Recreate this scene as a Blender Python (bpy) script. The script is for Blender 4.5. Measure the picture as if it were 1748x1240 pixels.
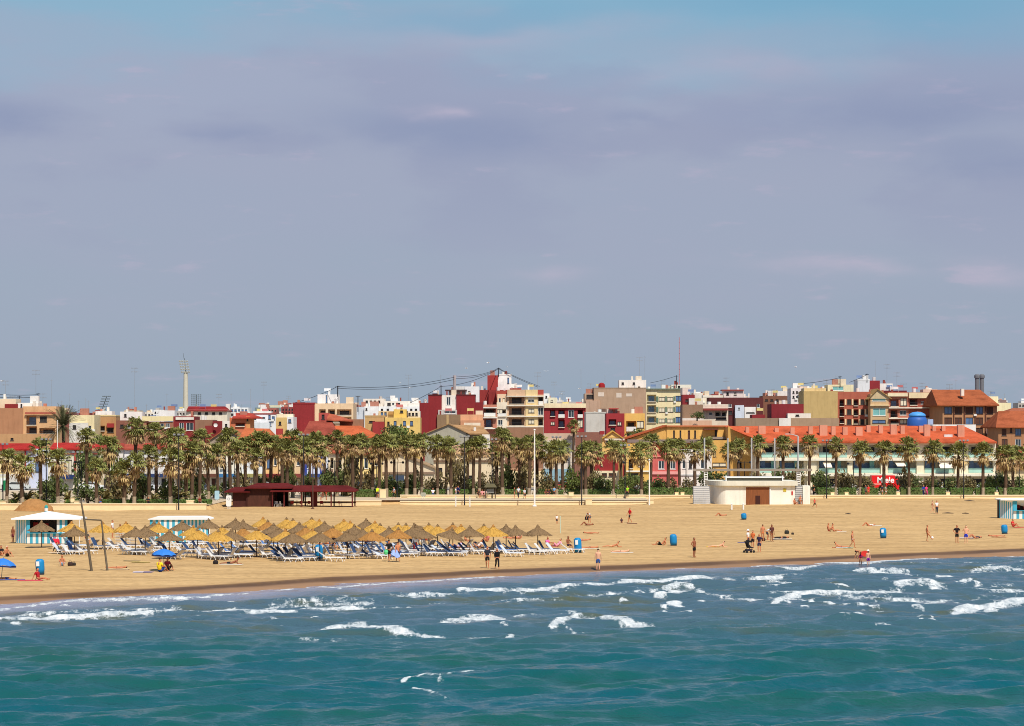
import bpy, math, random
import numpy as np
from mathutils import Vector, Matrix
R = math.radians
rnd = random.Random(7)
for o in list(bpy.data.objects): bpy.data.objects.remove(o)
scene = bpy.context.scene
COL = scene.collection

# ---------------------------------------------------------------- camera, sky, sun, exposure
F = 4370.0          # focal length in photo pixels (photo is 1748 px wide)
CH = 11.0           # camera height above the dry sand
HY = 735.0          # photo row of the horizon
cam = bpy.data.objects.new('camera', bpy.data.cameras.new('camera'))
COL.objects.link(cam)
cam.location = (0, 0, CH); cam.rotation_euler = (R(90), 0, 0)
cam.data.sensor_width = 36.0; cam.data.lens = 36.0 * F / 1748.0
cam.data.shift_y = (HY - 620.0) / 1748.0
cam.data.clip_start = 1.0; cam.data.clip_end = 20000
scene.camera = cam
scene.view_settings.view_transform = 'Standard'; scene.view_settings.look = 'None'
scene.view_settings.exposure = 0.0; scene.view_settings.gamma = 1.0
scene.view_settings.use_curve_mapping = False
scene.cycles.filter_width = 1.0

SUND = Vector((0.27, -0.66, 1.0)).normalized()      # direction towards the sun
sun = bpy.data.objects.new('sun', bpy.data.lights.new('sun', 'SUN')); COL.objects.link(sun)
sun.data.energy = 4.6; sun.data.angle = R(0.55); sun.data.color = (1.0, 0.93, 0.82)
sun.rotation_euler = SUND.to_track_quat('Z', 'Y').to_euler(); sun.location = (0, 0, 300)

world = bpy.data.worlds.new('World'); scene.world = world; world.use_nodes = True
wn, wl = world.node_tree.nodes, world.node_tree.links
wn.clear()
def wnode(t, **k):
    n = wn.new(t)
    for a, b in k.items(): setattr(n, a, b)
    return n
out = wnode('ShaderNodeOutputWorld'); bg = wnode('ShaderNodeBackground'); bg.inputs[1].default_value = 0.1
sky = wnode('ShaderNodeTexSky', sky_type='NISHITA', sun_disc=False)
sky.sun_elevation = math.asin(SUND.z); sky.sun_rotation = math.atan2(SUND.x, SUND.y)
tc = wnode('ShaderNodeTexCoord'); sep = wnode('ShaderNodeSeparateXYZ'); wl.new(tc.outputs['Generated'], sep.inputs[0])
def wramp(src, pts, interp='EASE'):
    r = wnode('ShaderNodeValToRGB'); r.color_ramp.interpolation = interp
    e = r.color_ramp.elements
    while len(e) < len(pts): e.new(0.5)
    for q, (p, c) in zip(e, pts): q.position = p; q.color = (*c, 1) if len(c) == 3 else c
    wl.new(src, r.inputs[0]); return r
def S(*c):   # sRGB 0..255 to linear
    return tuple(((v/255)/12.92 if v <= 10 else (((v/255)+0.055)/1.055)**2.4) for v in c)
def noise(vec, scale, detail, rough, mscale, loc=(0,0,0)):
    m = wnode('ShaderNodeMapping'); m.inputs['Scale'].default_value = mscale; m.inputs['Location'].default_value = loc
    wl.new(vec, m.inputs[0]); n = wnode('ShaderNodeTexNoise')
    n.inputs['Scale'].default_value = scale; n.inputs['Detail'].default_value = detail; n.inputs['Roughness'].default_value = rough
    wl.new(m.outputs[0], n.inputs['Vector']); return n.outputs['Fac']
def wmath(op, a, b=0.0, clamp=False):
    n = wnode('ShaderNodeMath', operation=op, use_clamp=clamp)
    for i, v in enumerate((a, b)):
        if isinstance(v, (int, float)): n.inputs[i].default_value = v
        else: wl.new(v, n.inputs[i])
    return n.outputs[0]
def wmix(f, a, b):
    n = wnode('ShaderNodeMix', data_type='RGBA')
    if isinstance(f, (int, float)): n.inputs[0].default_value = f
    else: wl.new(f, n.inputs[0])
    for i, v in ((6, a), (7, b)):
        if isinstance(v, tuple): n.inputs[i].default_value = (*v, 1)
        else: wl.new(v, n.inputs[i])
    return n.outputs[2]
# thin cloud deck: its own radiance by elevation, broken up by noise
k10 = lambda *c: tuple(v * 10 for v in S(*c))
warp = noise(tc.outputs['Generated'], 9, 5, 0.55, (1, 1, 3.5))
zz = wmath('ADD', sep.outputs['Z'], wmath('MULTIPLY', wmath('SUBTRACT', warp, 0.5), 0.075))
zz5 = wmath('MULTIPLY', zz, 4.0)      # 0.25 of z -> 1
rgb = wramp(zz5, [(0.0, S(150,168,188)), (0.16, S(154,167,189)), (0.32, S(158,166,190)), (0.44, S(160,166,190)),
                  (0.53, S(162,169,193)), (0.60, S(153,174,198)), (0.68, S(140,178,203)), (1.0, S(112,152,192))])
clouds = noise(tc.outputs['Generated'], 9, 7, 0.52, (1, 1, 2.9), (3.6, 0.4, 1.2))
cl = wramp(clouds, [(0.0, (0,0,0)), (0.47, (0,0,0)), (0.60, (1,1,1))])
band = wramp(sep.outputs['Z'], [(0.0, (0,0,0)), (0.055, (.12,.12,.12)), (0.10, (.8,.8,.8)), (0.135, (.8,.8,.8)), (0.16, (.1,.1,.1)), (1.0, (0,0,0))])
f1 = wmath('MULTIPLY', wmath('MULTIPLY', cl.outputs[0], band.outputs[0]), 0.46)
c1 = wmix(f1, rgb.outputs[0], S(142,147,180))
wisp = noise(tc.outputs['Generated'], 30, 7, 0.6, (1, 1, 4.5), (7.1, 2.2, 0.3))
wi = wramp(wisp, [(0.0, (0,0,0)), (0.58, (0,0,0)), (0.74, (1,1,1))])
f2 = wmath('MULTIPLY', wi.outputs[0], 0.42)
c2 = wmix(f2, c1, S(188,176,200))
sxz = wmath('ADD', sep.outputs['X'], wmath('MULTIPLY', wmath('SUBTRACT', warp, 0.5), 0.10))
zw = wmath('ADD', sep.outputs['Z'], wmath('MULTIPLY', wmath('SUBTRACT', clouds, 0.5), 0.035))
def spots(L):     # separate cloud banks at their bearing and elevation
    tot = None
    for px, py, wx, wz, a in L:
        dx = wmath('DIVIDE', wmath('SUBTRACT', sxz, (px-874)/4370.0), wx/4370.0); dz = wmath('DIVIDE', wmath('SUBTRACT', zw, (735-py)/4370.0), wz/4370.0)
        g = wmath('MULTIPLY', wmath('EXPONENT', wmath('MULTIPLY', wmath('ADD', wmath('POWER', wmath('ABSOLUTE', dx, 0), 2.0), wmath('POWER', wmath('ABSOLUTE', dz, 0), 2.0)), -1.0), 0), a)
        tot = g if tot is None else wmath('MAXIMUM', tot, g)
    return wmath('MULTIPLY', tot, wmath('GREATER_THAN', sep.outputs['Y'], 0.2))
dk = wmath('MULTIPLY', spots([(10,205,110,32,.8),(740,215,210,36,.8),(405,224,48,12,.6),(1540,205,250,62,.75),(1660,275,150,30,.7),(1095,197,50,11,.5)]), wmath('ADD', 0.35, clouds), True)
c2 = wmix(dk, c2, S(136,146,180))
c2 = wmix(spots([(1480,8,480,75,.75),(860,34,300,26,.5),(420,-10,300,40,.4)]), c2, S(112,168,200))
br = wmath('MULTIPLY', spots([(725,182,52,12,.8),(955,482,62,15,.45),(1400,462,110,14,.5),(1670,450,90,20,.5),(1300,130,200,16,.3),(860,70,260,18,.3)]), wmath('MULTIPLY', wisp, 1.7), True)
c2 = wmix(br, c2, S(190,180,202))
sc10 = wnode('ShaderNodeVectorMath', operation='SCALE'); sc10.inputs['Scale'].default_value = 10.0
wl.new(c2, sc10.inputs[0])
cover = wramp(sep.outputs['Z'], [(0.0, (.9,.9,.9)), (0.2, (.88,.88,.88)), (0.5, (.35,.35,.35)), (1.0, (.2,.2,.2))])
fin = wmix(cover.outputs[0], sky.outputs[0], sc10.outputs[0])
wl.new(fin, bg.inputs[0]); wl.new(bg.outputs[0], out.inputs[0])

# ---------------------------------------------------------------- helpers
def P(px, py, Y):      # photo pixel at distance Y -> x, z
    return (px - 874.0) / F * Y, CH - (py - HY) / F * Y
def GY(py, z=0.0):     # distance of a point at height z seen at row py
    return F * (CH - z) / (py - HY)
ORD1 = 'zeroth first second third fourth fifth sixth seventh eighth ninth tenth eleventh twelfth thirteenth fourteenth fifteenth sixteenth seventeenth eighteenth nineteenth'.split()
def nth(n):
    if n < 20: return ORD1[n]
    t = {2:'twent',3:'thirt',4:'fort',5:'fift',6:'sixt',7:'sevent',8:'eight',9:'ninet'}[n // 10]
    return t + 'ieth' if n % 10 == 0 else t + 'y-' + ORD1[n % 10]

MATS = {}
def mat(name, col, rough=0.8, var=0.12, scale=0.6, metal=0.0, bump=0.0, bscale=8.0, spec=0.3, stretch=(1,1,1)):
    if name in MATS: return MATS[name]
    m = bpy.data.materials.new(name); m.use_nodes = True; MATS[name] = m
    n, l = m.node_tree.nodes, m.node_tree.links
    b = n['Principled BSDF']; b.inputs['Roughness'].default_value = rough; b.inputs['Metallic'].default_value = metal
    b.inputs['Specular IOR Level'].default_value = spec
    tcn = n.new('ShaderNodeTexCoord'); mp = n.new('ShaderNodeMapping'); mp.inputs['Scale'].default_value = stretch
    l.new(tcn.outputs['Object'], mp.inputs[0])
    nz = n.new('ShaderNodeTexNoise'); nz.inputs['Scale'].default_value = scale; nz.inputs['Detail'].default_value = 6
    nz.inputs['Roughness'].default_value = 0.65
    l.new(mp.outputs[0], nz.inputs['Vector'])
    rp = n.new('ShaderNodeValToRGB'); e = rp.color_ramp.elements
    e[0].position = 0.25; e[1].position = 0.75
    e[0].color = (*[c * (1 - var) for c in col], 1); e[1].color = (*[min(1, c * (1 + var)) for c in col], 1)
    l.new(nz.outputs['Fac'], rp.inputs[0]); l.new(rp.outputs[0], b.inputs['Base Color'])
    if bump:
        n2 = n.new('ShaderNodeTexNoise'); n2.inputs['Scale'].default_value = bscale; n2.inputs['Detail'].default_value = 4
        l.new(mp.outputs[0], n2.inputs['Vector'])
        bp = n.new('ShaderNodeBump'); bp.inputs['Strength'].default_value = bump; bp.inputs['Distance'].default_value = 0.05
        l.new(n2.outputs['Fac'], bp.inputs['Height']); l.new(bp.outputs[0], b.inputs['Normal'])
    return m
def plaster(rgb):
    """weathered painted wall: base colour plus rain streaks and blotches"""
    nm = 'plaster_%d_%d_%d' % rgb
    if nm in MATS: return MATS[nm]
    g_ = sum(S(*rgb))/3; col = tuple((c*0.80+g_*0.20)*0.90 for c in S(*rgb)); m = mat(nm, col, 0.9, 0.13, 0.35)
    n, l = m.node_tree.nodes, m.node_tree.links; b = n['Principled BSDF']
    src = b.inputs['Base Color'].links[0].from_socket
    mp = n.new('ShaderNodeMapping'); mp.inputs['Scale'].default_value = (1.6, 1.6, 0.22)
    l.new([q for q in n if q.type == 'TEX_COORD'][0].outputs['Object'], mp.inputs[0])
    nz = n.new('ShaderNodeTexNoise'); nz.inputs['Scale'].default_value = 1.0; nz.inputs['Detail'].default_value = 5
    l.new(mp.outputs[0], nz.inputs['Vector'])
    rp = n.new('ShaderNodeValToRGB'); e = rp.color_ramp.elements
    e[0].position = 0.50; e[0].color = (1, 1, 1, 1); e[1].position = 0.72; e[1].color = (0.84, 0.81, 0.78, 1)
    l.new(nz.outputs['Fac'], rp.inputs[0])
    mx = n.new('ShaderNodeMix'); mx.data_type = 'RGBA'; mx.blend_type = 'MULTIPLY'; mx.inputs[0].default_value = 0.8
    l.new(src, mx.inputs[6]); l.new(rp.outputs[0], mx.inputs[7]); l.new(mx.outputs[2], b.inputs['Base Color'])
    return m
def tiles(rgb):
    """roof tiles: rows of colour-varied tiles"""
    nm = 'tiles_%d_%d_%d' % rgb
    if nm in MATS: return MATS[nm]
    g_ = sum(S(*rgb))/3; m = mat(nm, tuple((c*.88+g_*.12)*w_ for c, w_ in zip(S(*rgb), (.78,.86,.78))), 0.9, 0.22, 2.2, spec=.1)
    n, l = m.node_tree.nodes, m.node_tree.links; b = n['Principled BSDF']
    src = b.inputs['Base Color'].links[0].from_socket
    tcn = [q for q in n if q.type == 'TEX_COORD'][0]
    w = n.new('ShaderNodeTexWave'); w.inputs['Scale'].default_value = 2.2; w.inputs['Distortion'].default_value = 0.4
    w.bands_direction = 'X'; l.new(tcn.outputs['Object'], w.inputs[0])
    bp = n.new('ShaderNodeBump'); bp.inputs['Strength'].default_value = 0.35; bp.inputs['Distance'].default_value = 0.05
    l.new(w.outputs['Fac'], bp.inputs['Height']); l.new(bp.outputs[0], b.inputs['Normal'])
    nz = n.new('ShaderNodeTexNoise'); nz.inputs['Scale'].default_value = 0.4; nz.inputs['Detail'].default_value = 6
    l.new(tcn.outputs['Object'], nz.inputs['Vector'])
    rp = n.new('ShaderNodeValToRGB'); e = rp.color_ramp.elements
    e[0].position = 0.45; e[0].color = (1, 1, 1, 1); e[1].position = 0.75; e[1].color = (0.62, 0.6, 0.58, 1)
    l.new(nz.outputs['Fac'], rp.inputs[0])
    mx = n.new('ShaderNodeMix'); mx.data_type = 'RGBA'; mx.blend_type = 'MULTIPLY'; mx.inputs[0].default_value = 1
    l.new(src, mx.inputs[6]); l.new(rp.outputs[0], mx.inputs[7]); l.new(mx.outputs[2], b.inputs['Base Color'])
    return m

class MB:
    def __init__(s): s.v = []; s.f = []
    def box(s, x0, x1, y0, y1, z0, z1, bottom=True):
        b = len(s.v)
        s.v += [(x0,y0,z0),(x1,y0,z0),(x1,y1,z0),(x0,y1,z0),(x0,y0,z1),(x1,y0,z1),(x1,y1,z1),(x0,y1,z1)]
        fs = [(0,1,5,4),(1,2,6,5),(2,3,7,6),(3,0,4,7),(4,5,6,7)]
        if bottom: fs.append((3,2,1,0))
        s.f += [tuple(b+i for i in f) for f in fs]; return s
    def poly(s, pts):
        b = len(s.v); s.v += [tuple(p) for p in pts]; s.f.append(tuple(range(b, b+len(pts)))); return s
    def tube(s, pts, rads, n=8, cap=True):
        pts = [Vector(p) for p in pts]
        if isinstance(rads, (int, float)): rads = [rads]*len(pts)
        b = len(s.v)
        for i, p in enumerate(pts):
            d = (pts[min(i+1, len(pts)-1)] - pts[max(i-1, 0)])
            d = d.normalized() if d.length > 1e-9 else Vector((0,0,1))
            a = d.cross(Vector((0,1,0)) if abs(d.y) < .9 else Vector((1,0,0))).normalized(); c = d.cross(a)
            for k in range(n):
                t = 2*math.pi*k/n; q = p + (a*math.cos(t) + c*math.sin(t))*rads[i]; s.v.append(tuple(q))
        for i in range(len(pts)-1):
            for k in range(n):
                k2 = (k+1) % n
                s.f.append((b+i*n+k, b+i*n+k2, b+(i+1)*n+k2, b+(i+1)*n+k))
        if cap:
            s.f.append(tuple(b+k for k in range(n))[::-1]); s.f.append(tuple(b+(len(pts)-1)*n+k for k in range(n)))
        return s
    def lathe(s, prof, n=16, c=(0,0,0), jit=None):
        b = len(s.v)
        for i, (r, z) in enumerate(prof):
            for k in range(n):
                t = 2*math.pi*k/n; j = jit(i, k) if jit else (0, 0)
                s.v.append((c[0]+(r+j[0])*math.cos(t), c[1]+(r+j[0])*math.sin(t), c[2]+z+j[1]))
        for i in range(len(prof)-1):
            for k in range(n):
                k2 = (k+1) % n; s.f.append((b+i*n+k, b+i*n+k2, b+(i+1)*n+k2, b+(i+1)*n+k))
        return s
    def prism(s, poly, y0, y1):       # poly of (x, z), extruded along y
        n = len(poly); b = len(s.v)
        s.v += [(x, y0, z) for x, z in poly] + [(x, y1, z) for x, z in poly]
        s.f.append(tuple(b+i for i in range(n))); s.f.append(tuple(b+n+i for i in range(n))[::-1])
        for i in range(n):
            j = (i+1) % n; s.f.append((b+j, b+i, b+n+i, b+n+j))
        return s
    def build(s, name, m, parent=None, origin=(0,0,0), loc=None, smooth=False):
        me = bpy.data.meshes.new(name)
        ox, oy, oz = origin
        me.from_pydata([(x-ox, y-oy, z-oz) for x, y, z in s.v], [], s.f); me.update()
        if smooth: me.polygons.foreach_set('use_smooth', [True]*len(me.polygons))
        me.materials.append(m)
        return link(name, me, parent, loc if loc is not None else ((0,0,0) if parent else origin))
def link(name, me, parent=None, loc=(0,0,0)):
    o = bpy.data.objects.new(name, me); COL.objects.link(o)
    if parent: o.parent = parent
    o.location = loc; return o
def tag(o, label=None, cat=None, group=None, kind=None):
    if label: o['label'] = label
    if cat: o['category'] = cat
    if group: o['group'] = group
    if kind: o['kind'] = kind
    return o
def empty(name, loc, label, cat, group=None, rz=0):
    o = bpy.data.objects.new(name, None); COL.objects.link(o); o.location = loc; o.rotation_euler = (0, 0, rz)
    o.empty_display_size = 0.3
    return tag(o, label, cat, group)
def copy_tree(o, parent=None):
    c = o.copy(); COL.objects.link(c); c.parent = parent
    if parent: c.matrix_parent_inverse = o.matrix_parent_inverse.copy()
    for ch in o.children: copy_tree(ch, c)
    return c
def setmat(o, m):
    o.material_slots[0].link = 'OBJECT'; o.material_slots[0].material = m

# ---------------------------------------------------------------- shore line
def curve(pts, z):
    a = np.array(pts, float); Y = F*(CH - z)/(a[:, 1]-HY); X = (a[:, 0]-874)/F*Y
    i = np.argsort(X); return X[i], Y[i]
SX, SY = curve([(-60,1024),(0,1019),(140,1012),(310,1003),(440,995),(560,986),(690,981),(850,973),(1000,968),(1080,965),(1200,960),(1330,955),(1500,947),(1650,941),(1748,937),(1800,935)], 0)
WX, WY = curve([(-60,1036),(0,1030),(120,1019),(250,1009),(340,1006),(440,1007),(520,999),(600,994),(640,996),(760,987),(850,982),(960,976),(1080,971),(1200,968),(1330,962),(1420,958),(1480,957),(1550,949),(1650,946),(1748,943),(1800,941)], -0.25)
def ext(X, Y, x):
    y = np.interp(x, X, Y)
    s0 = (Y[-1]-Y[0])/(X[-1]-X[0])
    y = np.where(x > X[-1], Y[-1] + s0*np.minimum(x-X[-1], 140), y)
    return np.where(x < X[0], Y[0] + s0*np.maximum(x-X[0], -140), y)
SEA = -0.30
def vnoise(x, y, seed=0):
    """smooth value noise on arrays"""
    xi, yi = np.floor(x), np.floor(y); xf, yf = x-xi, y-yi
    def h(a, b):
        v = np.sin(a*127.1 + b*311.7 + seed*74.7)*43758.5453; return v - np.floor(v)
    u, w = xf*xf*(3-2*xf), yf*yf*(3-2*yf)
    return (h(xi,yi)*(1-u)+h(xi+1,yi)*u)*(1-w) + (h(xi,yi+1)*(1-u)+h(xi+1,yi+1)*u)*w
def fbm(x, y, o=4, seed=0):
    t = 0; a = 0.5
    for i in range(o): t = t + a*vnoise(x*2**i, y*2**i, seed+i); a *= 0.5
    return t
def axis(core0, core1, step, lo, hi, g=1.25):
    a = list(np.arange(core0, core1+1e-6, step)); d = step; v = a[0]; L = []
    while v > lo: d *= g; v -= d; L.append(max(v, lo))
    d = step; v = a[-1]; H = []
    while v < hi: d *= g; v += d; H.append(min(v, hi))
    return np.array(L[::-1] + a + H)
def grid_mesh(name, X, Y, Z, attrs, m, kind='structure', smooth=True):
    ny, nx = X.shape
    me = bpy.data.meshes.new(name)
    co = np.stack([X, Y, Z], -1).reshape(-1, 3).astype(np.float32)
    idx = np.arange(nx*ny).reshape(ny, nx)
    q = np.stack([idx[:-1,:-1], idx[:-1,1:], idx[1:,1:], idx[1:,:-1]], -1).reshape(-1, 4).astype(np.int32)
    me.vertices.add(len(co)); me.vertices.foreach_set('co', co.ravel())
    me.loops.add(q.size); me.loops.foreach_set('vertex_index', q.ravel())
    me.polygons.add(len(q)); me.polygons.foreach_set('loop_start', np.arange(0, q.size, 4, dtype=np.int32))
    me.update(calc_edges=True)
    me.polygons.foreach_set('use_smooth', np.full(len(q), smooth))
    for k, v in attrs.items():
        a = me.attributes.new(k, 'FLOAT', 'POINT'); a.data.foreach_set('value', v.reshape(-1).astype(np.float32))
    me.materials.append(m)
    return tag(link(name, me), kind=kind)

# promenade wall line (world x breaks)
XA = (358-874)/F*355; XB = (598-874)/F*378; XC = (1110-874)/F*378
def wallY(x):
    return np.where(x < XA, 353.5, np.where(x < XB, 375.0, np.where(x < XC, 378.5, 403.5)))

# ---------------------------------------------------------------- sand
def sand_mat():
    m = bpy.data.materials.new('sand'); m.use_nodes = True
    n, l = m.node_tree.nodes, m.node_tree.links; b = n['Principled BSDF']
    tcn = n.new('ShaderNodeTexCoord')
    def nz(scale, det, st=(1,1,1)):
        mp = n.new('ShaderNodeMapping'); mp.inputs['Scale'].default_value = st; l.new(tcn.outputs['Object'], mp.inputs[0])
        q = n.new('ShaderNodeTexNoise'); q.inputs['Scale'].default_value = scale; q.inputs['Detail'].default_value = det
        q.inputs['Roughness'].default_value = 0.62; l.new(mp.outputs[0], q.inputs['Vector']); return q.outputs['Fac']
    def ramp(s, a, ca, bb, cb):
        r = n.new('ShaderNodeValToRGB'); e = r.color_ramp.elements
        e[0].position = a; e[0].color = (*ca, 1); e[1].position = bb; e[1].color = (*cb, 1); l.new(s, r.inputs[0]); return r.outputs[0]
    def mix(f, a, c, bt='MIX'):
        q = n.new('ShaderNodeMix'); q.data_type = 'RGBA'; q.blend_type = bt
        if isinstance(f, float): q.inputs[0].default_value = f
        else: l.new(f, q.inputs[0])
        for i, v in ((6, a), (7, c)):
            if isinstance(v, tuple): q.inputs[i].default_value = (*v, 1)
            else: l.new(v, q.inputs[i])
        return q.outputs[2]
    dry = ramp(nz(0.05, 8, (1,0.6,1)), 0.3, (0.55,0.355,0.155), 0.7, (0.64,0.425,0.195))
    trk = ramp(nz(0.5, 7, (0.12,1.0,1)), 0.40, (0.66,0.62,0.58), 0.54, (1,1,1))
    c = mix(0.6, dry, trk, 'MULTIPLY')
    foot = ramp(nz(2.2, 4, (0.6,0.8,1)), 0.38, (0.62,0.59,0.56), 0.52, (1,1,1))
    c = mix(0.6, c, foot, 'MULTIPLY')
    aw = n.new('ShaderNodeAttribute'); aw.attribute_name = 'wet'
    c = mix(aw.outputs['Fac'], c, ramp(nz(0.4, 6, (0.5,1,1)), 0.3, (0.30,0.155,0.065), 0.7, (0.40,0.22,0.10)))
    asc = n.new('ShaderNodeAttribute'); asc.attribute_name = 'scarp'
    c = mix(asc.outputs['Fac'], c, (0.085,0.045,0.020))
    l.new(c, b.inputs['Base Color'])
    rr = n.new('ShaderNodeMapRange'); rr.inputs['To Min'].default_value = 0.95; rr.inputs['To Max'].default_value = 0.5
    l.new(aw.outputs['Fac'], rr.inputs[0]); l.new(rr.outputs[0], b.inputs['Roughness'])
    b.inputs['Specular IOR Level'].default_value = 0.2
    bp = n.new('ShaderNodeBump'); bp.inputs['Strength'].default_value = 0.5; bp.inputs['Distance'].default_value = 0.12
    l.new(nz(1.6, 6, (0.7,1,1)), bp.inputs['Height']); l.new(bp.outputs[0], b.inputs['Normal'])
    return m
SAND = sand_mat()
xs = axis(-75, 90, 0.5, -4000, 4000, 1.3); ys = axis(158, 422, 0.45, -900, 9000, 1.3)
X, Y = np.meshgrid(xs, ys)
d = (Y - ext(SX, SY, X)) * 0.76            # inland distance from the scarp
d = d + 0.5*(fbm(X*0.25, X*0+3.3, 3, 5)-0.45)
Z = np.zeros_like(X)
sea_side = d < 0
Z = np.where(d >= 0, 0.0, np.where(d > -0.5, d/0.5*0.17, -0.17 + (d+0.5)*0.045))
Z = np.maximum(Z, -4.0)
berm = np.clip(d/8, 0, 1)
Z += np.where(d > 0, (fbm(X*0.12, Y*0.12, 4, 1)-0.47)*0.30*berm + (fbm(X*0.7, Y*0.7, 2, 9)-0.37)*0.10*berm, 0)
wl_ = wallY(X)
rise = np.clip((Y-345)/45, 0, 1)*np.clip((X-XC+6)/10, 0, 1)*0.30
rise = rise*rise*(3-2*np.clip(rise, 0, 1))/3*3 if False else rise
Z += rise
Z = np.where(d < -0.6, Z + (fbm(X*0.22, Y*0.22, 3, 15)-0.45)*0.22, Z)
Z = np.where(Y > wl_+0.55, 0.66, Z)
wet = np.clip(1.0 - np.clip((d-0.2)/5.0, 0, 1)**0.7, 0, 1)*0.75; wet = np.where(d < 0.1, 1.0, wet*0.62)
wet = np.clip(wet + (fbm(X*0.2, Y*0.5, 3, 3)-0.45)*0.3*(wet > 0.02)*(wet < .99), 0, 1)
wet = np.where(Y > 345, 0, wet)
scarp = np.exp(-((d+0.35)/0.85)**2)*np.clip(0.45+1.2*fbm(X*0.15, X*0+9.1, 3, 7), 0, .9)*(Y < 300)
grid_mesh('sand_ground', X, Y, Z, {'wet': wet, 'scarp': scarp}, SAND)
def GZ(x, y):
    """sand height under a point"""
    i = min(max(int(np.searchsorted(ys, y)), 1), len(ys)-1); j = min(max(int(np.searchsorted(xs, x)), 1), len(xs)-1)
    return float(max(Z[i,j], Z[i-1,j], Z[i,j-1], Z[i-1,j-1]))-0.01
def G(px, py):         # a spot on the sand seen at a photo pixel
    Yg = GY(py); x = (px-874)/F*Yg
    return x, Yg, GZ(x, Yg)

# ---------------------------------------------------------------- sea
def sea_mat():
    m = bpy.data.materials.new('sea_water'); m.use_nodes = True
    n, l = m.node_tree.nodes, m.node_tree.links; b = n['Principled BSDF']; outn = n['Material Output']
    tcn = n.new('ShaderNodeTexCoord')
    def nz(scale, det, st=(1,1,1), rough=0.6):
        mp = n.new('ShaderNodeMapping'); mp.inputs['Scale'].default_value = st; mp.inputs['Rotation'].default_value = (0,0,R(-12)); l.new(tcn.outputs['Object'], mp.inputs[0])
        q = n.new('ShaderNodeTexNoise'); q.inputs['Scale'].default_value = scale; q.inputs['Detail'].default_value = det
        q.inputs['Roughness'].default_value = rough; l.new(mp.outputs[0], q.inputs['Vector']); return q.outputs['Fac']
    def mth(op, a, c, clamp=False):
        q = n.new('ShaderNodeMath'); q.operation = op; q.use_clamp = clamp
        for i, v in enumerate((a, c)):
            if isinstance(v, (int, float)): q.inputs[i].default_value = v
            else: l.new(v, q.inputs[i])
        return q.outputs[0]
    def mix(f, a, c):
        q = n.new('ShaderNodeMix'); q.data_type = 'RGBA'; l.new(f, q.inputs[0])
        for i, v in ((6, a), (7, c)):
            if isinstance(v, tuple): q.inputs[i].default_value = (*v, 1)
            else: l.new(v, q.inputs[i])
        return q.outputs[2]
    ash = n.new('ShaderNodeAttribute'); ash.attribute_name = 'sky_shallow'
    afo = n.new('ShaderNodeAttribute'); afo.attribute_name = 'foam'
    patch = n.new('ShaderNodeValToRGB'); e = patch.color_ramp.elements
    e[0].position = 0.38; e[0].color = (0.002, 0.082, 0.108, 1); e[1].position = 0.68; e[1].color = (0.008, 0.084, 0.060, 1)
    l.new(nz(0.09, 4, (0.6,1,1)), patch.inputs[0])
    c = mix(ash.outputs['Fac'], patch.outputs[0], (0.056, 0.108, 0.140))  # blue of the reflected sky put into the base colour, far water and shallows
    brn = n.new('ShaderNodeValToRGB'); eb = brn.color_ramp.elements; eb[0].position = .52; eb[0].color = (0,0,0,1); eb[1].position = .66; eb[1].color = (1,1,1,1); l.new(nz(0.22, 4, (0.5,1.2,1)), brn.inputs[0])
    c = mix(mth('MULTIPLY', brn.outputs[0], mth('MULTIPLY', ash.outputs['Fac'], 0.9, True)), c, (0.085, 0.095, 0.045))
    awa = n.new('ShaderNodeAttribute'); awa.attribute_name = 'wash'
    c = mix(awa.outputs['Fac'], c, (0.36, 0.32, 0.40))  # pale aerated wash, with the sky's lavender reflection painted into its colour
    l.new(c, b.inputs['Base Color']); b.inputs['Roughness'].default_value = 0.10; b.inputs['IOR'].default_value = 1.34
    bp = n.new('ShaderNodeBump'); bp.inputs['Strength'].default_value = 1.0; bp.inputs['Distance'].default_value = 0.21
    l.new(mth('ADD', nz(0.9, 5, (0.8,1.0,1), .66), mth('MULTIPLY', nz(2.4, 4, (1.0,0.7,1)), .42)), bp.inputs['Height']); l.new(bp.outputs[0], b.inputs['Normal'])
    fo = n.new('ShaderNodeBsdfPrincipled'); fo.inputs['Base Color'].default_value = (0.66, 0.69, 0.71, 1); fo.inputs['Roughness'].default_value = 0.85
    fo.inputs['Specular IOR Level'].default_value = 0.1
    fr_ = n.new('ShaderNodeValToRGB'); ef = fr_.color_ramp.elements; ef[0].position = .35; ef[0].color = (.34,.40,.44,1); ef[1].position = .58; ef[1].color = (.70,.73,.74,1); l.new(nz(1.7, 6, (1.2,0.45,1), .75), fr_.inputs[0]); l.new(fr_.outputs[0], fo.inputs['Base Color'])
    b2 = n.new('ShaderNodeBump'); b2.inputs['Strength'].default_value = 1.0; b2.inputs['Distance'].default_value = 0.15
    l.new(nz(3.5, 4, (1,0.7,1)), b2.inputs['Height']); l.new(b2.outputs[0], fo.inputs['Normal'])
    lace = mth('ADD', mth('MULTIPLY', nz(2.0, 7, (1.0,0.5,1), 0.78), 3.6), -1.86)
    f = mth('MULTIPLY', mth('ADD', mth('SUBTRACT', mth('MULTIPLY', afo.outputs['Fac'], 1.25), 0.58), mth('MULTIPLY', lace, 1.0)), 2.4)
    f = mth('ADD', f, 0.10, True)
    f = mth('MULTIPLY', f, mth('MULTIPLY', mth('SUBTRACT', afo.outputs['Fac'], 0.12, True), 5.0, True))
    f = mth('MULTIPLY', f, 0.94)
    ms = n.new('ShaderNodeMixShader'); l.new(f, ms.inputs[0]); l.new(b.outputs[0], ms.inputs[1]); l.new(fo.outputs[0], ms.inputs[2])
    l.new(ms.outputs[0], outn.inputs[0])
    return m
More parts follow.
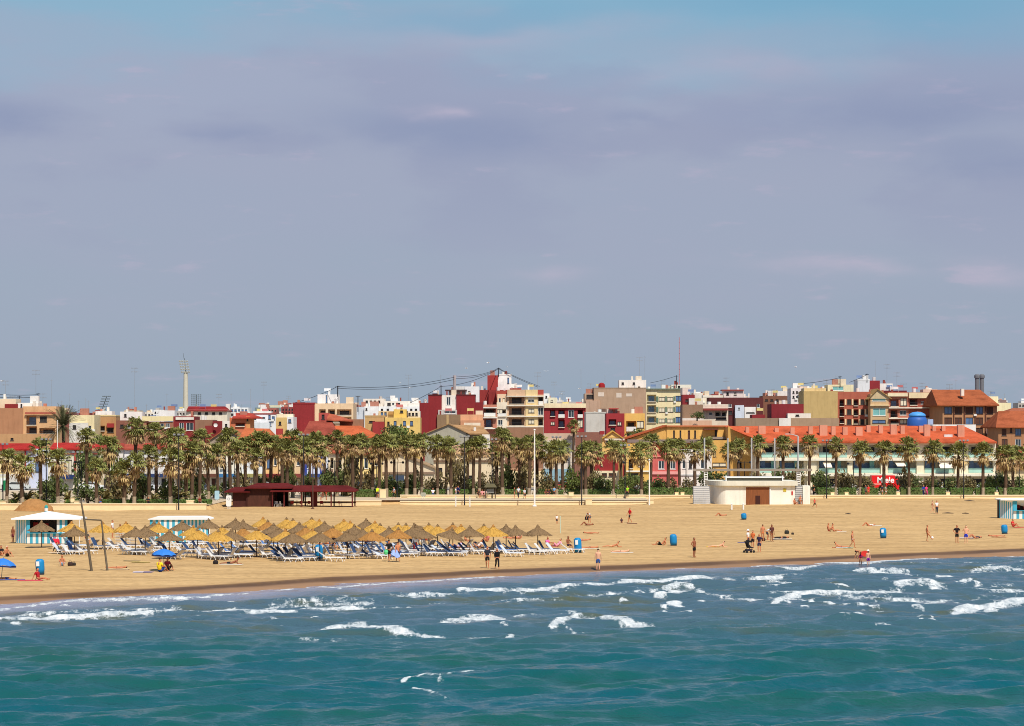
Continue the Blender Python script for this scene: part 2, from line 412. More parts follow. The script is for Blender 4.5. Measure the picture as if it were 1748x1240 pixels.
# breaking crests, photo polylines: (points, thickness in rows, strength, ridge height)
FOAM = [
 ([(-20,1062),(60,1058),(110,1055),(200,1051),(290,1044)], 5.5, 1.05, .30), ([(0,1055),(150,1048),(300,1040),(340,1046)], 3, .55, 0),
 ([(328,1044),(360,1042),(400,1040),(430,1045),(500,1046)], 3.2, .95, .22),
 ([(440,1040),(520,1041),(640,1041),(700,1040)], 1.6, .85, 0), ([(470,1034),(540,1031),(630,1030),(690,1034)], 5, .62, .15), ([(530,1019),(560,1019),(590,1024)], 2, .7, .12),
 ([(0,1040),(60,1033),(120,1028),(230,1024),(330,1021),(420,1014)], 2.6, .72, .05), ([(120,1023),(250,1020),(330,1017)], 1.6, .6, 0),
 ([(470,1010),(520,1004),(575,1003),(640,997)], 1.8, .75, .05), ([(530,997),(560,1003),(580,1006)], 1.5, .75, 0),
 ([(527,1078),(560,1073),(600,1068),(622,1066)], 4, 1.05, .38), ([(570,1073),(620,1073),(650,1080),(700,1083)], 5.5, 1.0, .25), ([(690,1083),(790,1085),(840,1087)], 1.6, .72, 0),
 ([(600,1090),(560,1095),(520,1092)], 4, .42, 0),
 ([(665,1023),(720,1020),(770,1018)], 4.5, .72, .18), ([(785,1015),(830,1012),(870,1014),(900,1012),(960,1007)], 3.4, .92, .25),
 ([(960,1007),(1010,1002),(1060,997),(1110,995)], 3.4, .92, .25), ([(740,1027),(900,1030),(1040,1024)], 3, .55, 0), ([(850,1022),(960,1019),(1120,1006)], 4, .5, 0),
 ([(1070,994),(1130,993),(1165,989),(1195,987),(1212,993)], 4, 1.05, .3), ([(950,1021),(1040,1024)], 1.1, .7, 0),
 ([(758,1060),(800,1055),(830,1053),(862,1058)], 4, .85, .25), ([(780,1068),(870,1064),(950,1062),(1010,1062)], 4.5, .58, 0), ([(880,1052),(920,1047),(960,1047)], 2.2, .6, .2),
 ([(945,1071),(965,1064),(985,1056)], 3.4, 1.1, .30), ([(975,1060),(985,1057),(1010,1059),(1050,1062),(1090,1066),(1120,1067)], 4, .88, .3), ([(965,1070),(995,1078)], 1.6, .75, .2),
 ([(863,1091),(872,1086),(882,1084)], 2, 1.05, .2), ([(965,1043),(1000,1047)], 1.5, .7, .1),
 ([(690,1171),(700,1167),(712,1161)], 2.4, 1.1, .1), ([(712,1160),(735,1157),(755,1155)], 3.4, 1.0, .3), ([(755,1157),(775,1151),(806,1146)], 2.0, .9, .25), ([(728,1160),(742,1163),(756,1170)], 2.8, .85, .2), ([(708,1177),(735,1179),(766,1190)], 1.8, .68, .1),
 ([(640,998),(680,994),(730,993),(760,990),(850,985),(950,979),(1080,974)], 1.7, .82, .06), ([(1000,973),(1060,972)], 1.5, .7, 0),
 ([(1126,1023),(1150,1014),(1172,1010),(1190,1014)], 3.2, 1.02, .32), ([(1190,1014),(1215,1019),(1275,1022),(1330,1024)], 1.8, .82, .05),
 ([(1140,1004),(1160,1000),(1180,1001)], 3, 1.0, .2), ([(1136,1037),(1150,1033),(1162,1036)], 3, 1.05, .2), ([(1030,1022),(1130,1012)], 2, .5, 0),
 ([(1240,991),(1275,993),(1310,990),(1330,987)], 3, 1.0, .22), ([(1310,995),(1380,997)], 1.5, .65, 0), ([(1330,985),(1366,984)], 1.8, .62, .12),
 ([(1325,1029),(1345,1020),(1365,1013),(1400,1012)], 2.8, 1.05, .38), ([(1400,1012),(1440,1010),(1500,1008),(1540,1006)], 3.8, .9, .28), ([(1535,1002),(1570,999),(1592,998),(1610,1007)], 3.8, 1.0, .3),
 ([(1345,1022),(1400,1031),(1440,1034),(1500,1038)], 1.8, .85, .1), ([(1400,1021),(1500,1024),(1600,1027),(1760,1023)], 6, .64, 0), ([(1600,1010),(1680,1012),(1760,1012)], 2, .75, 0), ([(1500,1030),(1640,1033)], 1.6, .7, 0),
 ([(1428,1056),(1440,1048),(1455,1047),(1466,1051)], 3, .95, .3),
 ([(1628,1054),(1645,1044),(1660,1036)], 3.6, 1.15, .5), ([(1650,1047),(1670,1042),(1693,1048)], 6.5, 1.2, .35), ([(1680,1037),(1720,1032),(1765,1026)], 5, 1.1, .4), ([(1470,1040),(1545,1041)], 1.2, .7, 0),
 ([(1508,979),(1530,976),(1560,983)], 1.8, .75, .15), ([(1660,975),(1700,970),(1760,970)], 2.2, .78, .18), ([(1636,996),(1660,995),(1672,1000)], 2.4, .82, .2), ([(1690,1000),(1730,997)], 1.5, .6, .1),
 ([(1148,971),(1200,969),(1250,967),(1400,963)], 1.8, .9, .08), ([(1330,969),(1360,971),(1400,966)], 1.6, .85, .06), ([(1400,961),(1480,962),(1520,957),(1600,954)], 1.6, .85, .08), ([(1580,954),(1600,951)], 1.6, .8, 0), ([(1700,950),(1760,948)], 1.4, .75, 0),
 ([(1655,1138),(1670,1136),(1690,1140)], 1.2, .75, .18), ([(1148,1070),(1185,1071)], 1.6, .62, 0), ([(0,1075),(50,1072)], 2, .38, 0),
]
rw_ = random.Random(41)
for q_ in range(85):
    py_ = 975+rw_.random()**1.3*98; px_ = rw_.uniform(-10, 1750); lim = 1030-px_*.052
    if py_ < lim+8: continue
    l_ = rw_.uniform(10,46)*(1.1-(py_-975)/200); t_ = rw_.uniform(-3,1.5)
    FOAM.append(([(px_,py_+t_*.5),(px_+l_*.4,py_-rw_.uniform(0,2)),(px_+l_,py_-t_*.3)], rw_.uniform(.8,1.5), rw_.uniform(.66,.95), rw_.uniform(0,.12)))
xs2 = axis(-46, 60, 0.2, -1500, 1500, 1.3); ys2 = axis(91, 246, 0.2, -900, 420, 1.3)
X2, Y2 = np.meshgrid(xs2, ys2)
dsh = np.maximum((ext(WX, WY, X2) - Y2)*0.76, 0)       # distance offshore of the wash edge
att = np.clip(dsh/14, 0.04, 1)
H = np.zeros_like(X2); DX = np.zeros_like(X2); DY = np.zeros_like(X2)
rg = np.random.RandomState(4)
comps = []
for i in range(90):
    L = 0.75*(9.0/0.75)**(rg.rand()); th = R(112 + rg.randn()*24); comps.append((L, th, (0.0064*L**0.66 if L < 5 else .015), rg.rand()*6.28))
comps += [(8.5, R(122), .11, 1.0), (12.0, R(130), .12, 3.0), (6.2, R(112), .05, 5.0), (3.1, R(100), .030, 2.0), (2.3, R(82), .024, 0.4), (1.7, R(96), .014, 4.4), (1.3, R(108), .011, 1.9)]
core = (np.abs(X2-7) < 75) & (Y2 > 60)
gust = 0.65 + 0.8*fbm(X2*0.05, Y2*0.07, 3, 21)
for L, th, a, ph in comps:
    k = 2*math.pi/L; kx, ky = math.cos(th), math.sin(th)
    p = k*(kx*X2 + ky*Y2) + ph + 1.2*vnoise(X2/L/3, Y2/L/3, int(L*10))
    w = np.where(core | (L > 4), 1.0, 0.0)*a*gust
    H += w*np.cos(p); DX -= w*kx*np.sin(p)*0.6; DY -= w*ky*np.sin(p)*0.6
H *= att; DX *= att; DY *= att
foam = np.zeros_like(X2)
wob = (fbm(X2*0.5, Y2*0.5, 3, 31)-0.45)
iy0, iy1 = np.searchsorted(ys2, 90), np.searchsorted(ys2, 247)
for pts, th, st, rh in FOAM:
    W = [( (px-874)/F*GY(py, SEA), GY(py, SEA)) for px, py in pts]
    ym = sum(w[1] for w in W)/len(W); tw = (1.0 if th < 2.5 else 0.85 if th < 4.2 else 0.75)*th*ym*ym/(F*11.3)         # rows -> metres on the water
    x0 = min(w[0] for w in W)-tw*3-2; x1 = max(w[0] for w in W)+tw*3+2
    y0 = min(w[1] for w in W)-tw*3-2; y1 = max(w[1] for w in W)+tw*3+2
    j0, j1 = np.searchsorted(xs2, [x0, x1]); i0, i1 = np.searchsorted(ys2, [y0, y1])
    if j1 <= j0 or i1 <= i0: continue
    xx, yy = X2[i0:i1, j0:j1], Y2[i0:i1, j0:j1]
    best = np.full(xx.shape, 1e9); sg = np.zeros(xx.shape); tpos = np.zeros(xx.shape)
    tot = sum(math.dist(W[i], W[i+1]) for i in range(len(W)-1)); acc = 0
    for i in range(len(W)-1):
        ax, ay = W[i]; bx, by = W[i+1]; ll = math.dist(W[i], W[i+1])
        t = np.clip(((xx-ax)*(bx-ax)*9+(yy-ay)*(by-ay))/max(9*(bx-ax)**2+(by-ay)**2, 1e-6), 0, 1)
        ddx, ddy = xx-(ax+t*(bx-ax)), yy-(ay+t*(by-ay)); dd = np.hypot(ddx*3, ddy)
        s_ = ddy; m_ = dd < best; best = np.where(m_, dd, best); sg = np.where(m_, s_, sg); tpos = np.where(m_, (acc+t*ll)/tot, tpos); acc += ll
    tw2 = tw*(1+1.2*wob[i0:i1, j0:j1])*(0.65+0.35*np.sin(np.clip(tpos,0,1)*math.pi))
    v = st*np.exp(-(best/np.maximum(tw2, .15))**2*1.1)
    foam[i0:i1, j0:j1] = np.maximum(foam[i0:i1, j0:j1], v)
    if rh:
        side = np.where(sg > 0, 1.5, 0.75)      # steeper towards the viewer
        H[i0:i1, j0:j1] += rh*0.5*np.exp(-(best/side)**2)*(0.3+0.7*np.sin(np.clip(tpos*0.9+0.05,0,1)*math.pi))*np.clip(dsh[i0:i1, j0:j1]/4, 0.1, 1)
# swash lace along the edge
edge = np.exp(-(dsh/1.6)**2)*(0.25+0.55*fbm(X2*0.12, Y2*0.12, 3, 41))
foam = np.maximum(foam, np.where(dsh > 0.02, edge*1.0, 0))
far_sea = np.clip((Y2 + (fbm(X2*.04, Y2*.06, 3, 71)-.45)*22 - 122)/42, 0, 1); far_sea = far_sea*far_sea*(3-2*far_sea)  # far water that gets the painted sky blue
SKYSHL = np.clip(np.maximum(np.exp(-dsh/16)*0.85, far_sea*.9) + 0.35*np.clip(1-dsh/60, 0, 1)*fbm(X2*0.05, Y2*0.12, 3, 61), 0, 1)
along = (X2*1+Y2*.85)/1.31; acr = (Y2*1-X2*.85)/1.31
streak = np.clip(1-np.abs(fbm(along*.045, acr*.22, 4, 81)-.47)*13, 0, 1)*np.clip(fbm(along*.05, acr*.07, 2, 91)*2.6-1.0, 0, 1)
foam = np.maximum(foam, streak*0.85*np.clip(far_sea*1.1+np.exp(-dsh/18), 0, 1))
foam += 0.16*np.clip(fbm(X2*0.06, Y2*0.15, 3, 51)-0.42, 0, 1)*4*np.clip(1-dsh/45, 0, 1)
sky_shallow = SKYSHL
SWASH = np.where(dsh < 6, (1-dsh/6)*0.0, 0)
grid_mesh('sea_water', X2+DX, Y2+DY, SEA + H + np.where(dsh <= 0, -0.0, 0), {'foam': foam, 'sky_shallow': sky_shallow, 'wash': np.exp(-(dsh/np.clip(5.5-X2*0.12, 1.5, 9))**2)*0.9}, sea_mat())
# ---------------------------------------------------------------- promenade, road, walls
STONE = mat('pale_stone', S(236,214,170), 0.85, 0.10, 0.7, bump=0.2)
PAVE = mat('paving', S(196,176,148), 0.9, 0.12, 0.8)
ASPH = mat('asphalt', (0.055,0.055,0.057), 0.9, 0.25, 0.5)
pv = MB()
for a, b_, y in ((-400, XA, 354.0), (XA, XB, 375.6), (XB, XC, 379.0), (XC, 500, 404.0)):
    pv.poly([(a, y, .664), (b_, y, .664), (b_, 438, .664), (a, 438, .664)])
tag(pv.build('promenade', PAVE), kind='structure')
tag(MB().box(-500, 600, 438, 438.3, .6, .80).build('kerb', mat('kerb_stone', S(190,185,175))), kind='structure')
tag(MB().poly([(-500,438.3,.67),(600,438.3,.67),(600,452,.67),(-500,452,.67)]).build('road', ASPH), kind='structure')
mk = MB(); 
for i in range(-60, 70): mk.poly([(i*6,445,.675),(i*6+3,445,.675),(i*6+3,445.15,.675),(i*6,445.15,.675)])
tag(mk.build('road_marking', mat('white_paint_road', (.75,.75,.72))), kind='structure')
tag(MB().poly([(-900,452,.668),(1000,452,.668),(1000,2500,.668),(-900,2500,.668)]).build('street_ground', mat('town_ground', S(150,140,125), .9, .2, .1)), kind='structure')

def sea_wall(x0, x1, y, z0, z1, label, cap=True):
    e = empty('sea_wall', ((x0+x1)/2, y, 0), label, 'wall')
    o = e.location
    MB().box(x0, x1, y, y+.5, z0, z1).build('wall_body', STONE, e, o)
    if cap:
        MB().box(x0-.03, x1+.03, y-.10, y+.6, z1, z1+.12).build('coping', mat('coping', S(246,228,190), .8, .06), e, o)
    return e
sea_wall(-140, (352-874)/F*353, 353, -.2, .80, 'low cream sea wall on the left behind the sand heap')
sea_wall((486-874)/F*375, (651-874)/F*375, 375, -.2, .62, 'short cream wall behind the dark red beach bar')
sea_wall((683-874)/F*378, XC, 378, -.2, .46, 'long lower cream wall in the middle with a ledge above it')
sea_wall((683-874)/F*391, XC, 391, .6, 1.05, 'upper cream wall at the palm bases in the middle of the promenade')
sea_wall(XC+.2, 260, 403, 0, .72, 'thin cream sea wall running right past the lifeguard building')
def planter(px, py, Y, w, h, label):
    x, z = P(px, py, Y); ww = w/F*Y/2; hh = h/F*Y
    e = empty('stone_block', (x, Y, z), label, 'bollard', 'square stone blocks on the sea wall')
    MB().box(-ww, ww, -ww, ww, 0, hh).build('block', STONE, e)
    MB().box(-ww*1.12, ww*1.12, -ww*1.12, ww*1.12, hh, hh+.07).build('cap', STONE, e)
for i, (px, py, w, h) in enumerate([(6,861,10,5),(131,861,8,5),(124,858,6,7),(325,861,12,6)]):
    planter(px, py, 354.4, w, h, 'small square stone block on the left sea wall, %s from the left' % nth(i+1))
for i, (px, py, w, h) in enumerate([(690,857,10,8),(654,850,10,14),(1005,862,11,9),(975,847,8,6),(1111,862,9,8)]):
    planter(px, py, 390 if py < 858 else 377.2, w, h, 'stone block on the middle wall, %s in line from the left' % nth(i+1))
for i, px in enumerate([1155,1165,1421,1445,1533,1618,1701]):
    planter(px, 847, 403.8, 6, 6, 'little cream block on the wall right of the lifeguard building, %s from the left' % nth(i+1) if px > 1200 else 'little cream block on the wall left of the lifeguard building, %s of two' % nth(i+1))

# ---------------------------------------------------------------- buildings
GLASS = mat('window_glass', (0.03,0.045,0.06), 0.15, 0.3, 0.5, spec=0.6)
DARK = mat('dark_opening', (0.035,0.03,0.03), 0.6, 0.3, 0.7)
TEAL = mat('teal_glass', S(120,178,176), 0.2, 0.2, 0.5, spec=0.6); RAILG = mat('railing_glass', S(165,205,192), 0.35, 0.15, 0.5)
BLUEG = mat('blue_glass', S(90,120,160), 0.2, 0.3, 0.5, spec=0.6)
WHITEF = mat('white_frame', (0.75,0.74,0.70), 0.6, 0.05)
SHUT = mat('shutter', S(225,215,190), 0.7, 0.1, 2)
BROWNS = mat('brown_shutter', S(92,58,44), 0.7, 0.2, 2)
class Bd:
    def __init__(s, label, Y, px, name='apartment_building', cat='building', group=None):
        s.Y = Y; x, _ = P(px, 700, Y); s.e = empty(name, (x, Y, .66), label, cat, group); s.o = s.e.location.copy()
    def block(s, p0, p1, t, col, b=None, depth=9, dy=0, ops=(), name='wall', m=None, parapet=None):
        Y = s.Y + dy
        if len(name) and name == 'wall' and depth > 6 and b is None: pass
        x0, zt = P(p0, t, Y); x1, _ = P(p1, t, Y); zb = .5 if b is None else P(p0, b, Y)[1]
        m = m or plaster(col)
        mb = MB(); holes = []
        for o in ops:
            k, a, c, u, w = o[:5]
            ha, hu = P(a, u, Y); hc, hw = P(c, w, Y)
            ha, hc = max(ha, x0+.04), min(hc, x1-.04); hu = min(hu, zt-.05); hw = max(hw, zb+.03)
            if hc-ha < .1 or hu-hw < .1: continue
            dep = {'l': 1.5, 'a': 1.5}.get(k[0], .22)
            holes.append((ha, hc, hw, hu, dep, k))
        xs_ = sorted({x0, x1, *[h[0] for h in holes], *[h[1] for h in holes]}); zs_ = sorted({zb, zt, *[h[2] for h in holes], *[h[3] for h in holes]})
        for i in range(len(xs_)-1):
            for j in range(len(zs_)-1):
                cx, cz = (xs_[i]+xs_[i+1])/2, (zs_[j]+zs_[j+1])/2
                if any(h[0] < cx < h[1] and h[2] < cz < h[3] for h in holes): continue
                mb.poly([(xs_[i], Y, zs_[j]), (xs_[i+1], Y, zs_[j]), (xs_[i+1], Y, zs_[j+1]), (xs_[i], Y, zs_[j+1])])
        for a, c, lo, hi, dep, k in holes:
            mb.poly([(a,Y,lo),(a,Y+dep,lo),(a,Y+dep,hi),(a,Y,hi)]); mb.poly([(c,Y,lo),(c,Y+dep,lo),(c,Y+dep,hi),(c,Y,hi)])
            mb.poly([(a,Y,hi),(c,Y,hi),(c,Y+dep,hi),(a,Y+dep,hi)]); mb.poly([(a,Y,lo),(c,Y,lo),(c,Y+dep,lo),(a,Y+dep,lo)])
            if dep > 1: mb.poly([(a,Y+dep,lo),(c,Y+dep,lo),(c,Y+dep,hi),(a,Y+dep,hi)])
        Yb = Y+depth
        mb.poly([(x1,Y,zb),(x1,Yb,zb),(x1,Yb,zt),(x1,Y,zt)]); mb.poly([(x0,Yb,zb),(x0,Y,zb),(x0,Y,zt),(x0,Yb,zt)])
        mb.poly([(x1,Yb,zb),(x0,Yb,zb),(x0,Yb,zt),(x1,Yb,zt)]); mb.poly([(x0,Y,zt),(x1,Y,zt),(x1,Yb,zt),(x0,Yb,zt)])
        w = mb.build(name, m, s.e, s.o)
        if name == 'wall' and depth >= 5 and m in MATS.values() and (x1-x0) > 2.2 and Y > 540:
            rq = random.Random(int(p0*7+t*3)); W0 = x1-x0
            for q in range(min(6, 1+int(W0/3.2))):     # small clutter standing on the flat roof
                xx = x0+.4+rq.random()*(W0-1.4); k_ = rq.random(); yy = Y+.5+rq.random()*(depth-2.2)
                if k_ < .45: MB().box(xx, xx+rq.uniform(.35,.7), yy, yy+.5, zt, zt+rq.uniform(.5,1.3)).build('chimney', plaster(rq.choice([(226,214,196),(200,120,90),(236,234,228),(150,60,50)])), s.e, s.o)
                elif k_ < .65: MB().box(xx, min(xx+rq.uniform(1.2,2.6), x1), yy, yy+1.2, zt, zt+rq.uniform(.9,1.7)).build('roof_shed', plaster(rq.choice([(238,234,228),(226,206,176),(190,120,96)])), s.e, s.o)
                elif k_ < .8: MB().tube([(xx,yy,zt),(xx,yy,zt+1.0)], .45, 10).build('water_drum', WHITEF, s.e, s.o)
                else: MB().box(xx, xx+.03, yy, yy+.03, zt, zt+1.6).box(xx+1.5, xx+1.53, yy, yy+.03, zt, zt+1.6).box(xx+.03, xx+1.5, yy+.01, yy+.02, zt+.9, zt+1.5).build('laundry', plaster(rq.choice([(240,240,240),(110,140,190),(210,110,110),(230,210,120)])), s.e, s.o)
            for h_ in holes:
                if rq.random() < .22 and h_[4] < 1: MB().box(h_[1]+.15, h_[1]+.85, Y-.35, Y-.01, h_[2]-.5, h_[2]).build('air_conditioner', WHITEF, s.e, s.o)
        if parapet is not None:     # a coping strip round the roof edge
            ph = .35
            q = MB().box(x0-.06, x1+.06, Y-.06, Y+.25, zt, zt+ph).box(x0-.06, x0+.2, Y+.25, Yb+.06, zt, zt+ph).box(x1-.2, x1+.06, Y+.25, Yb+.06, zt, zt+ph)
            q.build('parapet', plaster(parapet), s.e, s.o)
        for a, c, lo, hi, dep, k in holes:
            W_, H_ = c-a, hi-lo
            if k[0] in 'lah':
                # recessed balcony: glazed door at the back, railing at the front
                o_ = MB().box(a+.01, c-.01, Y-.02 if k[0] != 'l' else Y-.35, Y+.06, lo-.12 if lo-.12 > zb else lo, lo+.06).build('balcony', plaster((226,214,190)), s.e, s.o)
                nd = max(1, int(W_/2.6))
                dm = MB()
                for q in range(nd):
                    c0 = a + W_*(q+.18)/nd; c1 = a + W_*(q+.82)/nd
                    dm.box(c0, c1, Y+dep-.08, Y+dep-.02, lo+.06, hi-.35)
                dm.build('balcony_door', DARK if 'b' not in k else BLUEG, o_, s.o)
                if 'n' not in k:
                    rl = MB(); rz = lo+min(1.0, H_*.42)
                    if 't' in k: rl.box(a+.03, c-.03, Y-.01 if k[0] != 'l' else Y-.33, Y+.02 if k[0] != 'l' else Y-.30, lo+.08, rz)
                    elif 'p' in k: rl.box(a+.03, c-.03, Y-.30, Y-.22, lo+.06, rz)
                    else:
                        yr = Y-.3
                        rl.box(a, c, yr, yr+.05, rz-.06, rz)
                        nb = min(26, max(3, int(W_/.22)))
                        for q in range(nb+1):
                            xx = a+.02 + (W_-.06)*q/nb; rl.box(xx, xx+.03, yr+.01, yr+.04, lo+.06, rz-.06)
                    rl.build('railing', RAILG if 't' in k else (WHITEF if 'p' in k or 'w' in k else mat('dark_iron', (.03,.03,.035), .5)), o_, s.o)
            else:
                fr = MB(); t_ = min(.09, W_*.1); yf = Y+.06
                fr.box(a, a+t_, yf, yf+.08, lo, hi).box(c-t_, c, yf, yf+.08, lo, hi).box(a+t_, c-t_, yf, yf+.08, lo, lo+t_).box(a+t_, c-t_, yf, yf+.08, hi-t_, hi)
                if W_ > .9: fr.box((a+c)/2-t_/2, (a+c)/2+t_/2, yf+.002, yf+.08, lo+t_, hi-t_)
                fr.box(a-.1, c+.1, Y-.10, Y-.003, lo-.09, lo)
                f_ = fr.build('window', WHITEF if k[0] in 'wg' else mat('dark_frame', (.06,.05,.05), .6), s.e, s.o)
                pm = {'w': GLASS, 'd': DARK, 's': SHUT, 'g': TEAL, 'u': BLUEG, 'm': BROWNS}[k[0]]
                MB().box(a, c, Y+.16, Y+.2, lo, hi).build('shutter' if k[0] in 'sm' else 'pane', pm, f_, s.o)
                if k[0] == 'w' and len(k) > 1 and k[1] == 's' :   # roller shutter half down
                    MB().box(a+t_, c-t_, Y+.10, Y+.15, lo+H_*.5, hi-t_).build('roller_shutter', SHUT, f_, s.o)
        return w
    def band(s, p0, p1, t, b, col, dy=-.25, depth=.3, name='band', m=None):
        Y = s.Y+dy; x0, z1 = P(p0, t, s.Y); x1, z0 = P(p1, b, s.Y)
        return MB().box(x0, x1, Y, Y+depth-.01, z0, z1).build(name, m or plaster(col), s.e, s.o)
    def roof(s, eL, eR, rL, rR, ye, yr, col, name='roof', thick=.25, back=True):
        """pitched roof: eave px points at depth ye (offset from Y), ridge px points at depth yr"""
        a = P(*eL, s.Y+ye); b = P(*eR, s.Y+ye); c = P(*rR, s.Y+yr); d_ = P(*rL, s.Y+yr)
        Ye, Yr = s.Y+ye, s.Y+yr; Yk = 2*Yr-Ye if back else Yr+.5
        A, B_, C, D = (a[0],Ye,a[1]), (b[0],Ye,b[1]), (c[0],Yr,c[1]), (d_[0],Yr,d_[1])
        E_, F_ = (b[0],Yk,b[1]), (a[0],Yk,a[1])
        mb = MB(); mb.poly([A,B_,C,D]); mb.poly([E_,F_,D,C]); mb.poly([B_,E_,C]); mb.poly([F_,A,D])
        lo = lambda p: (p[0], p[1], p[2]-thick)
        mb.poly([lo(A),lo(B_),B_,A]); mb.poly([lo(B_),lo(E_),E_,B_]); mb.poly([lo(F_),lo(A),A,F_]); mb.poly([lo(A),lo(F_),lo(E_),lo(B_)])
        return mb.build(name, tiles(col), s.e, s.o)
    def gable(s, pL, pR, pk, wall, col, depth=12, dy=0, over=.4, b=None):
        Y = s.Y+dy; L = P(*pL, Y); Rr = P(*pR, Y); K = P(*pk, Y); zb = .5 if b is None else P(0, b, Y)[1]
        MB().prism([(L[0],zb),(Rr[0],zb),(Rr[0],Rr[1]),(K[0],K[1]),(L[0],L[1])][::-1], Y, Y+depth).build('gable_wall', plaster(wall), s.e, s.o)
        h = .22
        mb = MB()
        for (q, w) in ((L, K), (K, Rr)):
            ex = (over*(1 if w is Rr else -1))
            sl = (w[1]-q[1])/(w[0]-q[0])
            x0, z0 = (q[0]+(ex if q is L else 0), q[1]+(sl*ex if q is L else 0)); x1, z1 = (w[0]+(ex if w is Rr else 0), w[1]+(sl*ex if w is Rr else 0))
            mb.prism([(x0,z0+.01),(x1,z1+.01),(x1,z1+h),(x0,z0+h)][::-1], Y-over, Y+depth+over)
        mb.build('roof', tiles(col), s.e, s.o)
def row(k, xs_, w, ys_, h):
    return [(k, x, x+w, y, y+h) for x in xs_ for y in ys_]

# --- far skyline, left
b = Bd('ochre house with blank brown side wall and stacked dark loggias, far left', 560, 40)
b.block(-14, 39, 697, (190,128,80), depth=10)
b.block(39, 96, 694, (232,176,112), ops=[('ab',45,62,710,726),('d',68,80,711,721),('a',45,63,728,741),('a',67,94,731,741)], depth=10, dy=.4)
b.band(43, 95, 704, 707, (190,80,55)); b.block(-14, 27, 681, (240,215,175), b=697, dy=3, depth=6); b.block(8, 30, 690, (150,25,25), b=697, dy=2, depth=1)
b.block(30, 65, 688, (238,236,230), b=697, dy=2.5, depth=5, ops=[('d',35,38,690,696)])
b = Bd('low ochre brick wall block above the red roofs, far left', 500, 42, name='brick_outbuilding')
b.block(-14, 86, 741, (206,152,92), depth=4, ops=[('d',18,23,748,752)])
b = Bd('pale yellow flat-roofed house behind the big date palm', 600, 140, name='town_house')
b.block(118, 161, 709, (245,225,165), ops=[('w',144,149,727,733),('w',151,156,727,733)]); b.block(118, 150, 722, (232,226,214), dy=-1, depth=1.5, ops=[('d',124,130,726,733)])
b = Bd('ochre house with a red awning and white roof hut', 610, 180, name='town_house')
b.block(161, 198, 711, (205,150,85), ops=[('l',164,179,727,736),('d',183,194,731,739)], parapet=(240,215,150)); b.band(183, 195, 723, 730, (175,30,30), dy=-.6, depth=.6, name='awning')
b.block(163, 191, 702, (240,238,235), b=711, dy=2, depth=5)
b = Bd('brown house with long cream parapet and recessed windows', 600, 250, name='town_house')
b.block(198, 244, 718, (150,88,66), ops=[('d',205,211,725,731),('w',217,223,724,731),('d',230,236,726,732)])
b.block(244, 296, 720, (175,110,78), dy=-.5, ops=[('l',250,270,722,733),('w',274,280,723,729),('w',283,290,723,730)]); b.band(243, 296, 711, 719, (246,226,160), dy=-.8, depth=1.2, name='parapet')
b.block(205, 243, 703, (238,232,224), b=718, dy=4, depth=5, ops=[('d',212,216,707,712)]); b.block(270, 298, 701, (240,238,236), b=711, dy=4, depth=5)
b = Bd('red house with white upper bands and white windows', 580, 316, name='town_house')
b.block(296, 333, 711, (150,28,30), ops=[('w',306,314,722,735),('w',318,330,722,735)]); b.band(300, 331, 712.5, 717, (238,228,214)); 
b = Bd('cream terraces under a dark red tiled strip roof', 680, 352)
b.block(318, 388, 700, (238,224,198), ops=row('d',[326,338,350,362,374],5,[704],4)); b.roof((318,701),(388,701),(322,694),(384,694), -.6, 5, (165,30,34))
b = Bd('brown rendered house with a dark red annex and a round white dish', 570, 356, name='town_house')
b.block(333, 363, 717, (158,112,82)); b.block(363, 379, 719, (140,26,30), dy=-.5, b=None); b.block(379, 393, 719, (240,234,222), ops=[('d',384,388,724,730)])
b.block(350, 363, 727, (150,30,30), dy=-1, depth=1)
x, z = P(368.5, 726, 569); dsh_o = MB().lathe([(0.01,0),(.28,.03),(.45,.12)], 16).build('satellite_dish', WHITEF, b.e, (0,0,0), (x-b.o.x, 568.6-b.o.y-.0, z-b.o.z)); dsh_o.rotation_euler = (R(90),0,0)
b = Bd('white glass-fronted terraces on the distant skyline left', 760, 404)
b.block(384, 424, 696, (236,238,240), ops=row('u',[388,394,400,406,412,418],4,[699],4)+[('d',390,420,706,710)])
b = Bd('small orange house with a bright red pitched roof', 560, 410, name='town_house')
b.block(392, 420, 713, (222,110,52), ops=[('l',402,418,722,728)]); b.block(420, 427, 711, (238,150,60), ops=[('d',421,424,714,719)]); b.roof((396,713),(442,713),(403,705),(425,705), -.8, 4, (200,62,48))
b = Bd('white block with blue balcony glass and grey lower wall', 640, 450)
b.block(427, 471, 708, (236,236,238), ops=[('u',458,462,708.5,716),('u',464,469,711,717),('u',459,463,720,728),('w',447,453,712,716),('w',432,438,714,718)], parapet=(170,60,50))
b.block(418, 460, 722, (224,232,236), dy=-3, depth=2.5)
b.block(432, 462, 702, (226,222,214), b=708, dy=3, depth=5)
b = Bd('distant pale green flats with grey roof sheds', 950, 470)
b.block(435, 480, 696, (120,140,142), ops=row('d',[440,448,456,464,472],4,[698],5)); b.block(452, 494, 692, (222,214,178), dy=6); b.block(478, 500, 691, (238,232,222), dy=2, ops=row('w',[481,486,491],3,[694],3))
b = Bd('narrow yellow house beside a white gable left of the big red wall', 590, 484, name='town_house')
b.block(471, 490, 713, (226,190,104), ops=[('d',476,480,720,726)]); b.block(490, 501, 712, (240,240,240), ops=[('u',492,497,716,722)]); b.block(471, 482, 732, (190,40,36), dy=-2, depth=2)
b.block(472, 500, 707, (236,222,190), b=713, dy=3, depth=4)
b = Bd('grey-brown gabled warehouse with orange tiles behind left palms', 505, 400, name='warehouse')
b.gable((358,752),(420,752),(386,733),(170,150,128),(196,104,62), depth=14)
b = Bd('wide orange tiled hall roof behind left palms', 500, 450, name='warehouse')
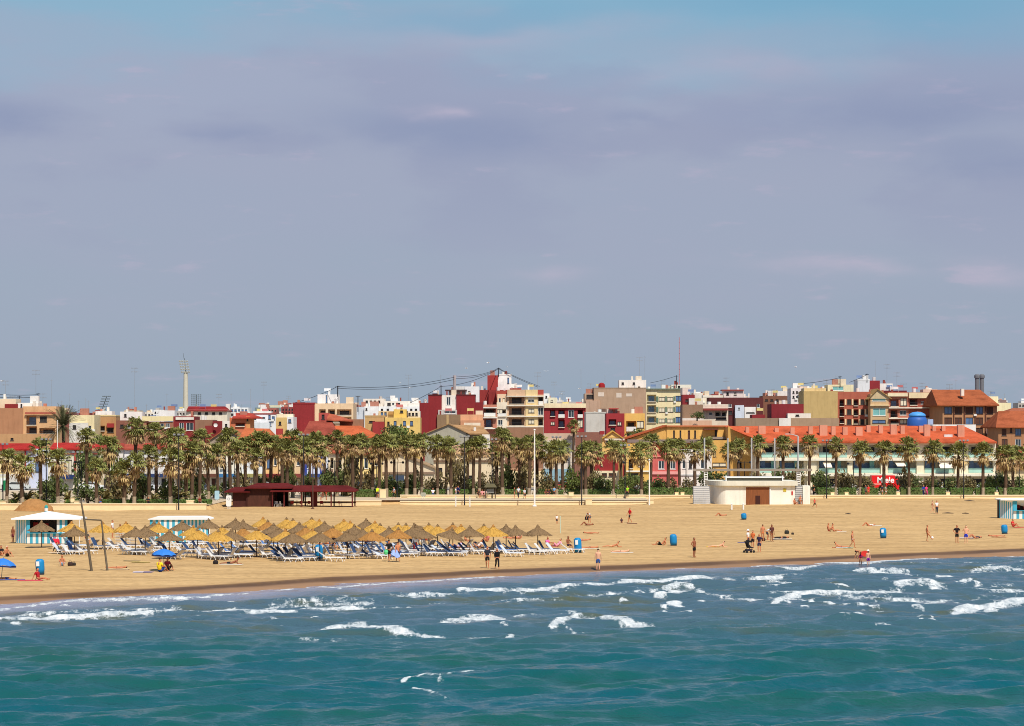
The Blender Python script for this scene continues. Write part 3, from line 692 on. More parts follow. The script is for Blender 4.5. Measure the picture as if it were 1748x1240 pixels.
b.block(408, 472, 760, (190,130,95), depth=16); b.roof((400,760),(474,760),(418,731),(460,732), -.6, 8, (214,104,56))
b = Bd('big blank dark red wall with cream loggia flats and white roof hut', 600, 550)
b.block(500, 537, 690, (158,20,26), depth=14, parapet=(158,20,26)); b.block(537, 603, 689, (244,206,156), ops=[('a',560,572,699,709),('a',575,600,699,709),('l',545,556,699,709),('l',545,600,712,722)], dy=.3, depth=13)
b.block(542, 577, 673.5, (240,240,242), b=689, dy=3, depth=6, ops=[('u',556,559,675,688)]); b.block(508, 520, 687, (70,20,20), b=690, dy=3, depth=2)
b = Bd('broad terracotta hipped roofs with a small red hut on top', 520, 575, name='tiled_hall')
b.block(515, 640, 745, (176,98,74), depth=20); b.roof((513,748),(580,748),(528,719),(566,719), -.6, 9, (176,74,58)); b.roof((572,746),(644,746),(568,727),(615,727), -.7, 8, (226,100,48))
b.block(544, 560, 705, (196,74,58), b=722, dy=10, depth=5, ops=[('d',549,554,708,716)]); b.roof((558,716),(600,718),(560,706),(572,708), 8, 12, (205,96,66)); b.block(580, 620, 716, (170,122,86), dy=14, depth=4)
b = Bd('white stepped flats on the skyline behind the yellow house', 740, 650)
b.block(603, 623, 695, (206,214,224)); b.block(622, 646, 694, (238,238,238), dy=-1, ops=[('d',624,627,697,701)]); b.block(620, 656, 681, (240,226,208), dy=4, ops=row('d',[624,631,638,645],4,[684],4)); 
b.block(656, 700, 685, (238,228,212), dy=3, ops=row('d',[661,677],6,[688],5)+[('w',669,673,688,692)]); b.block(645, 717, 694, (240,240,240), dy=1, ops=row('d',[650,660,700,708],4,[698],5)); b.block(697, 717, 688, (242,234,222), dy=2)
b.block(648, 652, 677, (200,190,180), b=681, dy=5, depth=2)
b = Bd('yellow house with stepped roof terraces and small blue windows', 580, 668, name='town_house')
b.block(656, 717, 713, (242,200,90), ops=[('u',672,677,719,727),('u',688,693,719,727),('u',700,705,719,727),('d',661,665,720,727)]); b.block(623, 657, 712, (214,168,92), ops=[('d',630,640,719,722)], parapet=(200,160,90))
b.block(646, 696, 702, (238,206,150), b=713, dy=2, depth=5, ops=row('u',[650,656],4,[704],6)); b.block(663, 672, 703, (206,150,60), b=708, dy=1.5, depth=.4); b.block(672, 694, 699, (250,206,70), b=713, dy=1.2, depth=3, ops=[('d',683,688,701,705)])
b.block(694, 717, 702, (236,224,200), b=713, dy=2, depth=4, ops=row('d',[697,703,709],4,[705],5)); b.block(636, 656, 720, (172,34,30), dy=-1.5, depth=1.3)
# --- red stepped blocks
b = Bd('dark red stepped party-wall block with a white stairwell between', 640, 770)
b.block(716, 732, 688, (150,14,24), depth=12); b.block(731, 754, 676, (152,14,24), dy=.4, depth=12, parapet=(90,20,24)); b.block(754, 780, 675, (244,236,222), ops=[('w',762,769,678,692)], dy=1, depth=10)
b.block(779, 811, 676, (152,14,24), dy=.5, depth=12, parapet=(110,16,24)); b.block(809, 824, 687, (146,14,24), dy=.8, depth=12)
b.block(748, 780, 700, (206,196,190), dy=-1.2, depth=2, ops=[('w',758,778,702,706)]); b.block(738, 747, 672, (90,20,24), b=676, dy=3, depth=3)
b = Bd('white roof huts with a dark flat canopy on the dark red block', 655, 795, name='roof_hut', cat='hut')
b.block(794, 818, 660, (244,244,242), b=690, depth=7, ops=[('s',799,803,668,674)]); b.block(766, 795, 668, (238,214,190), b=690, depth=6, dy=1); b.band(760, 797, 665.5, 667.5, (90,60,60), dy=-.8, depth=7, name='canopy')
b = Bd('tan house with brown upper wall below the dark red blocks', 600, 785, name='town_house')
b.block(746, 786, 708, (150,118,82), depth=8); b.band(762, 766, 708, 740, (196,160,100), dy=-.1, depth=.1, name='pilaster'); b.block(786, 824, 708, (236,172,120), depth=8, dy=.3, ops=[('s',810,820,721,727)]); b.block(786, 826, 718, (222,150,100), dy=-1.4, depth=1.6)
b = Bd('grey gabled warehouse with a tan tiled side roof', 540, 780, name='warehouse')
b.gable((725,742),(800,741),(766,725),(176,170,148),(190,140,96), depth=14); b.block(800, 826, 740, (170,160,140), dy=2, depth=10); b.roof((796,740),(834,740),(770,725),(822,727), 0, 9, (202,146,100)); b.block(792, 820, 722, (236,222,196), b=733, dy=10, depth=3)
b = Bd('bright red tower beside a tall white stair block', 700, 850)
b.block(832, 850, 641, (176,36,30), depth=9); b.block(850, 873, 641, (246,244,240), dy=.4, depth=9, ops=[('u',866,869,645,655)], parapet=(240,238,234)); b.block(818, 870, 666, (160,34,30), dy=-1.5, depth=8); b.block(872, 883, 655, (240,238,234), dy=2, depth=7)
b.block(834, 849, 670, (150,30,28), dy=-3, depth=1.2)
b = Bd('beige five-storey apartment block with deep balconies and a white left wing', 690, 885)
b.block(847, 868, 667, (176,64,44), dy=2); b.block(849, 865, 673, (236,200,160), b=690, dy=1.2, depth=2, ops=[('w',851,855,680,688),('s',858,862,680,688)])
b.block(824, 848, 691, (200,120,90), dy=-.6, ops=[('lp',826,846,697,711),('lb',827,841,715,730)]); b.block(848, 866, 687, (240,224,196), dy=-.2, ops=[('s',843,858,699,706),('lp',850,864,699,711),('w',850,858,717,726)])
b.block(866, 897, 665.5, (222,180,138), ops=[('l',869,895,677,690),('l',869,895,695,709),('l',869,895,714,727)], depth=12); b.block(897, 918, 665.5, (240,208,140), dy=-.3, depth=12, ops=[('ws',901,912,679,687),('s',902,912,698,705),('s',902,912,716,724)])
b.block(918, 928, 665.5, (190,60,40), dy=.1, depth=12, b=674); b.block(918, 928, 674, (214,180,140), dy=0, depth=12, ops=[('lp',919,927,677,691),('w',918.6,927.4,696,709),('l',919,927,714,727)])
for yy in (676, 692, 710.5, 728): b.band(865, 929, yy, yy+1.6, (240,228,206), dy=-.8, depth=.75, name='floor_slab')
for yy in (695.5, 712.5, 731): b.band(824, 848, yy, yy+1.8, (244,238,226), dy=-1.6, depth=.9, name='floor_slab')
b.block(870, 890, 663, (170,50,36), b=665.5, dy=3, depth=4)
b = Bd('rough brown party wall of a demolished house behind the palms', 520, 880, name='ruined_wall', cat='wall')
b.block(828, 866, 742, (150,104,76), depth=2); b.block(866, 928, 730, (166,116,82), depth=2, dy=.5); b.block(832, 926, 800, (206,150,104), dy=-2, depth=1.8)
b.block(858, 870, 735, (140,96,72), dy=.3, depth=2)
b = Bd('white and cream distant flats right of the beige block', 820, 938)
b.block(928, 938, 672, (240,240,238), ops=[('d',931,934,676,680)]); b.block(936, 951, 679, (240,232,196), dy=-2, ops=[('s',940,944,683,687)]); b.block(950, 996, 686, (190,180,175), dy=12)
b = Bd('red apartment house with pale windows under a cream parapet', 620, 965)
b.block(929, 1000, 697, (172,26,34), ops=[('lb',939,948,700,711),('s',940,947,720,726),('lpb',953,964,700,713),('lb',953,964,717,730),('w',970,980,700,713),('lp',986,995,700,713),('s',986,995,716,730)]); b.band(929, 1000, 689, 696.6, (248,226,176), dy=-.5, depth=8, name='parapet')
b = Bd('pale plaster house with a light blue lower wall', 500, 955, name='town_house')
b.block(928, 982, 752, (232,216,196), ops=[('d',936,942,780,787),('d',966,970,778,786),('w',952,957,760,770)]); b.block(928, 981, 801, (140,186,206), dy=-.4, depth=.39, name='painted_dado'); b.block(928, 982, 740, (214,178,150), b=752, dy=.6, depth=6)
b.block(982, 1030, 738, (156,98,78), dy=1, ops=[('d',990,996,770,780)])
b = Bd('huge blank tan party wall with white patches and a white roof hut', 740, 1052)
b.block(1014, 1103, 664, (188,152,120), depth=20, parapet=(170,140,110)); b.block(998, 1022, 672, (196,160,130), dy=1, depth=12, ops=[('d',1001,1013,674,681)]); b.block(1000, 1024, 684, (200,160,130), dy=-.5, depth=1.5); b.block(1022,1034,698,(120,90,76),dy=-.3,depth=.3)
b.block(1057, 1103, 649, (244,234,222), b=664, dy=4, depth=8, ops=[('d',1061,1065,653,657),('d',1080,1084,653,657),('d',1089,1093,660,664)])
for q in ((1021,670,10,7),(1052,671,9,8),(1069,672,10,5)): b.block(q[0], q[0]+q[2], q[1], (226,206,188), b=q[1]+q[3], dy=-.03, depth=.03, name='plaster_patch')
x, z = P(1027, 664, 745); MB().lathe([(0,0),(.9,0),(.95,.6),(.9,1.3),(.5,1.7),(0,1.8)], 14, (x,745,z)).build('water_tank', mat('red_tank', S(150,30,35)), b.e, b.o)
b = Bd('plain light grey shed wall beside the red house', 600, 1016, name='shed')
b.block(1000, 1036, 706, (206,200,190), depth=12, parapet=(200,195,185))
b = Bd('crimson house with a hanging blue window and cream roof terrace', 570, 1050, name='town_house')
b.block(1035, 1066, 706, (172,24,32), ops=[('lb',1039,1052,716,726),('s',1054,1061,720,727),('d',1042,1050,731,736)]); b.block(1036, 1054, 699, (236,206,190), b=706, dy=2, depth=4); b.band(1040, 1056, 697, 699, (190,60,50), dy=0, depth=4, name='awning')
b = Bd('orange-yellow house with a wide loggia window', 575, 1084, name='town_house')
b.block(1066, 1101, 706, (246,190,66), ops=[('s',1087,1099,719,731),('lp',1069,1086,719,736),('d',1070,1078,740,748)])
b = Bd('cream and green striped apartment block with blue corner windows', 745, 1134)
b.block(1103, 1122, 665, (236,222,172), ops=[('lb',1104.5,1120,674,686),('lb',1104.5,1120,692,704),('lb',1104.5,1120,711,722)], depth=14)
b.block(1122, 1165, 665, (246,228,170), dy=.15, depth=14, ops=[('s',1125,1135,678,685),('s',1139,1149,678,685),('u',1153,1163,676,685),('s',1125,1135,696,704),('s',1139,1149,696,704),('u',1153,1163,694,704),('s',1125,1135,715,722),('s',1139,1149,715,722),('u',1153,1163,712,722)])
for yy in (677, 695, 713.5): b.band(1135.5, 1138.5, yy, yy+9, (100,132,110), dy=.1, depth=.05, name='green_panel'); b.band(1149.5, 1152.5, yy, yy+9, (100,132,110), dy=.1, depth=.05, name='green_panel'); b.band(1120.2, 1124, yy, yy+9, (100,132,110), dy=-.1, depth=.1, name='green_panel')
b.band(1102, 1165, 663.5, 665.2, (120,140,120), dy=-.5, depth=8, name='cornice'); b.block(1146, 1180, 657, (240,232,212), b=665, dy=5, depth=6, ops=[('d',1157,1161,659,664)]); b.block(1129, 1136, 657, (240,238,232), b=665, dy=5, depth=3)
b = Bd('pale rooftops stepping down behind a dark red wall', 700, 1178)
b.block(1165, 1186, 674, (150,24,34), depth=7, ops=[('d',1170,1175,682,686)]); b.block(1184, 1200, 671, (244,234,214), dy=2); b.block(1165, 1178, 662, (236,214,196), dy=6, b=675); b.block(1186, 1212, 678, (240,226,200), dy=4, ops=[('d',1194,1198,682,686)])
b.block(1176, 1192, 680, (236,224,214), dy=-1, depth=.9)
b = Bd('brown stone wall house with dark shrubs on its terrace', 610, 1183, name='town_house')
b.block(1165, 1200, 691, (156,118,88), depth=8); b.block(1165, 1201, 714, (214,208,200), dy=-2, depth=2); b.block(1165,1215,718,(226,176,140),dy=-3,depth=1)
b = Bd('white terraced house with a long dark red awning', 620, 1222, name='town_house')
b.block(1198, 1243, 693, (240,222,196), ops=[('w',1210,1216,704,709),('l',1221,1230,703,711),('l',1232,1240,703,711),('d',1222,1240,713,717)], parapet=(246,232,206)); b.band(1200, 1242, 697.5, 701, (160,50,40), dy=-1.4, depth=1.35, name='awning')
b = Bd('long dark brown tiled-front flats with pale blue end walls', 690, 1258)
b.block(1211, 1303, 679, (104,40,40), depth=10, ops=row('w',[1220,1292],5,[690],6)+[('w',1243,1249,690,696),('d',1222,1228,702,706),('d',1243,1250,702,708)]); b.block(1255, 1270, 692, (206,216,232), dy=-1.5, depth=1.4, ops=[('w',1260,1263,696,700)]); b.block(1271, 1290, 695, (238,232,226), dy=-1.3, depth=1.2, ops=[('d',1274,1288,704,705.5)])
b.block(1235, 1270, 666, (240,222,212), b=679, dy=3, depth=6, ops=[('d',1240,1244,670,675),('s',1253,1257,670,675)]); b.band(1234, 1271, 665, 667, (170,60,50), dy=2.5, depth=6, name='red_coping'); b.block(1200, 1236, 675, (242,232,210), b=679, dy=3, depth=5)
b = Bd('brown brick flats with a blue roof sheet behind the maroon block', 720, 1330)
b.block(1302, 1354, 676, (142,88,62), depth=10, ops=row('d',[1306,1315,1324],5,[682],3)); b.block(1327, 1350, 668, (238,232,226), b=676, dy=2, depth=5); b.band(1333, 1351, 685, 689, (60,110,190), dy=-3, depth=3, name='blue_sheet')
b = Bd('white crooked stack of pale flats beside the khaki block', 700, 1362)
b.block(1350, 1373, 663, (240,226,224), ops=row('d',[1353,1359,1365],3,[668,676],4)+[('u',1361,1371,675,679)]); b.block(1365, 1378, 660, (236,200,170), dy=2)
b = Bd('maroon corrugated block with a low white hut in front', 600, 1344)
b.block(1317, 1372, 690, (140,16,30), depth=10); b.block(1345, 1384, 706, (238,228,214), dy=-3, depth=3, ops=[('d',1358,1364,708,711)]); b.block(1284, 1306, 708, (150,20,32), dy=-2, depth=6)
b.block(1256, 1330, 714, (160,132,104), dy=-4, depth=3, ops=[('s',1331,1345,716,723)]); b.block(1330, 1350, 714, (232,226,216), dy=-4.5, depth=3); b.block(1350, 1432, 714, (176,142,108), dy=-4, depth=3)
b = Bd('big blank khaki-yellow block with a cream roof room', 640, 1402)
b.block(1372, 1430, 668, (206,172,98), depth=12); b.block(1372, 1410, 663, (232,200,130), b=668, dy=1, depth=6); b.block(1413, 1457, 657, (236,224,176), b=669, dy=5, depth=7, ops=[('g',1421,1440,660,667)])
b = Bd('brick-banded apartment block with cream piers and dark windows', 645, 1458)
b.block(1430, 1486, 669, (190,92,62), depth=12, ops=[('l',1433,1441,682,694),('l',1433,1441,698,711),('l',1433,1441,715,723)]+[q for yy in (682,699,716) for q in (('d',1446,1453,yy,yy+9),('l',1457,1465,yy,yy+11 if yy<716 else yy+8),('d',1469,1475,yy,yy+9),('d',1479,1483.5,yy,yy+10))])
for xx in (1442, 1454, 1466, 1476): 
    for yy in (681.5, 698.5, 715.5): b.band(xx, xx+2.6, yy, yy+10, (244,220,160), dy=-.12, depth=.12, name='cream_pier')
b = Bd('beige corner block with teal glazed bays and a stone gable', 640, 1500)
b.block(1486, 1517, 673, (214,176,122), depth=12, ops=[('g',1489,1512,680,685),('g',1490,1512,697,710),('u',1489,1512,717,723)]); b.gable((1484,680),(1519,680),(1498,665),(216,190,140),(200,150,90), depth=10, dy=-.2, b=681); b.band(1485, 1518, 691, 693, (240,208,150), dy=-.5, depth=.5, name='floor_slab')
b = Bd('white and dark red roof huts on the skyline right of centre', 690, 1490, name='roof_hut', cat='hut')
b.block(1464, 1484.5, 650, (226,228,232), b=672, depth=8, parapet=(244,244,244)); b.block(1484.5, 1502, 650, (158,22,34), b=672, depth=8, dy=.2); b.block(1502, 1524, 655, (244,240,232), b=672, depth=6, dy=1); b.block(1500, 1548, 667, (120,20,32), b=674, depth=5, dy=-1)
b = Bd('brick and cream apartment block with white balcony bands', 640, 1562)
b.block(1517, 1551, 670, (196,112,80), depth=12, ops=[('lb',1520,1534,682,694),('s',1537,1548,680,693),('l',1520,1532,700,713),('w',1536,1547,701,709),('l',1520,1534,717,724),('s',1536,1548,716,724)]); b.block(1551, 1609, 670, (170,82,60), dy=.2, depth=12, ops=[('l',1553,1566,681,692),('w',1572,1579,685,690),('w',1586,1593,685,690),('lp',1598,1608,681,692),('w',1586,1593,701,707),('l',1598,1608,701,712),('l',1598,1608,717,724)])
b.band(1515, 1549, 671.5, 677, (246,226,180), dy=-.6, depth=.6, name='cream_band'); b.band(1551, 1609, 670.5, 680, (246,222,168), dy=-.7, depth=.85, name='cream_band'); b.band(1517, 1609, 695.5, 697.5, (246,232,208), dy=-.8, depth=.95, name='floor_slab'); b.band(1517, 1609, 713.5, 715.5, (246,232,208), dy=-.8, depth=.95, name='floor_slab'); b.band(1565, 1586, 698, 710, (176,90,66), dy=-.3, depth=.4)
b.block(1576, 1600, 665, (232,200,170), b=670, dy=5, depth=5)
b = Bd('large brown brick block under a broad terracotta roof with a white chimney', 620, 1655)
bays = [(1612,1625),(1630,1642),(1648,1661),(1666,1678),(1684,1695)]
ops = [( 'm' if (i+j)%3 else 'u', a, c, yy, yy+12) for i,(a,c) in enumerate(bays) for j,yy in enumerate((695,713,731))]
b.block(1609, 1702, 692, (196,136,84), depth=20, ops=ops)
for xx in (1627.5, 1645.5, 1664, 1681.5): b.band(xx, xx+1.4, 693, 750, (110,58,40), dy=-.3, depth=.3, name='downpipe')
b.roof((1600,691.5),(1706,691.5),(1590,665.5),(1673,665.5), -1.2, 11, (188,92,50)); b.block(1641, 1646, 664, (240,226,208), b=676, dy=3, depth=1.6, name='chimney')
b = Bd('cream flats behind the terracotta roof at the right edge', 760, 1705)
b.block(1688, 1704, 677, (244,228,180)); b.block(1698, 1726, 688, (248,232,176), dy=-3); b.block(1706, 1718, 683, (140,110,110), b=688, dy=0, depth=3)
b = Bd('brown house with terracotta roof and shuttered windows at the right edge', 600, 1730, name='town_house')
b.block(1704, 1780, 729, (184,124,74), depth=14, ops=[('m',1710,1718,732,744),('u',1733,1743,732,744),('m',1710,1720,750,762),('w',1733,1743,750,762),('m',1724,1728,731,739)]); b.roof((1700,729),(1790,729),(1704,702),(1790,702), -1, 9, (190,92,52)); b.roof((1720,704),(1800,704),(1728,697),(1800,697), 12, 18, (190,100,70))
b = Bd('blue domed tank on a blue base above the orange roof', 560, 1568, name='water_tank', cat='tank')
x0, z0 = P(1568, 727, 560); s_ = 560/F
MB().lathe([(0,15*s_),(9*s_,15*s_),(14*s_,15.5*s_),(15*s_,17*s_),(13.5*s_,20*s_),(8*s_,23*s_),(0,24*s_)], 24, (x0,562,z0)).build('dome', mat('blue_dome', S(80,150,215), .5), b.e, b.o, smooth=True)
MB().lathe([(17*s_,0),(17*s_,9*s_),(15*s_,14*s_),(12*s_,15.4*s_)], 24, (x0,562,z0)).build('base', mat('blue_base', S(50,95,170), .5), b.e, b.o, smooth=True)
b.block(1584, 1593, 716, (170,190,230), dy=4, depth=2, b=727)
b = Bd('white garden wall rising behind the right end of the orange roof', 540, 1630, name='white_outbuilding')
b.block(1592, 1666, 725, (240,234,228), depth=8)
# --- long orange-roofed residence
b = Bd('long white residence with bright orange tiled roof, many chimneys and glass balconies', 470, 1480, name='terraced_residence')
fac = [(1296,1312),(1314,1340),(1344,1372)]
ops = []
for a, c in [(1297,1325),(1330,1372),(1398,1446),(1456,1503),(1516,1564),(1578,1628),(1653,1695)]:
    ops += [('at', a, c, 760, 782), ('atb', a, c, 787, 808), ('an', a, c, 815, 838)]
b.block(1290, 1700, 754, (240,226,192), depth=16, ops=ops)
for a, c in [(1297,1325),(1330,1372),(1398,1446),(1456,1503),(1516,1564),(1578,1628),(1653,1695)]:
    b.block((a+c)/2+5, (a+c)/2+13, 787, (110,160,160), b=808, dy=.7, depth=.1, m=TEAL, name='sliding_glass'); b.block(a+1, a+9, 787, (0,0,0), b=808, dy=.6, depth=.1, m=BLUEG, name='sliding_glass')
for q, (yy, hh) in enumerate(((783,3.6),(809,4))): b.band(1292, 1700, yy, yy+hh, (246,236,210), dy=-1.1, depth=1.1, name='floor_slab')
b.roof((1300,754),(1702,754.5),(1236,727.5),(1645,727.5), -1.4, 10, (226,92,44), thick=.3)
for (xx, t_, bt, w) in [(1276,729,739,6),(1301,727,741,12),(1326,731,738,7),(1353,730,741,7),(1384,728,741,7),(1406,726,744,13),(1423,728,743,7),(1443,729,743,8),(1467,729,744,11),(1483,726,738,7),(1504,726,740,7),(1526,725,742,11),(1541,727,741,7),(1573,727,738,8),(1583,725,745,10),(1595,727,736,6),(1611,727,736,6),(1641,726,746,11)]:
    f_ = (754-bt)/27; dyc = -1.4+11.4*max(0.1,f_)
    b.block(xx-w/2, xx+w/2, t_, (232,150,112), b=bt+1.5, dy=dyc, depth=1.2, name='chimney')
b.block(1612, 1626, 742, (230,228,224), b=747, dy=2, depth=.8, name='skylight')
for a, c in ((1378,1394),(1447,1455),(1504,1515),(1565,1577),(1630,1652)):
    b.block(a, c, 786.8, (250,236,196), b=838, dy=-.5, depth=.5, name='pier')
aw = [(1528,1544,789,796),(1601,1624,787,799),(1405,1418,789,798)]
for a, c, t_, bt in aw: 
    x0, z1 = P(a, t_, 469); x1, z0 = P(c, bt, 469)
    MB().poly([(x0,469.6,z1),(x1,469.6,z1),(x1+.2,468.2,z0),(x0+.3,468.2,z0)]).poly([(x0,469.6,z1-.03),(x1,469.6,z1-.03),(x1+.2,468.2,z0-.05),(x0+.3,468.2,z0-.05)]).build('awning', mat('awning_cream', S(240,226,206), .8), b.e, b.o)
# --- yellow buildings
b = Bd('large orange-yellow house with a sloping roofline and slit windows', 485, 1165, name='yellow_house')
b.block(1138, 1243, 728, (244,184,62), depth=14, ops=[('d',1149,1152,735,748),('d',1160,1163,735,748),('m',1174,1178,735,750),('d',1185,1188,735,748),('d',1220,1224,734,746),('d',1237,1240,735,748)])
x0, zt = P(1070, 751, 485); x1, zt1 = P(1138, 728, 485); MB().prism([(x0,.5),(x1,.5),(x1,zt1),(x0,zt)][::-1], 485.2, 498).build('wall', plaster((240,180,60)), b.e, b.o)
MB().prism([(x0-.5,zt),(x1,zt1+.02),(x1,zt1+.25),(x0-.5,zt+.25)][::-1], 484.7, 498.4).build('verge', tiles((200,90,40)), b.e, b.o)
b.band(1138, 1244, 726.5, 728.5, (226,120,50), dy=-.4, depth=.4, name='verge'); b.band(1200, 1226, 732, 734, (120,60,40), dy=-1.5, depth=1.5, name='canopy'); b.band(1215,1243,746,750,(150,140,130),dy=-2,depth=2,name='terrace_railing'); b.band(1070,1215,750.5,756,(150,128,120),dy=-2.5,depth=2.4,name='terrace_slab')
b = Bd('mustard gable end joined to the orange-roofed residence', 478, 1265, name='yellow_house')
x0, za = P(1243, 728, 478); x1, zb_ = P(1291, 750, 478)
b.block(1215, 1291, 752, (236,176,56), depth=10, ops=[('wb',1260,1265,765,782),('l',1262,1266,788,800),('d',1218,1222,770,780),('s',1216,1240,790,797)])
MB().prism([(x0,P(0,752.2,478)[1]),(x1,P(0,752.2,478)[1]),(x1,zb_),(x0,za)][::-1], 478.1, 488).build('gable_wall', plaster((226,172,62)), b.e, b.o)
b = Bd('deep yellow two-storey house with an iron balcony', 465, 1090, name='town_house')
b.block(1069, 1112, 758, (248,192,66), ops=[('l',1073,1081,783,800),('w',1090,1099,780,797),('d',1072,1090,808,818)]); b.band(1069, 1112, 803.5, 806, (246,238,220), dy=-.3, depth=.3)
b = Bd('coral pink house with white framed windows', 465, 1135, name='town_house')
b.block(1112, 1158, 770, (226,92,82), ops=[('w',1124,1134,787,801),('w',1144,1153,787,801)]); b.band(1112, 1158, 779, 780.5, (246,140,120), dy=-.2, depth=.2); b.band(1112, 1158, 805, 810, (250,160,150), dy=-.3, depth=.3); b.gable((1112,770),(1128,770),(1117,757),(206,40,36),(206,60,50), depth=4, dy=-.1, b=771)
b = Bd('white house with grey dado and dark windows beside the coral house', 466, 1188, name='town_house')
b.block(1159, 1215, 768, (244,232,220), ops=[('w',1165,1170,786,800),('d',1176,1181,786,800),('w',1196,1203,785,800),('s',1190,1195,775,780)]); b.band(1159, 1215, 810, 812, (206,206,206), dy=-.2, depth=.2)
b = Bd('dark crimson low house above a cream ground floor', 470, 1035, name='town_house')
b.block(1015, 1056, 776, (164,16,22), ops=[('s',1026,1029,792,796)]); b.block(1014, 1057, 804, (244,226,180), dy=-.4, depth=.39, ops=[('m',1027,1036,808,814),('m',1039,1052,808,814),('w',1029,1034,818,826)])
b = Bd('ornate yellow gabled front with crimson corner pots', 480, 1045, name='town_house')
b.block(1028, 1063, 747, (248,200,90), ops=[('w',1034,1052,752,756)]); b.gable((1032,747),(1060,747),(1046,737),(250,206,100),(240,180,70), depth=5, dy=-.15, b=747.2); b.band(1024, 1032, 736, 742, (170,24,32), dy=-.3, depth=3, name='pot'); b.band(1059, 1066, 738, 745, (170,24,32), dy=-.3, depth=3, name='pot'); b.band(1032,1066,749,752,(240,226,200),dy=-.35,depth=.35)
# --- low front row on the left
b = Bd('low cream and white house with a long red tiled roof, far left', 456, 30, name='terrace_house')
b.block(-20, 43, 766, (246,220,156), ops=[('m',2,8,792,806),('d',20,25,792,806)]); b.roof((-24,767),(60,767),(-10,757),(52,757), -.6, 5, (196,30,26)); b.band(-20, 43, 775, 777, (160,60,40), dy=-.2, depth=.2); b.block(43, 82, 766.5, (206,216,246), dy=.1, ops=[('d',48,55,792,806),('u',60,68,786,806)]); b.band(42.5, 44.5, 766, 806, (170,40,36), dy=-.25, depth=.3, name='red_pier'); b.block(-20, 44, 810, (228,220,206), dy=-3, depth=2.8)
b = Bd('white house with garage panels, navy blue awning and red tiled roof', 456, 110, name='terrace_house')
b.block(82, 127, 766, (246,236,214), ops=[('s',100,110,785,811),('s',112,123,785,811),('wb',86,90,790,808)]); b.roof((84,766),(168,766),(92,756),(160,756), -.6, 5, (204,34,28)); b.band(88, 128, 811, 818, (30,60,120), dy=-1.2, depth=1.2, name='awning'); b.band(82, 172, 774, 776, (160,56,44), dy=-.2, depth=.2); b.band(127, 130, 766, 815, (190,70,50), dy=-.3, depth=.35, name='red_pier')
b.block(130, 172, 766, (246,226,180), dy=.1, ops=[('w',134,140,786,800),('w',152,159,786,800),('d',134,142,803,815)])
segs = [(172,212,(238,230,222),'white low house behind the second palm cluster',757,(180,60,50),None),(212,246,(244,240,238),'bright white house between palms with a navy shop band',758,(196,80,60),(40,66,120)),(246,286,(240,236,230),'white house with red tiled roof and tall windows, left of the date palm row',757,(200,60,44),(40,66,120)),
        (286,330,(246,232,200),'cream house with a brown awning strip left of the beach bar',758,(206,96,70),(120,70,50)),(330,372,(240,226,196),'cream house with dark upstairs windows left of the beach bar',760,(190,96,70),(120,70,50)),(372,412,(250,240,214),'pale house above a bright blue shop front',761,(206,110,76),(30,120,180)),
        (412,452,(236,240,246),'cool white house with an olive shop front',759,(200,96,66),(170,160,80)),(452,476,(244,200,120),'narrow apricot house behind the palms',762,(190,90,60),(150,40,36)),(476,516,(240,206,150),'peach house with a small balcony behind the palms',764,(200,100,70),(150,60,50)),
        (516,560,(226,232,246),'white house with vivid blue painted piers',762,(200,90,60),(40,80,170)),(560,600,(244,222,180),'cream house behind the red canopy of the beach bar',764,(200,90,60),(150,70,50)),(600,650,(250,220,130),'yellow house with terracotta cornice by the hi-vis walker',766,(196,80,60),(230,190,120))]
for (a, c, col, lab, ry, rc, sh) in segs:
    b = Bd(lab, 458+rnd.random()*4, (a+c)/2, name='terrace_house')
    n_ = 3 if c-a > 36 else 2; w_ = (c-a)/n_; oo = []
    for i in range(n_):
        x_ = a+w_*i+w_*.3; oo.append((rnd.choice(['w','d','l','u']), x_, x_+w_*.4, 782, 800 if rnd.random() < .6 else 795)); oo.append((rnd.choice(['d','s','m']), x_-1, x_+w_*.45, 817, 834))
    b.block(a+.3, c-.3, ry+8, col, ops=oo, depth=10)
    b.roof((a,ry+8),(c,ry+8),(a+1,ry),(c-1,ry), -.5, 5, rc)
    if sh: b.band(a+.5, c-.5, 809, 815, sh, dy=-.9, depth=.9, name='awning')
    if sh == (40,80,170):
        for q in (a+4, a+31): b.band(q, q+4, 780, 830, (36,66,170), dy=-.25, depth=.25, name='blue_pier')
b = Bd('beige gabled warehouse with a shed roof in the middle', 465, 700, name='warehouse')
b.gable((650,786),(742,800),(674,772),(236,214,176),(190,150,120), depth=12); b.band(652, 742, 806, 809, (150,120,96), dy=-.3, depth=.3); b.block(664, 690, 812, (60,80,110), b=822, dy=-.3, depth=.3, name='blue_door')
b = Bd('long cream hall with a brown cornice and small dark window', 472, 800, name='warehouse')
b.block(740, 862, 772, (240,216,172), ops=[('d',715+30,755,799,807),('s',850,856,790,800),('d',800,806,812,822)]); b.band(740, 862, 786, 788.5, (130,96,74), dy=-.3, depth=.3); b.roof((738,773),(864,773),(750,760),(850,760), -.5, 6, (206,150,120)); b.block(823, 836, 742, (240,232,218), dy=3, depth=5)
b = Bd('cream wall house with a brown tiled roof at the right edge', 480, 1738, name='town_house')
b.block(1701, 1790, 800, (238,214,160), ops=[('w',1703,1712,810,818)]); b.roof((1700,800),(1790,800),(1712,778),(1790,776), -.5, 6, (176,120,84)); b.roof((1722,778),(1800,778),(1740,764),(1800,764), 8, 13, (190,80,56))
b = Bd('low cream houses seen between the trunks in the middle right', 470, 1000, name='terrace_house')
b.block(862, 928, 806, (244,214,150), ops=row('d',[870,890,910],6,[816],12)); b.block(981, 1014, 790, (150,96,76), dy=.3, ops=[('d',990,997,800,812)])
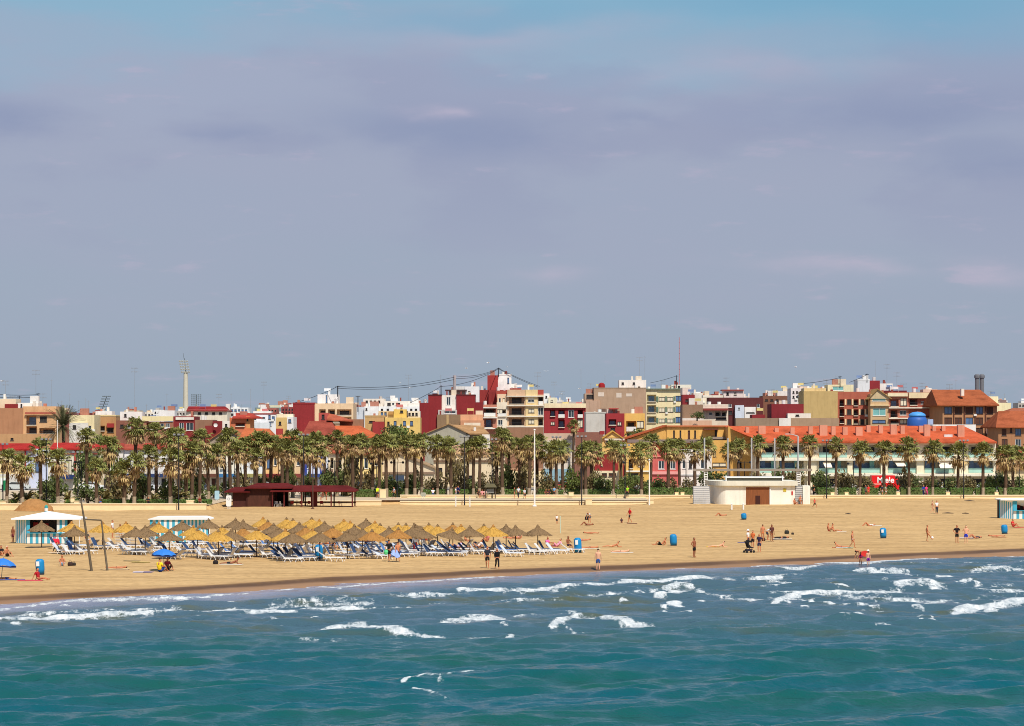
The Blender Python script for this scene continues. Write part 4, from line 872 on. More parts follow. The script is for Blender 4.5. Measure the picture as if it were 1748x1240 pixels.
b = Bd('ochre gable roof seen through palms behind the beach bar', 490, 480, name='warehouse')
b.block(470, 520, 752, (222,128,74), depth=9); b.roof((466,753),(524,753),(476,742),(508,742), -.6, 5, (224,110,60))

# distant low blocks that fill the skyline between the nearer roofs
rf_ = random.Random(19); FARC = [(236,226,210),(226,200,160),(200,120,90),(238,236,232),(176,90,76),(214,190,140),(190,180,170),(160,60,56)]
for i, (px, w, pt) in enumerate([(70,24,703),(102,22,704),(132,20,705),(158,22,703),(212,26,701),(246,22,704),(262,18,700),(300,22,702),(392,24,699),(446,26,697),(480,22,695),(596,18,692),(640,26,688),(700,22,690),(942,20,684),(962,26,687),(990,18,686),(1196,20,674),(1216,22,673),(1306,30,671),(1340,24,669),(1388,22,666),(1700,20,684),(1738,26,688)]):
    cc = FARC[(i*3+1) % 8]; b = Bd('faint %s block far behind, %s of the distant row from the left' % (['cream','sandy','terracotta','white','rusty','straw-coloured','grey','dull red'][(i*3+1) % 8], nth(i+1)), 860+rf_.random()*120, px+w/2, name='distant_block', group='distant blocks on the skyline')
    b.block(px, px+w, pt, cc, depth=9, ops=row('d', [px+2+q*5.2 for q in range(int((w-4)/5.2)+1)], 2.6, [pt+3, pt+9], 3.2)); b.block(px+w*.2, px+w*.5, pt-rf_.uniform(2,5), FARC[(i*5) % 8], b=pt, dy=2, depth=5)
# ---------------------------------------------------------------- palms
def leafmat(name, col, var=.35, scale=3.0, rough=.6):
    m = mat(name, col, rough, var, scale, spec=.2)
    n, l = m.node_tree.nodes, m.node_tree.links; b = n['Principled BSDF']
    src = b.inputs['Base Color'].links[0].from_socket
    g = n.new('ShaderNodeNewGeometry'); hs = n.new('ShaderNodeHueSaturation')
    mr = n.new('ShaderNodeMapRange'); mr.inputs['To Min'].default_value = .6; mr.inputs['To Max'].default_value = 1.5
    l.new(g.outputs['Random Per Island'], mr.inputs[0]); l.new(mr.outputs[0], hs.inputs['Value'])
    mr2 = n.new('ShaderNodeMapRange'); mr2.inputs['To Min'].default_value = .475; mr2.inputs['To Max'].default_value = .52
    l.new(g.outputs['Random Per Island'], mr2.inputs[0]); l.new(mr2.outputs[0], hs.inputs['Hue'])
    l.new(src, hs.inputs['Color']); l.new(hs.outputs[0], b.inputs['Base Color'])
    return m
FROND = leafmat('palm_green', (0.200,0.200,0.055)); DEADF = leafmat('palm_dead', (0.42,0.29,0.13)); TRUNK = mat('palm_trunk', (0.10,0.060,0.036), .95, .35, 2.5, stretch=(1,1,3), bump=.6)
TRUNKL = mat('palm_trunk_base', (0.36,0.28,0.19), .95, .2, 2.0, bump=.4)
LEAFD = leafmat('leaf_dark', (0.100,0.125,0.038)); LEAFM = leafmat('leaf_mid', (0.130,0.165,0.042)); LEAFO = leafmat('leaf_olive', (0.190,0.150,0.066)); HEDGE = leafmat('hedge_green', (0.075,0.135,0.028))
DATEF = leafmat('date_frond', (0.125,0.120,0.050))
WOODB = mat('branch_brown', (0.10,0.075,0.055), .9, .2, 3)
def fan(mb, base, d, L, rad, r, n=7, arc=2.3, droop=.15):
    """one fan leaf: petiole and a fan of folded segments"""
    d = d.normalized(); up = Vector((0,0,1)); s = d.cross(up)
    s = s.normalized() if s.length > .05 else Vector((1,0,0)); nn = s.cross(d).normalized()
    c = base + d*L; w = .025
    mb.poly([base-s*w, base+s*w, c+s*w, c-s*w])
    b = len(mb.v)
    for i in range(n):
        a = (i-(n-1)/2)/(n-1)*arc; a2 = a + arc/(n-1)*.36; a1 = a - arc/(n-1)*.36
        rr = rad*(1-.12*abs(a))*r.uniform(.7,1.2); dz = -droop*rr - abs(a)*.10*rr
        tip = c + d*(math.cos(a)*rr) + s*(math.sin(a)*rr) + Vector((0,0,dz))
        m1 = c + d*(math.cos(a1)*rr*.62) + s*(math.sin(a1)*rr*.62) + nn*.04; m2 = c + d*(math.cos(a2)*rr*.62) + s*(math.sin(a2)*rr*.62) - nn*.03
        mb.poly([c, m1, tip, m2])
def crown_mesh(seed):
    r = random.Random(seed); g, dd = MB(), MB()
    for i in range(54):
        az = r.random()*6.283; el = r.uniform(-.35, 1.35)
        d = Vector((math.cos(az)*math.cos(el), math.sin(az)*math.cos(el), math.sin(el)))
        fan(g, Vector((0,0,.1)), d, r.uniform(.5,.95), r.uniform(.6,.95), r, droop=.3)
    for i in range(46):
        az = r.random()*6.283; el = r.uniform(-1.2, .12); h = r.uniform(-.7, .1)
        d = Vector((math.cos(az)*math.cos(el), math.sin(az)*math.cos(el), math.sin(el)))
        fan(dd, Vector((0,0,h)), d, r.uniform(.40,.95)*(1 if el > -.6 else .6), r.uniform(.45,.8), r, n=5, arc=1.7, droop=.5)
    return g, dd
def mesh_of(mb, name, m, smooth=False):
    me = bpy.data.meshes.new(name); me.from_pydata([tuple(v) for v in mb.v], [], mb.f); me.update(); me.materials.append(m)
    if smooth: me.polygons.foreach_set('use_smooth', [True]*len(me.polygons))
    return me
CROWNS = []
for s_ in range(5):
    g, dd = crown_mesh(100+s_); CROWNS.append((mesh_of(g, 'green_fronds', FROND), mesh_of(dd, 'dead_fronds', DEADF)))
def trunk_me(seed):
    r = random.Random(seed); bx, by = r.uniform(-.03,.03), r.uniform(-.03,.03); mb = MB()
    N = 22; pts = []; rads = []
    for i in range(N+1):
        t = i/N; pts.append((bx*math.sin(t*3)*3, by*math.sin(t*2.4)*3, t)); rads.append((.34-.06*t if t > .25 else .27+.03*t)*(1+r.uniform(-.07,.07)) if t > .05 else .31)
    mb.tube(pts, rads, 9, cap=False); return mb
TR = [mesh_of(trunk_me(i), 'trunk', TRUNK, True) for i in range(4)]
def tb(seed):
    mb = MB(); mb.tube([(0,0,0),(0,0,.4),(0,0,1.0)], [.36,.315,.325], 9, cap=False); return mb
TB = mesh_of(tb(0), 'pale_trunk_base', TRUNKL, True)
# (px of crown, py of crown top, group row: 'f' front near wall, 'b' further back)
PALMS = [(11,767,0),(38,776,0),(70,749,1),(99,767,0),(148,731,2),(165,783,0),(185,744,2),(229,714,2),(229,773,0),(255,760,1),(267,722,2),(291,733,2),(291,764,0),(305,731,2),(327,754,1),(340,733,2),(356,757,1),(372,758,1),(394,731,2),(406,754,1),(437,735,2),(435,765,1),(462,744,2),(482,748,2),(500,733,2),(491,752,1),(516,748,2),(539,738,1),(554,744,2),(540,757,1),(575,735,2),(591,744,2),(603,744,1),(615,741,2),(647,742,1),(636,750,2),(660,742,1),(673,744,2),(694,743,1),(708,741,1),(720,741,2),(747,744,1),(761,746,2),(770,748,1),(799,753,2),(808,748,1),(818,744,1),(858,731,1),(849,757,2),(868,744,2),(903,744,1),(917,742,2),(896,762,2),(950,752,1),(961,753,2),(978,717,3),(993,760,1),(1010,754,2),(1000,752,1),(1047,751,1),(1061,755,2),(1095,755,1),(1110,740,2),(1141,750,1),(1161,750,2),(1187,755,1),(1205,747,2),(1245,755,1),(1248,745,3),(1261,748,2),(1293,744,1),(1338,744,1),(1381,742,1),(1426,747,1),(1468,752,1),(1509,753,1),(1552,747,1),(1592,751,1),(1635,756,1),(1678,756,1),(1716,759,1),(1729,762,2),(1755,760,1),(212,788,0),(318,772,1),(383,742,2),(420,747,2),(450,740,2),(528,744,2),(888,747,2),(940,757,2)]
PALMS.sort()
r = random.Random(3)
npalm = {}
for i, (px, py, dep) in enumerate(PALMS):
    xw = (px-874)/F*390
    Yp = (356 if px < 350 else 380 if px < 520 else 393 if px < 1108 else 405.5) + (0 if dep == 0 else r.uniform(.5,2.5) if dep == 1 else r.uniform(7,15) if dep == 2 else 105)
    if dep == 1 and px < 350: Yp += 3
    x, zt = P(px, py, Yp); sc = r.uniform(1.08,1.42) if dep < 3 else .95
    if px > 1280: sc *= 1.08
    h = zt - 1.3*sc - .64
    side = 'left of the beach bar' if px < 395 else 'behind the beach bar' if px < 610 else 'between beach bar and tall flagpole' if px < 905 else 'right of the white flagpole' if px < 1180 else 'behind the lifeguard building' if px < 1395 else 'before the orange-roofed residence'
    npalm[side] = npalm.get(side, 0)+1
    e = empty('fan_palm', (x, Yp, .64), 'fan palm, %s from the left %s' % (nth(npalm[side]), side), 'palm tree', 'fan palms along the promenade', r.random()*6.28)
    k = r.randrange(5)
    t = link('trunk', TR[r.randrange(4)], e); tw_ = r.uniform(.68,.9); t.scale = (tw_, tw_, h); e.rotation_euler.x = r.uniform(-.02,.02); e.rotation_euler.y = r.uniform(-.025,.025)
    bb = link('pale_trunk_base', TB, e); bb.scale = (tw_*1.02,tw_*1.02,h*.12 + .5); bb.location.z = -.01
    for me in CROWNS[k]:
        c = link(me.name.split('.')[0], me, e, (0,0,h)); c.scale = (sc,sc,sc)
# pinnate palms
def date_crown(seed, n, L, w=.38, el0=-.35, el1=1.35, sag=.55):
    r = random.Random(seed); mb = MB()
    for i in range(n):
        az = r.random()*6.283; el = r.uniform(el0, el1); l_ = L*r.uniform(.8,1.1)
        d = Vector((math.cos(az)*math.cos(el), math.sin(az)*math.cos(el), math.sin(el))); s = d.cross(Vector((0,0,1))).normalized()
        pts = [d*(l_*t) + Vector((0,0,-sag*l_*t*t*t)) for t in (0,.2,.4,.6,.8,1)]
        for j in range(5):
            a, b_ = pts[j], pts[j+1]; m_ = (a+b_)/2
            mb.poly([a-s*.03, b_-s*.03, b_+s*.03, a+s*.03])
            for q in range(4):
                t = (q+.2)/4; p0 = a.lerp(b_, t); dirv = (b_-a).normalized(); ww = w*(1-.5*(j+t)/5)
                for sg in (-1, 1):
                    tip = p0 + s*sg*ww + dirv*ww*.8 + Vector((0,0,-.06)); mb.poly([p0, p0+dirv*.09, tip])
    return mb
x, zt = P(108, 700, 480)
e = empty('date_palm', (x,480,.66), 'tall date palm with a huge round spiky crown rising above the red roofs', 'palm tree')
zc = P(108, 727, 480)[1]
mesh_h = zc-.66
link('trunk', mesh_of(MB().tube([(0,0,0),(.1,0,mesh_h*.5),(0,0,mesh_h)], [.4,.34,.3], 10), 'trunk', TRUNK, True), e)
link('fronds', mesh_of(date_crown(5, 130, 5.0, .55, -.7, 1.35, .16), 'fronds', leafmat('date_frond_big', (0.10,0.105,0.045))), e, (0,0,mesh_h))
LOWP = [mesh_of(date_crown(20+i, 46, 1.9, .3, .0, 1.25, .35), 'fronds', leafmat('low_palm', (0.24,0.19,0.075))) for i in range(2)]
LT = mesh_of(MB().tube([(0,0,0),(0,0,.7)], [.28,.2], 8), 'trunk', TRUNK, True)
for i, (px, py, s_) in enumerate([(45,852,1.25),(28,850,1.0),(117,853,1.1),(181,853,1.15),(304,853,1.35),(70,853,.9),(262,852,.9)]):
    Yp = 358+i*.6; x = (px-874)/F*Yp
    e = empty('low_date_palm', (x,Yp,.64), 'stubby tan-fronded low palm behind the left wall, %s largest of its kind' % nth(i+1), 'palm tree', 'low palms by the left wall', i*1.3)
    e.scale = (s_,)*3; link('trunk', LT, e); link('fronds', LOWP[i % 2], e, (0,0,.6))
# shrubs and bushy trees: many small leaf faces on scattered sprays
def shrub_me(seed, m, n=900, clumps=16, leaf=.14, flat=.7):
    r = random.Random(seed); mb = MB(); cs = []
    for i in range(clumps):
        az = r.random()*6.283; rr = r.random()**.5*.72; cs.append((Vector((math.cos(az)*rr, math.sin(az)*rr*.8, r.uniform(.25,1.25)*(1-rr*.45))), r.uniform(.2,.42)))
    for i in range(n):
        c, q = r.choice(cs); d = Vector((r.gauss(0,1), r.gauss(0,1), r.gauss(0,1)*flat)).normalized()*q*r.uniform(.55,1.1)
        p = c+d; p.z = max(p.z, .02)
        a = Vector((r.gauss(0,1), r.gauss(0,1), r.gauss(0,1))).normalized(); b_ = a.cross(Vector((r.gauss(0,1), r.gauss(0,1), r.gauss(0,1)))).normalized()
        l_ = leaf*r.uniform(.6,1.4); mb.poly([p-a*l_*.5, p+b_*l_*.35, p+a*l_*.5, p-b_*l_*.35])
    return mesh_of(mb, 'foliage', m)
SH = {'d': [shrub_me(i, LEAFD) for i in (1,2)], 'm': [shrub_me(i, LEAFM) for i in (3,4)], 'o': [shrub_me(i, LEAFO, 800) for i in (5,6)]}
def stem_me():
    mb = MB()
    for i in range(5):
        a = i*1.26; mb.tube([(0,0,-.1),(math.cos(a)*.12,math.sin(a)*.12,.4),(math.cos(a)*.45,math.sin(a)*.4,.85)], [.05,.035,.015], 5)
    return mesh_of(mb, 'stem', WOODB)
STEM = stem_me()
SHR = [(95,850,64,46,'d'),(75,852,40,32,'m'),(150,850,60,30,'d'),(205,850,66,50,'o'),(150,800,50,44,'d'),(190,800,50,46,'m'),(240,846,40,50,'d'),(285,850,50,18,'d'),(330,850,40,60,'d'),(365,842,30,16,'m'),(410,832,34,34,'o'),(490,835,30,56,'d'),(470,838,34,30,'d'),(560,836,26,50,'d'),(602,838,42,74,'o'),(583,838,30,50,'d'),(630,836,20,36,'o'),(652,842,28,30,'m'),(712,840,34,40,'o'),(775,842,30,74,'o'),(790,842,24,60,'o'),(735,840,26,26,'o'),(826,842,34,34,'o'),(868,842,36,60,'d'),(845,842,30,40,'o'),(895,842,34,54,'o'),(930,842,34,40,'o'),(975,842,38,46,'m'),(1015,842,34,44,'o'),(1040,840,28,24,'m'),(1085,838,44,30,'d'),(1120,838,40,28,'d'),(1145,838,36,22,'o'),(1175,836,30,22,'o'),(1220,830,60,34,'d'),(1290,828,34,26,'o'),(1335,840,40,46,'d'),(1360,840,34,50,'o'),(1400,840,40,40,'d'),(1440,838,44,38,'o'),(1400,845,30,20,'m'),(1475,838,34,30,'o'),(1545,838,34,40,'o'),(1562,838,30,30,'d'),(1590,838,44,26,'o'),(1625,840,36,30,'d'),(1650,840,40,28,'o'),(1705,842,40,44,'d'),(1690,842,30,30,'m'),(1740,843,40,34,'d'),(1660,842,30,18,'m'),(686,840,700-686+10,22,'d'),(530,838,28,34,'d'),(445,838,30,30,'m'),(660,738+25,0,0,'x'),(1000,842,26,30,'d'),(1062,842,30,26,'m')]
rb_ = random.Random(77)
for px in list(range(200, 1110, 46))+list(range(1400, 1748, 40)): SHR.append((px+rb_.uniform(-6,6), 842, rb_.uniform(24,42), rb_.uniform(16,40 if px < 1110 else 26), rb_.choice('ddmoo')))
cnt = {}
for i, (px, pb, w, h, k) in enumerate(sorted(SHR)):
    if k == 'x': continue
    Yp = (362 if px < 350 else 386 if px < 520 else 399 if px < 1108 else 410) + r.uniform(0,9)
    if pb < 830: Yp = 448
    s_ = Yp/F; x = (px-874)*s_
    nm = {'d':'dark green leafy bush','m':'fresh green leafy bush','o':'brownish feathery bush'}[k]; cnt[k] = cnt.get(k,0)+1
    e = empty('bush', (x,Yp,.64), '%s behind the promenade wall, %s of that colour from the left' % (nm, nth(cnt[k])), 'bush', 'bushes behind the promenade wall', r.random()*6.28)
    top = CH-(pb-h-HY)*s_-.64; wd = w*s_/2*1.15
    f_ = link('foliage', SH[k][i%2], e); f_.scale = (wd, wd, top/1.3); st = link('stem', STEM, e); st.scale = (wd*.9, wd*.9, top/1.3)
# round tree behind palms at the yellow house and a shrub on a terrace
for (px, pt, w, Yp, zb, lab) in [(685,727,62,486,.66,'big round green tree standing in front of the yellow house'),(172,742,44,470,.66,'green tree crown behind the palms left, under the ochre house'),(1190,702,24,604,13.2,'dark shrub on the terrace of the brown stone wall house'),(1085,730,46,560,6,'bushy green terrace plants beside the orange-yellow house'),(665,724,30,500,.66,'small dark tree leaning at the red annex wall')]:
    s_ = Yp/F; x = (px-874)*s_; zt = CH-(pt-HY)*s_
    e = empty('broadleaf_tree', (x,Yp,zb), lab, 'tree'); hh = zt-zb; cw = w*s_/2; ch_ = min(hh*.8, cw*1.5)
    c = link('crown', SH['m' if px in (685,172) else 'd'][0].copy(), e, (0,0,hh-ch_)); c.scale = (cw*1.2,cw*1.2,ch_/1.3)
    link('trunk', mesh_of(MB().tube([(0,0,0),(.05,0,hh-ch_*.5)], [.2,.1], 7), 'trunk', WOODB), e)
# hedges
def hedge(p0, p1, py, h, Yp, lab):
    s_ = Yp/F; x0, x1 = (p0-874)*s_, (p1-874)*s_; H_ = h*s_; n = int((x1-x0)*170); mb = MB(); rr = random.Random(int(p0))
    for i in range(n):
        p = Vector((rr.uniform(x0,x1), Yp+rr.uniform(-.5,.5), .66+H_*rr.uniform(.05,1)**.7+.06*math.sin(i)))
        a = Vector((rr.gauss(0,1),rr.gauss(0,1),rr.gauss(0,1))).normalized(); b_ = a.orthogonal().normalized(); l_ = rr.uniform(.08,.18)
        mb.poly([p-a*l_, p+b_*l_*.6, p+a*l_, p-b_*l_*.6])
    me = mb.build('hedge', HEDGE, None, ((x0+x1)/2, Yp, .66)); tag(me, lab, 'hedge', 'clipped hedges along the promenade')
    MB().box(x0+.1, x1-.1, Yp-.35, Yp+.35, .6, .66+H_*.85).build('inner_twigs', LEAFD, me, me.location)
hs = [(0,28),(52,92),(110,134),(168,225),(228,290),(292,340),(345,362),(600,642),(656,700),(722,760),(768,812),(862,905),(918,962),(968,1010),(1012,1042),(1050,1090),(1095,1150),(1152,1200),(1395,1424),(1430,1462),(1470,1500),(1503,1530),(1536,1575),(1580,1615),(1622,1660),(1664,1700),(1704,1760)]
for i, (a, c) in enumerate(hs):
    hedge(a, c, 855, 8 if a < 350 else 13, 357.5+(i%3)*.4 if a < 350 else 396+(i%3)*.5 if a < 1095 else 406.5+(i%3)*.4, 'green clipped hedge behind the wall, %s from the left %s' % (nth(i+1 if i < 7 else i-6 if i < 18 else i-17), 'on the left wall' if i < 7 else 'in the middle section' if i < 18 else 'right of the lifeguard building'))

# ---------------------------------------------------------------- posts, lamps, masts
IRON = mat('black_iron', (.02,.022,.028), .5); GREYP = mat('grey_pole', (.45,.46,.47), .5); WPAINT = mat('white_paint', (.82,.82,.80), .5, .05)
def lamp(px, pt, Yp, lab, kind=0, zb=None):
    x, zt = P(px, pt, Yp); zb = .66 if zb is None else zb
    e = empty('street_lamp', (x,Yp,zb), lab, 'street lamp', 'black promenade lamps'); h = zt-zb
    MB().tube([(0,0,0),(0,0,.8),(0,0,h)], [.11,.085,.05], 8).build('post', IRON, e)
    if kind == 0:      # tall post with small cross arms and spot heads
        MB().tube([(-.7,0,h-.15),(.7,0,h-.15)], .035, 6).build('arm', IRON, e)
        for q in (-.6, 0, .6): MB().box(q-.16, q+.16, -.18, .12, h-.12, h+.12).build('lamp_head', mat('lamp_grey', (.25,.26,.28), .4), e)
    else:              # double lantern
        MB().tube([(-.9,0,h-.05),(-.5,0,h-.2),(0,0,h-.25),(.5,0,h-.2),(.9,0,h-.05)], .035, 6).build('arm', IRON, e)
        for q in (-.9, .9): MB().lathe([(.02,-.30),(.16,-.26),(.2,-.05),(.12,.05),(.02,.1)], 10, (q,0,h-.05)).build('lantern', IRON, e)
lab0 = 'tall black lamp mast, %s from the left along the beach edge'
for i, (px, pt, Yp) in enumerate([(5,758,365),(79,750,359),(133,772,358),(305,742,352),(518,742,372),(793,745,377.0),(840,750,389),(950,746,396),(993,745,377.2),(1067,760,388),(1411,752,402.2),(1645,752,402.2)]):
    lamp(px, pt, Yp, lab0 % nth(i+1), 0, zb=GZ(P(px,0,Yp)[0], Yp)-.05 if Yp in (377.0,377.2,402.2,352) else None)
lab1 = 'short black lamp post with two lanterns on side arms, %s from the left'
for i, (px, pt, Yp) in enumerate([(12,788,372),(139,787,372),(386,790,388),(400,788,402),(484,775,400),(571,786,402),(678,788,396),(643,790,404),(973,788,404),(1074,788,404),(1171,788,410),(1271,788,412),(1700,790,412),(1740,790,412),(1612,790,412),(1457,790,416)]):
    lamp(px, pt, Yp, lab1 % nth(i+1), 1)
def pole(name, px, pt, Yp, rad, m, lab, cat, zb=0.0, cap=True, grp=None):
    x, zt = P(px, pt, Yp); h = zt-zb
    e = empty(name, (x,Yp,zb), lab, cat, grp)
    MB().tube([(0,0,-.1),(0,0,h*.5),(0,0,h)], [rad,rad*.85,rad*.6], 10).build('pole', m, e)
    if cap: MB().lathe([(0,h),(rad*1.3,h+.02),(rad*1.3,h+.12),(0,h+.22)], 10).build('finial', m, e)
    MB().lathe([(rad*2.4,-.05),(rad*2.4,.08),(rad*1.1,.14)], 12).build('base_ring', m, e)
    return e
pole('flagpole', 912.5, 735, 372, .13, WPAINT, 'tall white flagpole standing in the sand before the middle wall', 'flagpole')
pole('flagpole', 1108.5, 786, 373, .11, WPAINT, 'shorter white pole at the right end of the middle wall', 'flagpole')
pole('flagpole', 98, 720, 420, .07, WPAINT, 'white flagpole in front of the big date palm', 'flagpole')
pole('timber_post', 534, 775, 360, .09, mat('brown_post', (.10,.05,.035), .7), 'thin dark brown post in the sand before the beach bar canopy', 'post')
# frame with beam and five grey poles behind the lifeguard building
Yf = 398; e = empty('pergola_frame', (P(1283,0,Yf)[0],Yf,.66), 'concrete frame with a long beam and five grey poles behind the lifeguard building', 'frame'); o = e.location
CONC = mat('concrete_beam', S(150,140,128), .9, .12, 1)
xa, zb1 = P(1183, 800.5, Yf); xb, zb0 = P(1386, 804.5, Yf)
MB().box(xa, xb, Yf-.3, Yf+.3, zb0, zb1).build('beam', CONC, e, o)
for px in (1203,1243,1283.5,1323,1363):
    x, zt = P(px, 748 if px != 1363 else 745, Yf); MB().tube([(x,Yf+.6,.66),(x,Yf+.6,zt)], .12, 8).build('mast', GREYP, e, o)
for px in (1205,1363):
    x, _ = P(px, 800, Yf); lm = MB()
    for q in range(12): lm.box(x-.28, x+.28, Yf-.15, Yf+.15, .8+q*.33*1.1, .8+q*.33*1.1+.16)
    lm.box(x-.3, x-.22, Yf-.18, Yf+.18, .66, zb0).box(x+.22, x+.3, Yf-.18, Yf+.18, .66, zb0); lm.build('ladder_pier', WPAINT, e, o)
x, zt = P(1363, 745, Yf); MB().tube([(x,Yf+.6,zt),(x-.8,Yf+.5,zt+.25),(x-1.5,Yf+.4,zt+.35)], [.08,.06,.05], 6).box(x-2.0, x-1.4, Yf+.2, Yf+.6, zt+.28, zt+.42).build('lamp_arm', GREYP, e, o)

# stadium floodlights
FLO = mat('floodlight_concrete', S(196,190,172), .85, .06); LAMPM = mat('floodlight_lamp', S(200,200,190), .4, .1); STEELD = mat('dark_steel', (.13,.16,.18), .5)
Y_ = 900; x, zt = P(317, 636, Y_); e = empty('stadium_floodlight', (x,Y_,.6), 'tall concrete stadium floodlight column with a cluster of lamps', 'floodlight')
MB().tube([(0,0,0),(0,0,(zt-.6)*.6),(0,0,zt-.6)], [1.25,.95,.72], 14).build('column', FLO, e)
for k in range(5):
    hd = MB(); zz_ = zt-.4+k*.95
    for q in range(4):
        xx = -1.25+q*.85-(k*.18); hd.tube([(xx,-.7,zz_),(xx,-1.0,zz_-.15)], [.28,.36], 8)
    hd.box(-1.6-k*.18, 1.6-k*.18, -.72, -.6, zz_-.08, zz_+.04); hd.build('lamp_row', LAMPM, e)
MB().tube([(0,0,zt-.6),(-.4,0,zt+4.3)], .14, 6).tube([(-.6,0,zt+4.2),(-.9,0,zt+6.2)], .07, 5).build('frame', STEELD, e)
for (px, py, w, h, tilt, lab) in [(178,688,12,22,.18,'distant tilted stadium lamp rack on the skyline left'),(335,683,15,17,0,'distant square stadium lamp grid beside the tall floodlight')]:
    Y_ = 1150; s_ = Y_/F; x, z = P(px, py, Y_); e = empty('stadium_floodlight', (x,Y_,.6), lab, 'floodlight'); zc = z-.6
    MB().tube([(0,0,0),(0,0,zc-h*s_*.4)], [.7,.35], 8).build('column', FLO, e)
    for k in range(6):
        rw = MB(); zz_ = zc + (k/5-.5)*h*s_; sx = (k/5-.5)*h*s_*tilt*2
        for q in range(5): xx = sx+(q/4-.5)*w*s_; rw.box(xx-.28, xx+.28, -.5, -.1, zz_-.25, zz_+.25)
        rw.box(sx-w*s_/2, sx+w*s_/2, 0, .12, zz_-.06, zz_+.06); rw.build('lamp_row', STEELD, e)
    MB().tube([(-h*s_*.5*tilt*2,.3,zc-h*s_*.55),(h*s_*.5*tilt*2,.3,zc+h*s_*.5)], .16, 6).build('frame', STEELD, e)
# twin metal chimneys
for i, px in enumerate((1668,1676)):
    x, zt = P(px, 646, 640); tag(MB().lathe([(.55,0),(.55,zt-14),(.75,zt-13.9),(.75,zt-13.3),(.45,zt-13.0),(0,zt-12.9)], 12, (0,0,0)).build('metal_chimney', mat('chimney_steel', S(110,112,118), .5), None, (0,0,0), (x,640,14)), 'slim grey metal chimney behind the terracotta roof, %s of a pair' % ('left' if i == 0 else 'right'), 'chimney')
# rooftop aerials
ANT = [(60,632,690,620,1),(66,672,690,620,0),(87,648,700,640,0),(72,672,690,625,1),(118,672,705,650,0),(104,684,705,660,0),(145,680,710,800,0),(229,628,712,640,1),(249,690,705,640,0),(284,672,710,640,0),(133,684,706,660,0),(150,684,706,700,0),(373,673,700,760,1),(394,672,697,800,0),(427,664,700,760,0),(450,652,700,800,1),(445,690,702,720,1),(492,676,695,900,1),(412,690,705,700,0),(577,658,674,600,0),(612,676,700,640,1),(697,640,692,760,1),(703,660,690,760,0),(752,640,676,660,0),(664,678,690,760,1),(946,652,680,820,1),(918,636,668,700,1),(934,672,690,820,0),(992,630,668,740,0),(1092,610,650,760,1),(1101,608,650,745,0),(1160,576,660,750,2),(1240,645,668,700,1),(1130,650,660,745,1),(1033,640,668,745,0),(1412,648,660,645,1),(1373,650,665,640,0),(1428,640,660,645,0),(1495,616,652,690,0),(1515,622,656,690,1),(1532,636,668,690,1),(1543,655,668,690,1),(1575,654,668,690,1),(1622,656,668,650,1),(1633,648,668,650,0),(1692,668,680,760,1),(1716,672,690,760,0),(960,668,690,820,1),(1350,660,672,720,0),(1318,665,676,720,1),(20,676,690,620,1),(8,650,686,620,1),(1008,655,674,745,1),(1187,664,680,700,0),(220,696,712,640,1),(525,676,692,600,0)]
ALU = mat('aerial_metal', (.30,.31,.33), .5); REDW = mat('aerial_red', S(190,110,110), .5)
for i, (px, pt, pb, Y_, k) in enumerate(sorted(ANT)):
    x, zt = P(px, pt, Y_); _, zb = P(px, pb, Y_); mb = MB(); hh = zt-zb+1.2; r_ = .045 if k != 2 else .11
    mb.tube([(0,0,0),(0,0,hh)], [r_, r_*.7], 5)
    if k == 1:
        for q in range(2):
            zq = hh-.1-q*.9; mb.tube([(-.9,0,zq),(.9,0,zq)], .03, 4)
            for u in range(6): xx = -.8+u*.32; mb.tube([(xx,-.3,zq),(xx,.3,zq)], .02, 4); mb.tube([(xx,0,zq-.2),(xx,0,zq+.2)], .02, 4)
    if k == 2: 
        for q in range(10): mb.box(-.18,.18,-.18,.18, hh*q/10, hh*q/10+.06)
    if k == 0: mb.tube([(-.35,0,hh-.3),(.35,0,hh-.3)], .025, 4)
    tag(mb.build('roof_aerial', REDW if k == 2 else ALU, None, (0,0,0), (x,Y_+1,zb-1.2)), ('very tall thin red and white mast on the skyline, topmost of all' if k == 2 else 'thin %s on the skyline roofs, %s from the left' % ('comb-shaped aerial' if k == 1 else 'bare aerial rod', nth(i+1))), 'aerial', 'roof aerials on the skyline')
# rooftop pylons and cables
def pylon(px, pt, pb, Y_, lab, rad=.12, m=IRON):
    x, zt = P(px, pt, Y_); _, zb = P(px, pb, Y_); hh = zt-zb
    e = empty('cable_post', (x,Y_,zb), lab, 'post'); MB().tube([(0,0,-.5),(0,0,hh)], [rad,rad*.8], 7).build('post', m, e); MB().box(-.5,.5,-.06,.06,hh-.3,hh-.18).build('crossarm', m, e)
pylon(576,659,674,600,'black cable post on the white roof hut of the red wall block'); pylon(776,641,668,655,'thick grey-white post with cables above the dark red block', .45, mat('pale_post', S(170,160,160), .8)); pylon(851,628,641,700,'thin post on top of the white stair tower where the cables peak')
pylon(611,676,700,640,'dark post between the red wall block and white flats'); pylon(753,658,676,645,'short black post on the stepped dark red block'); pylon(65,671,690,610,'black roof post at the far left rooftops', .1); pylon(33,676,690,610,'second black roof post at the far left rooftops', .1)
pylon(1155,641,660,748,'bent dark roof post beside the tall mast'); pylon(1434,642,657,645,'dark cable post above the khaki block'); pylon(1480,638,650,690,'dark cable post on the white and red roof huts')
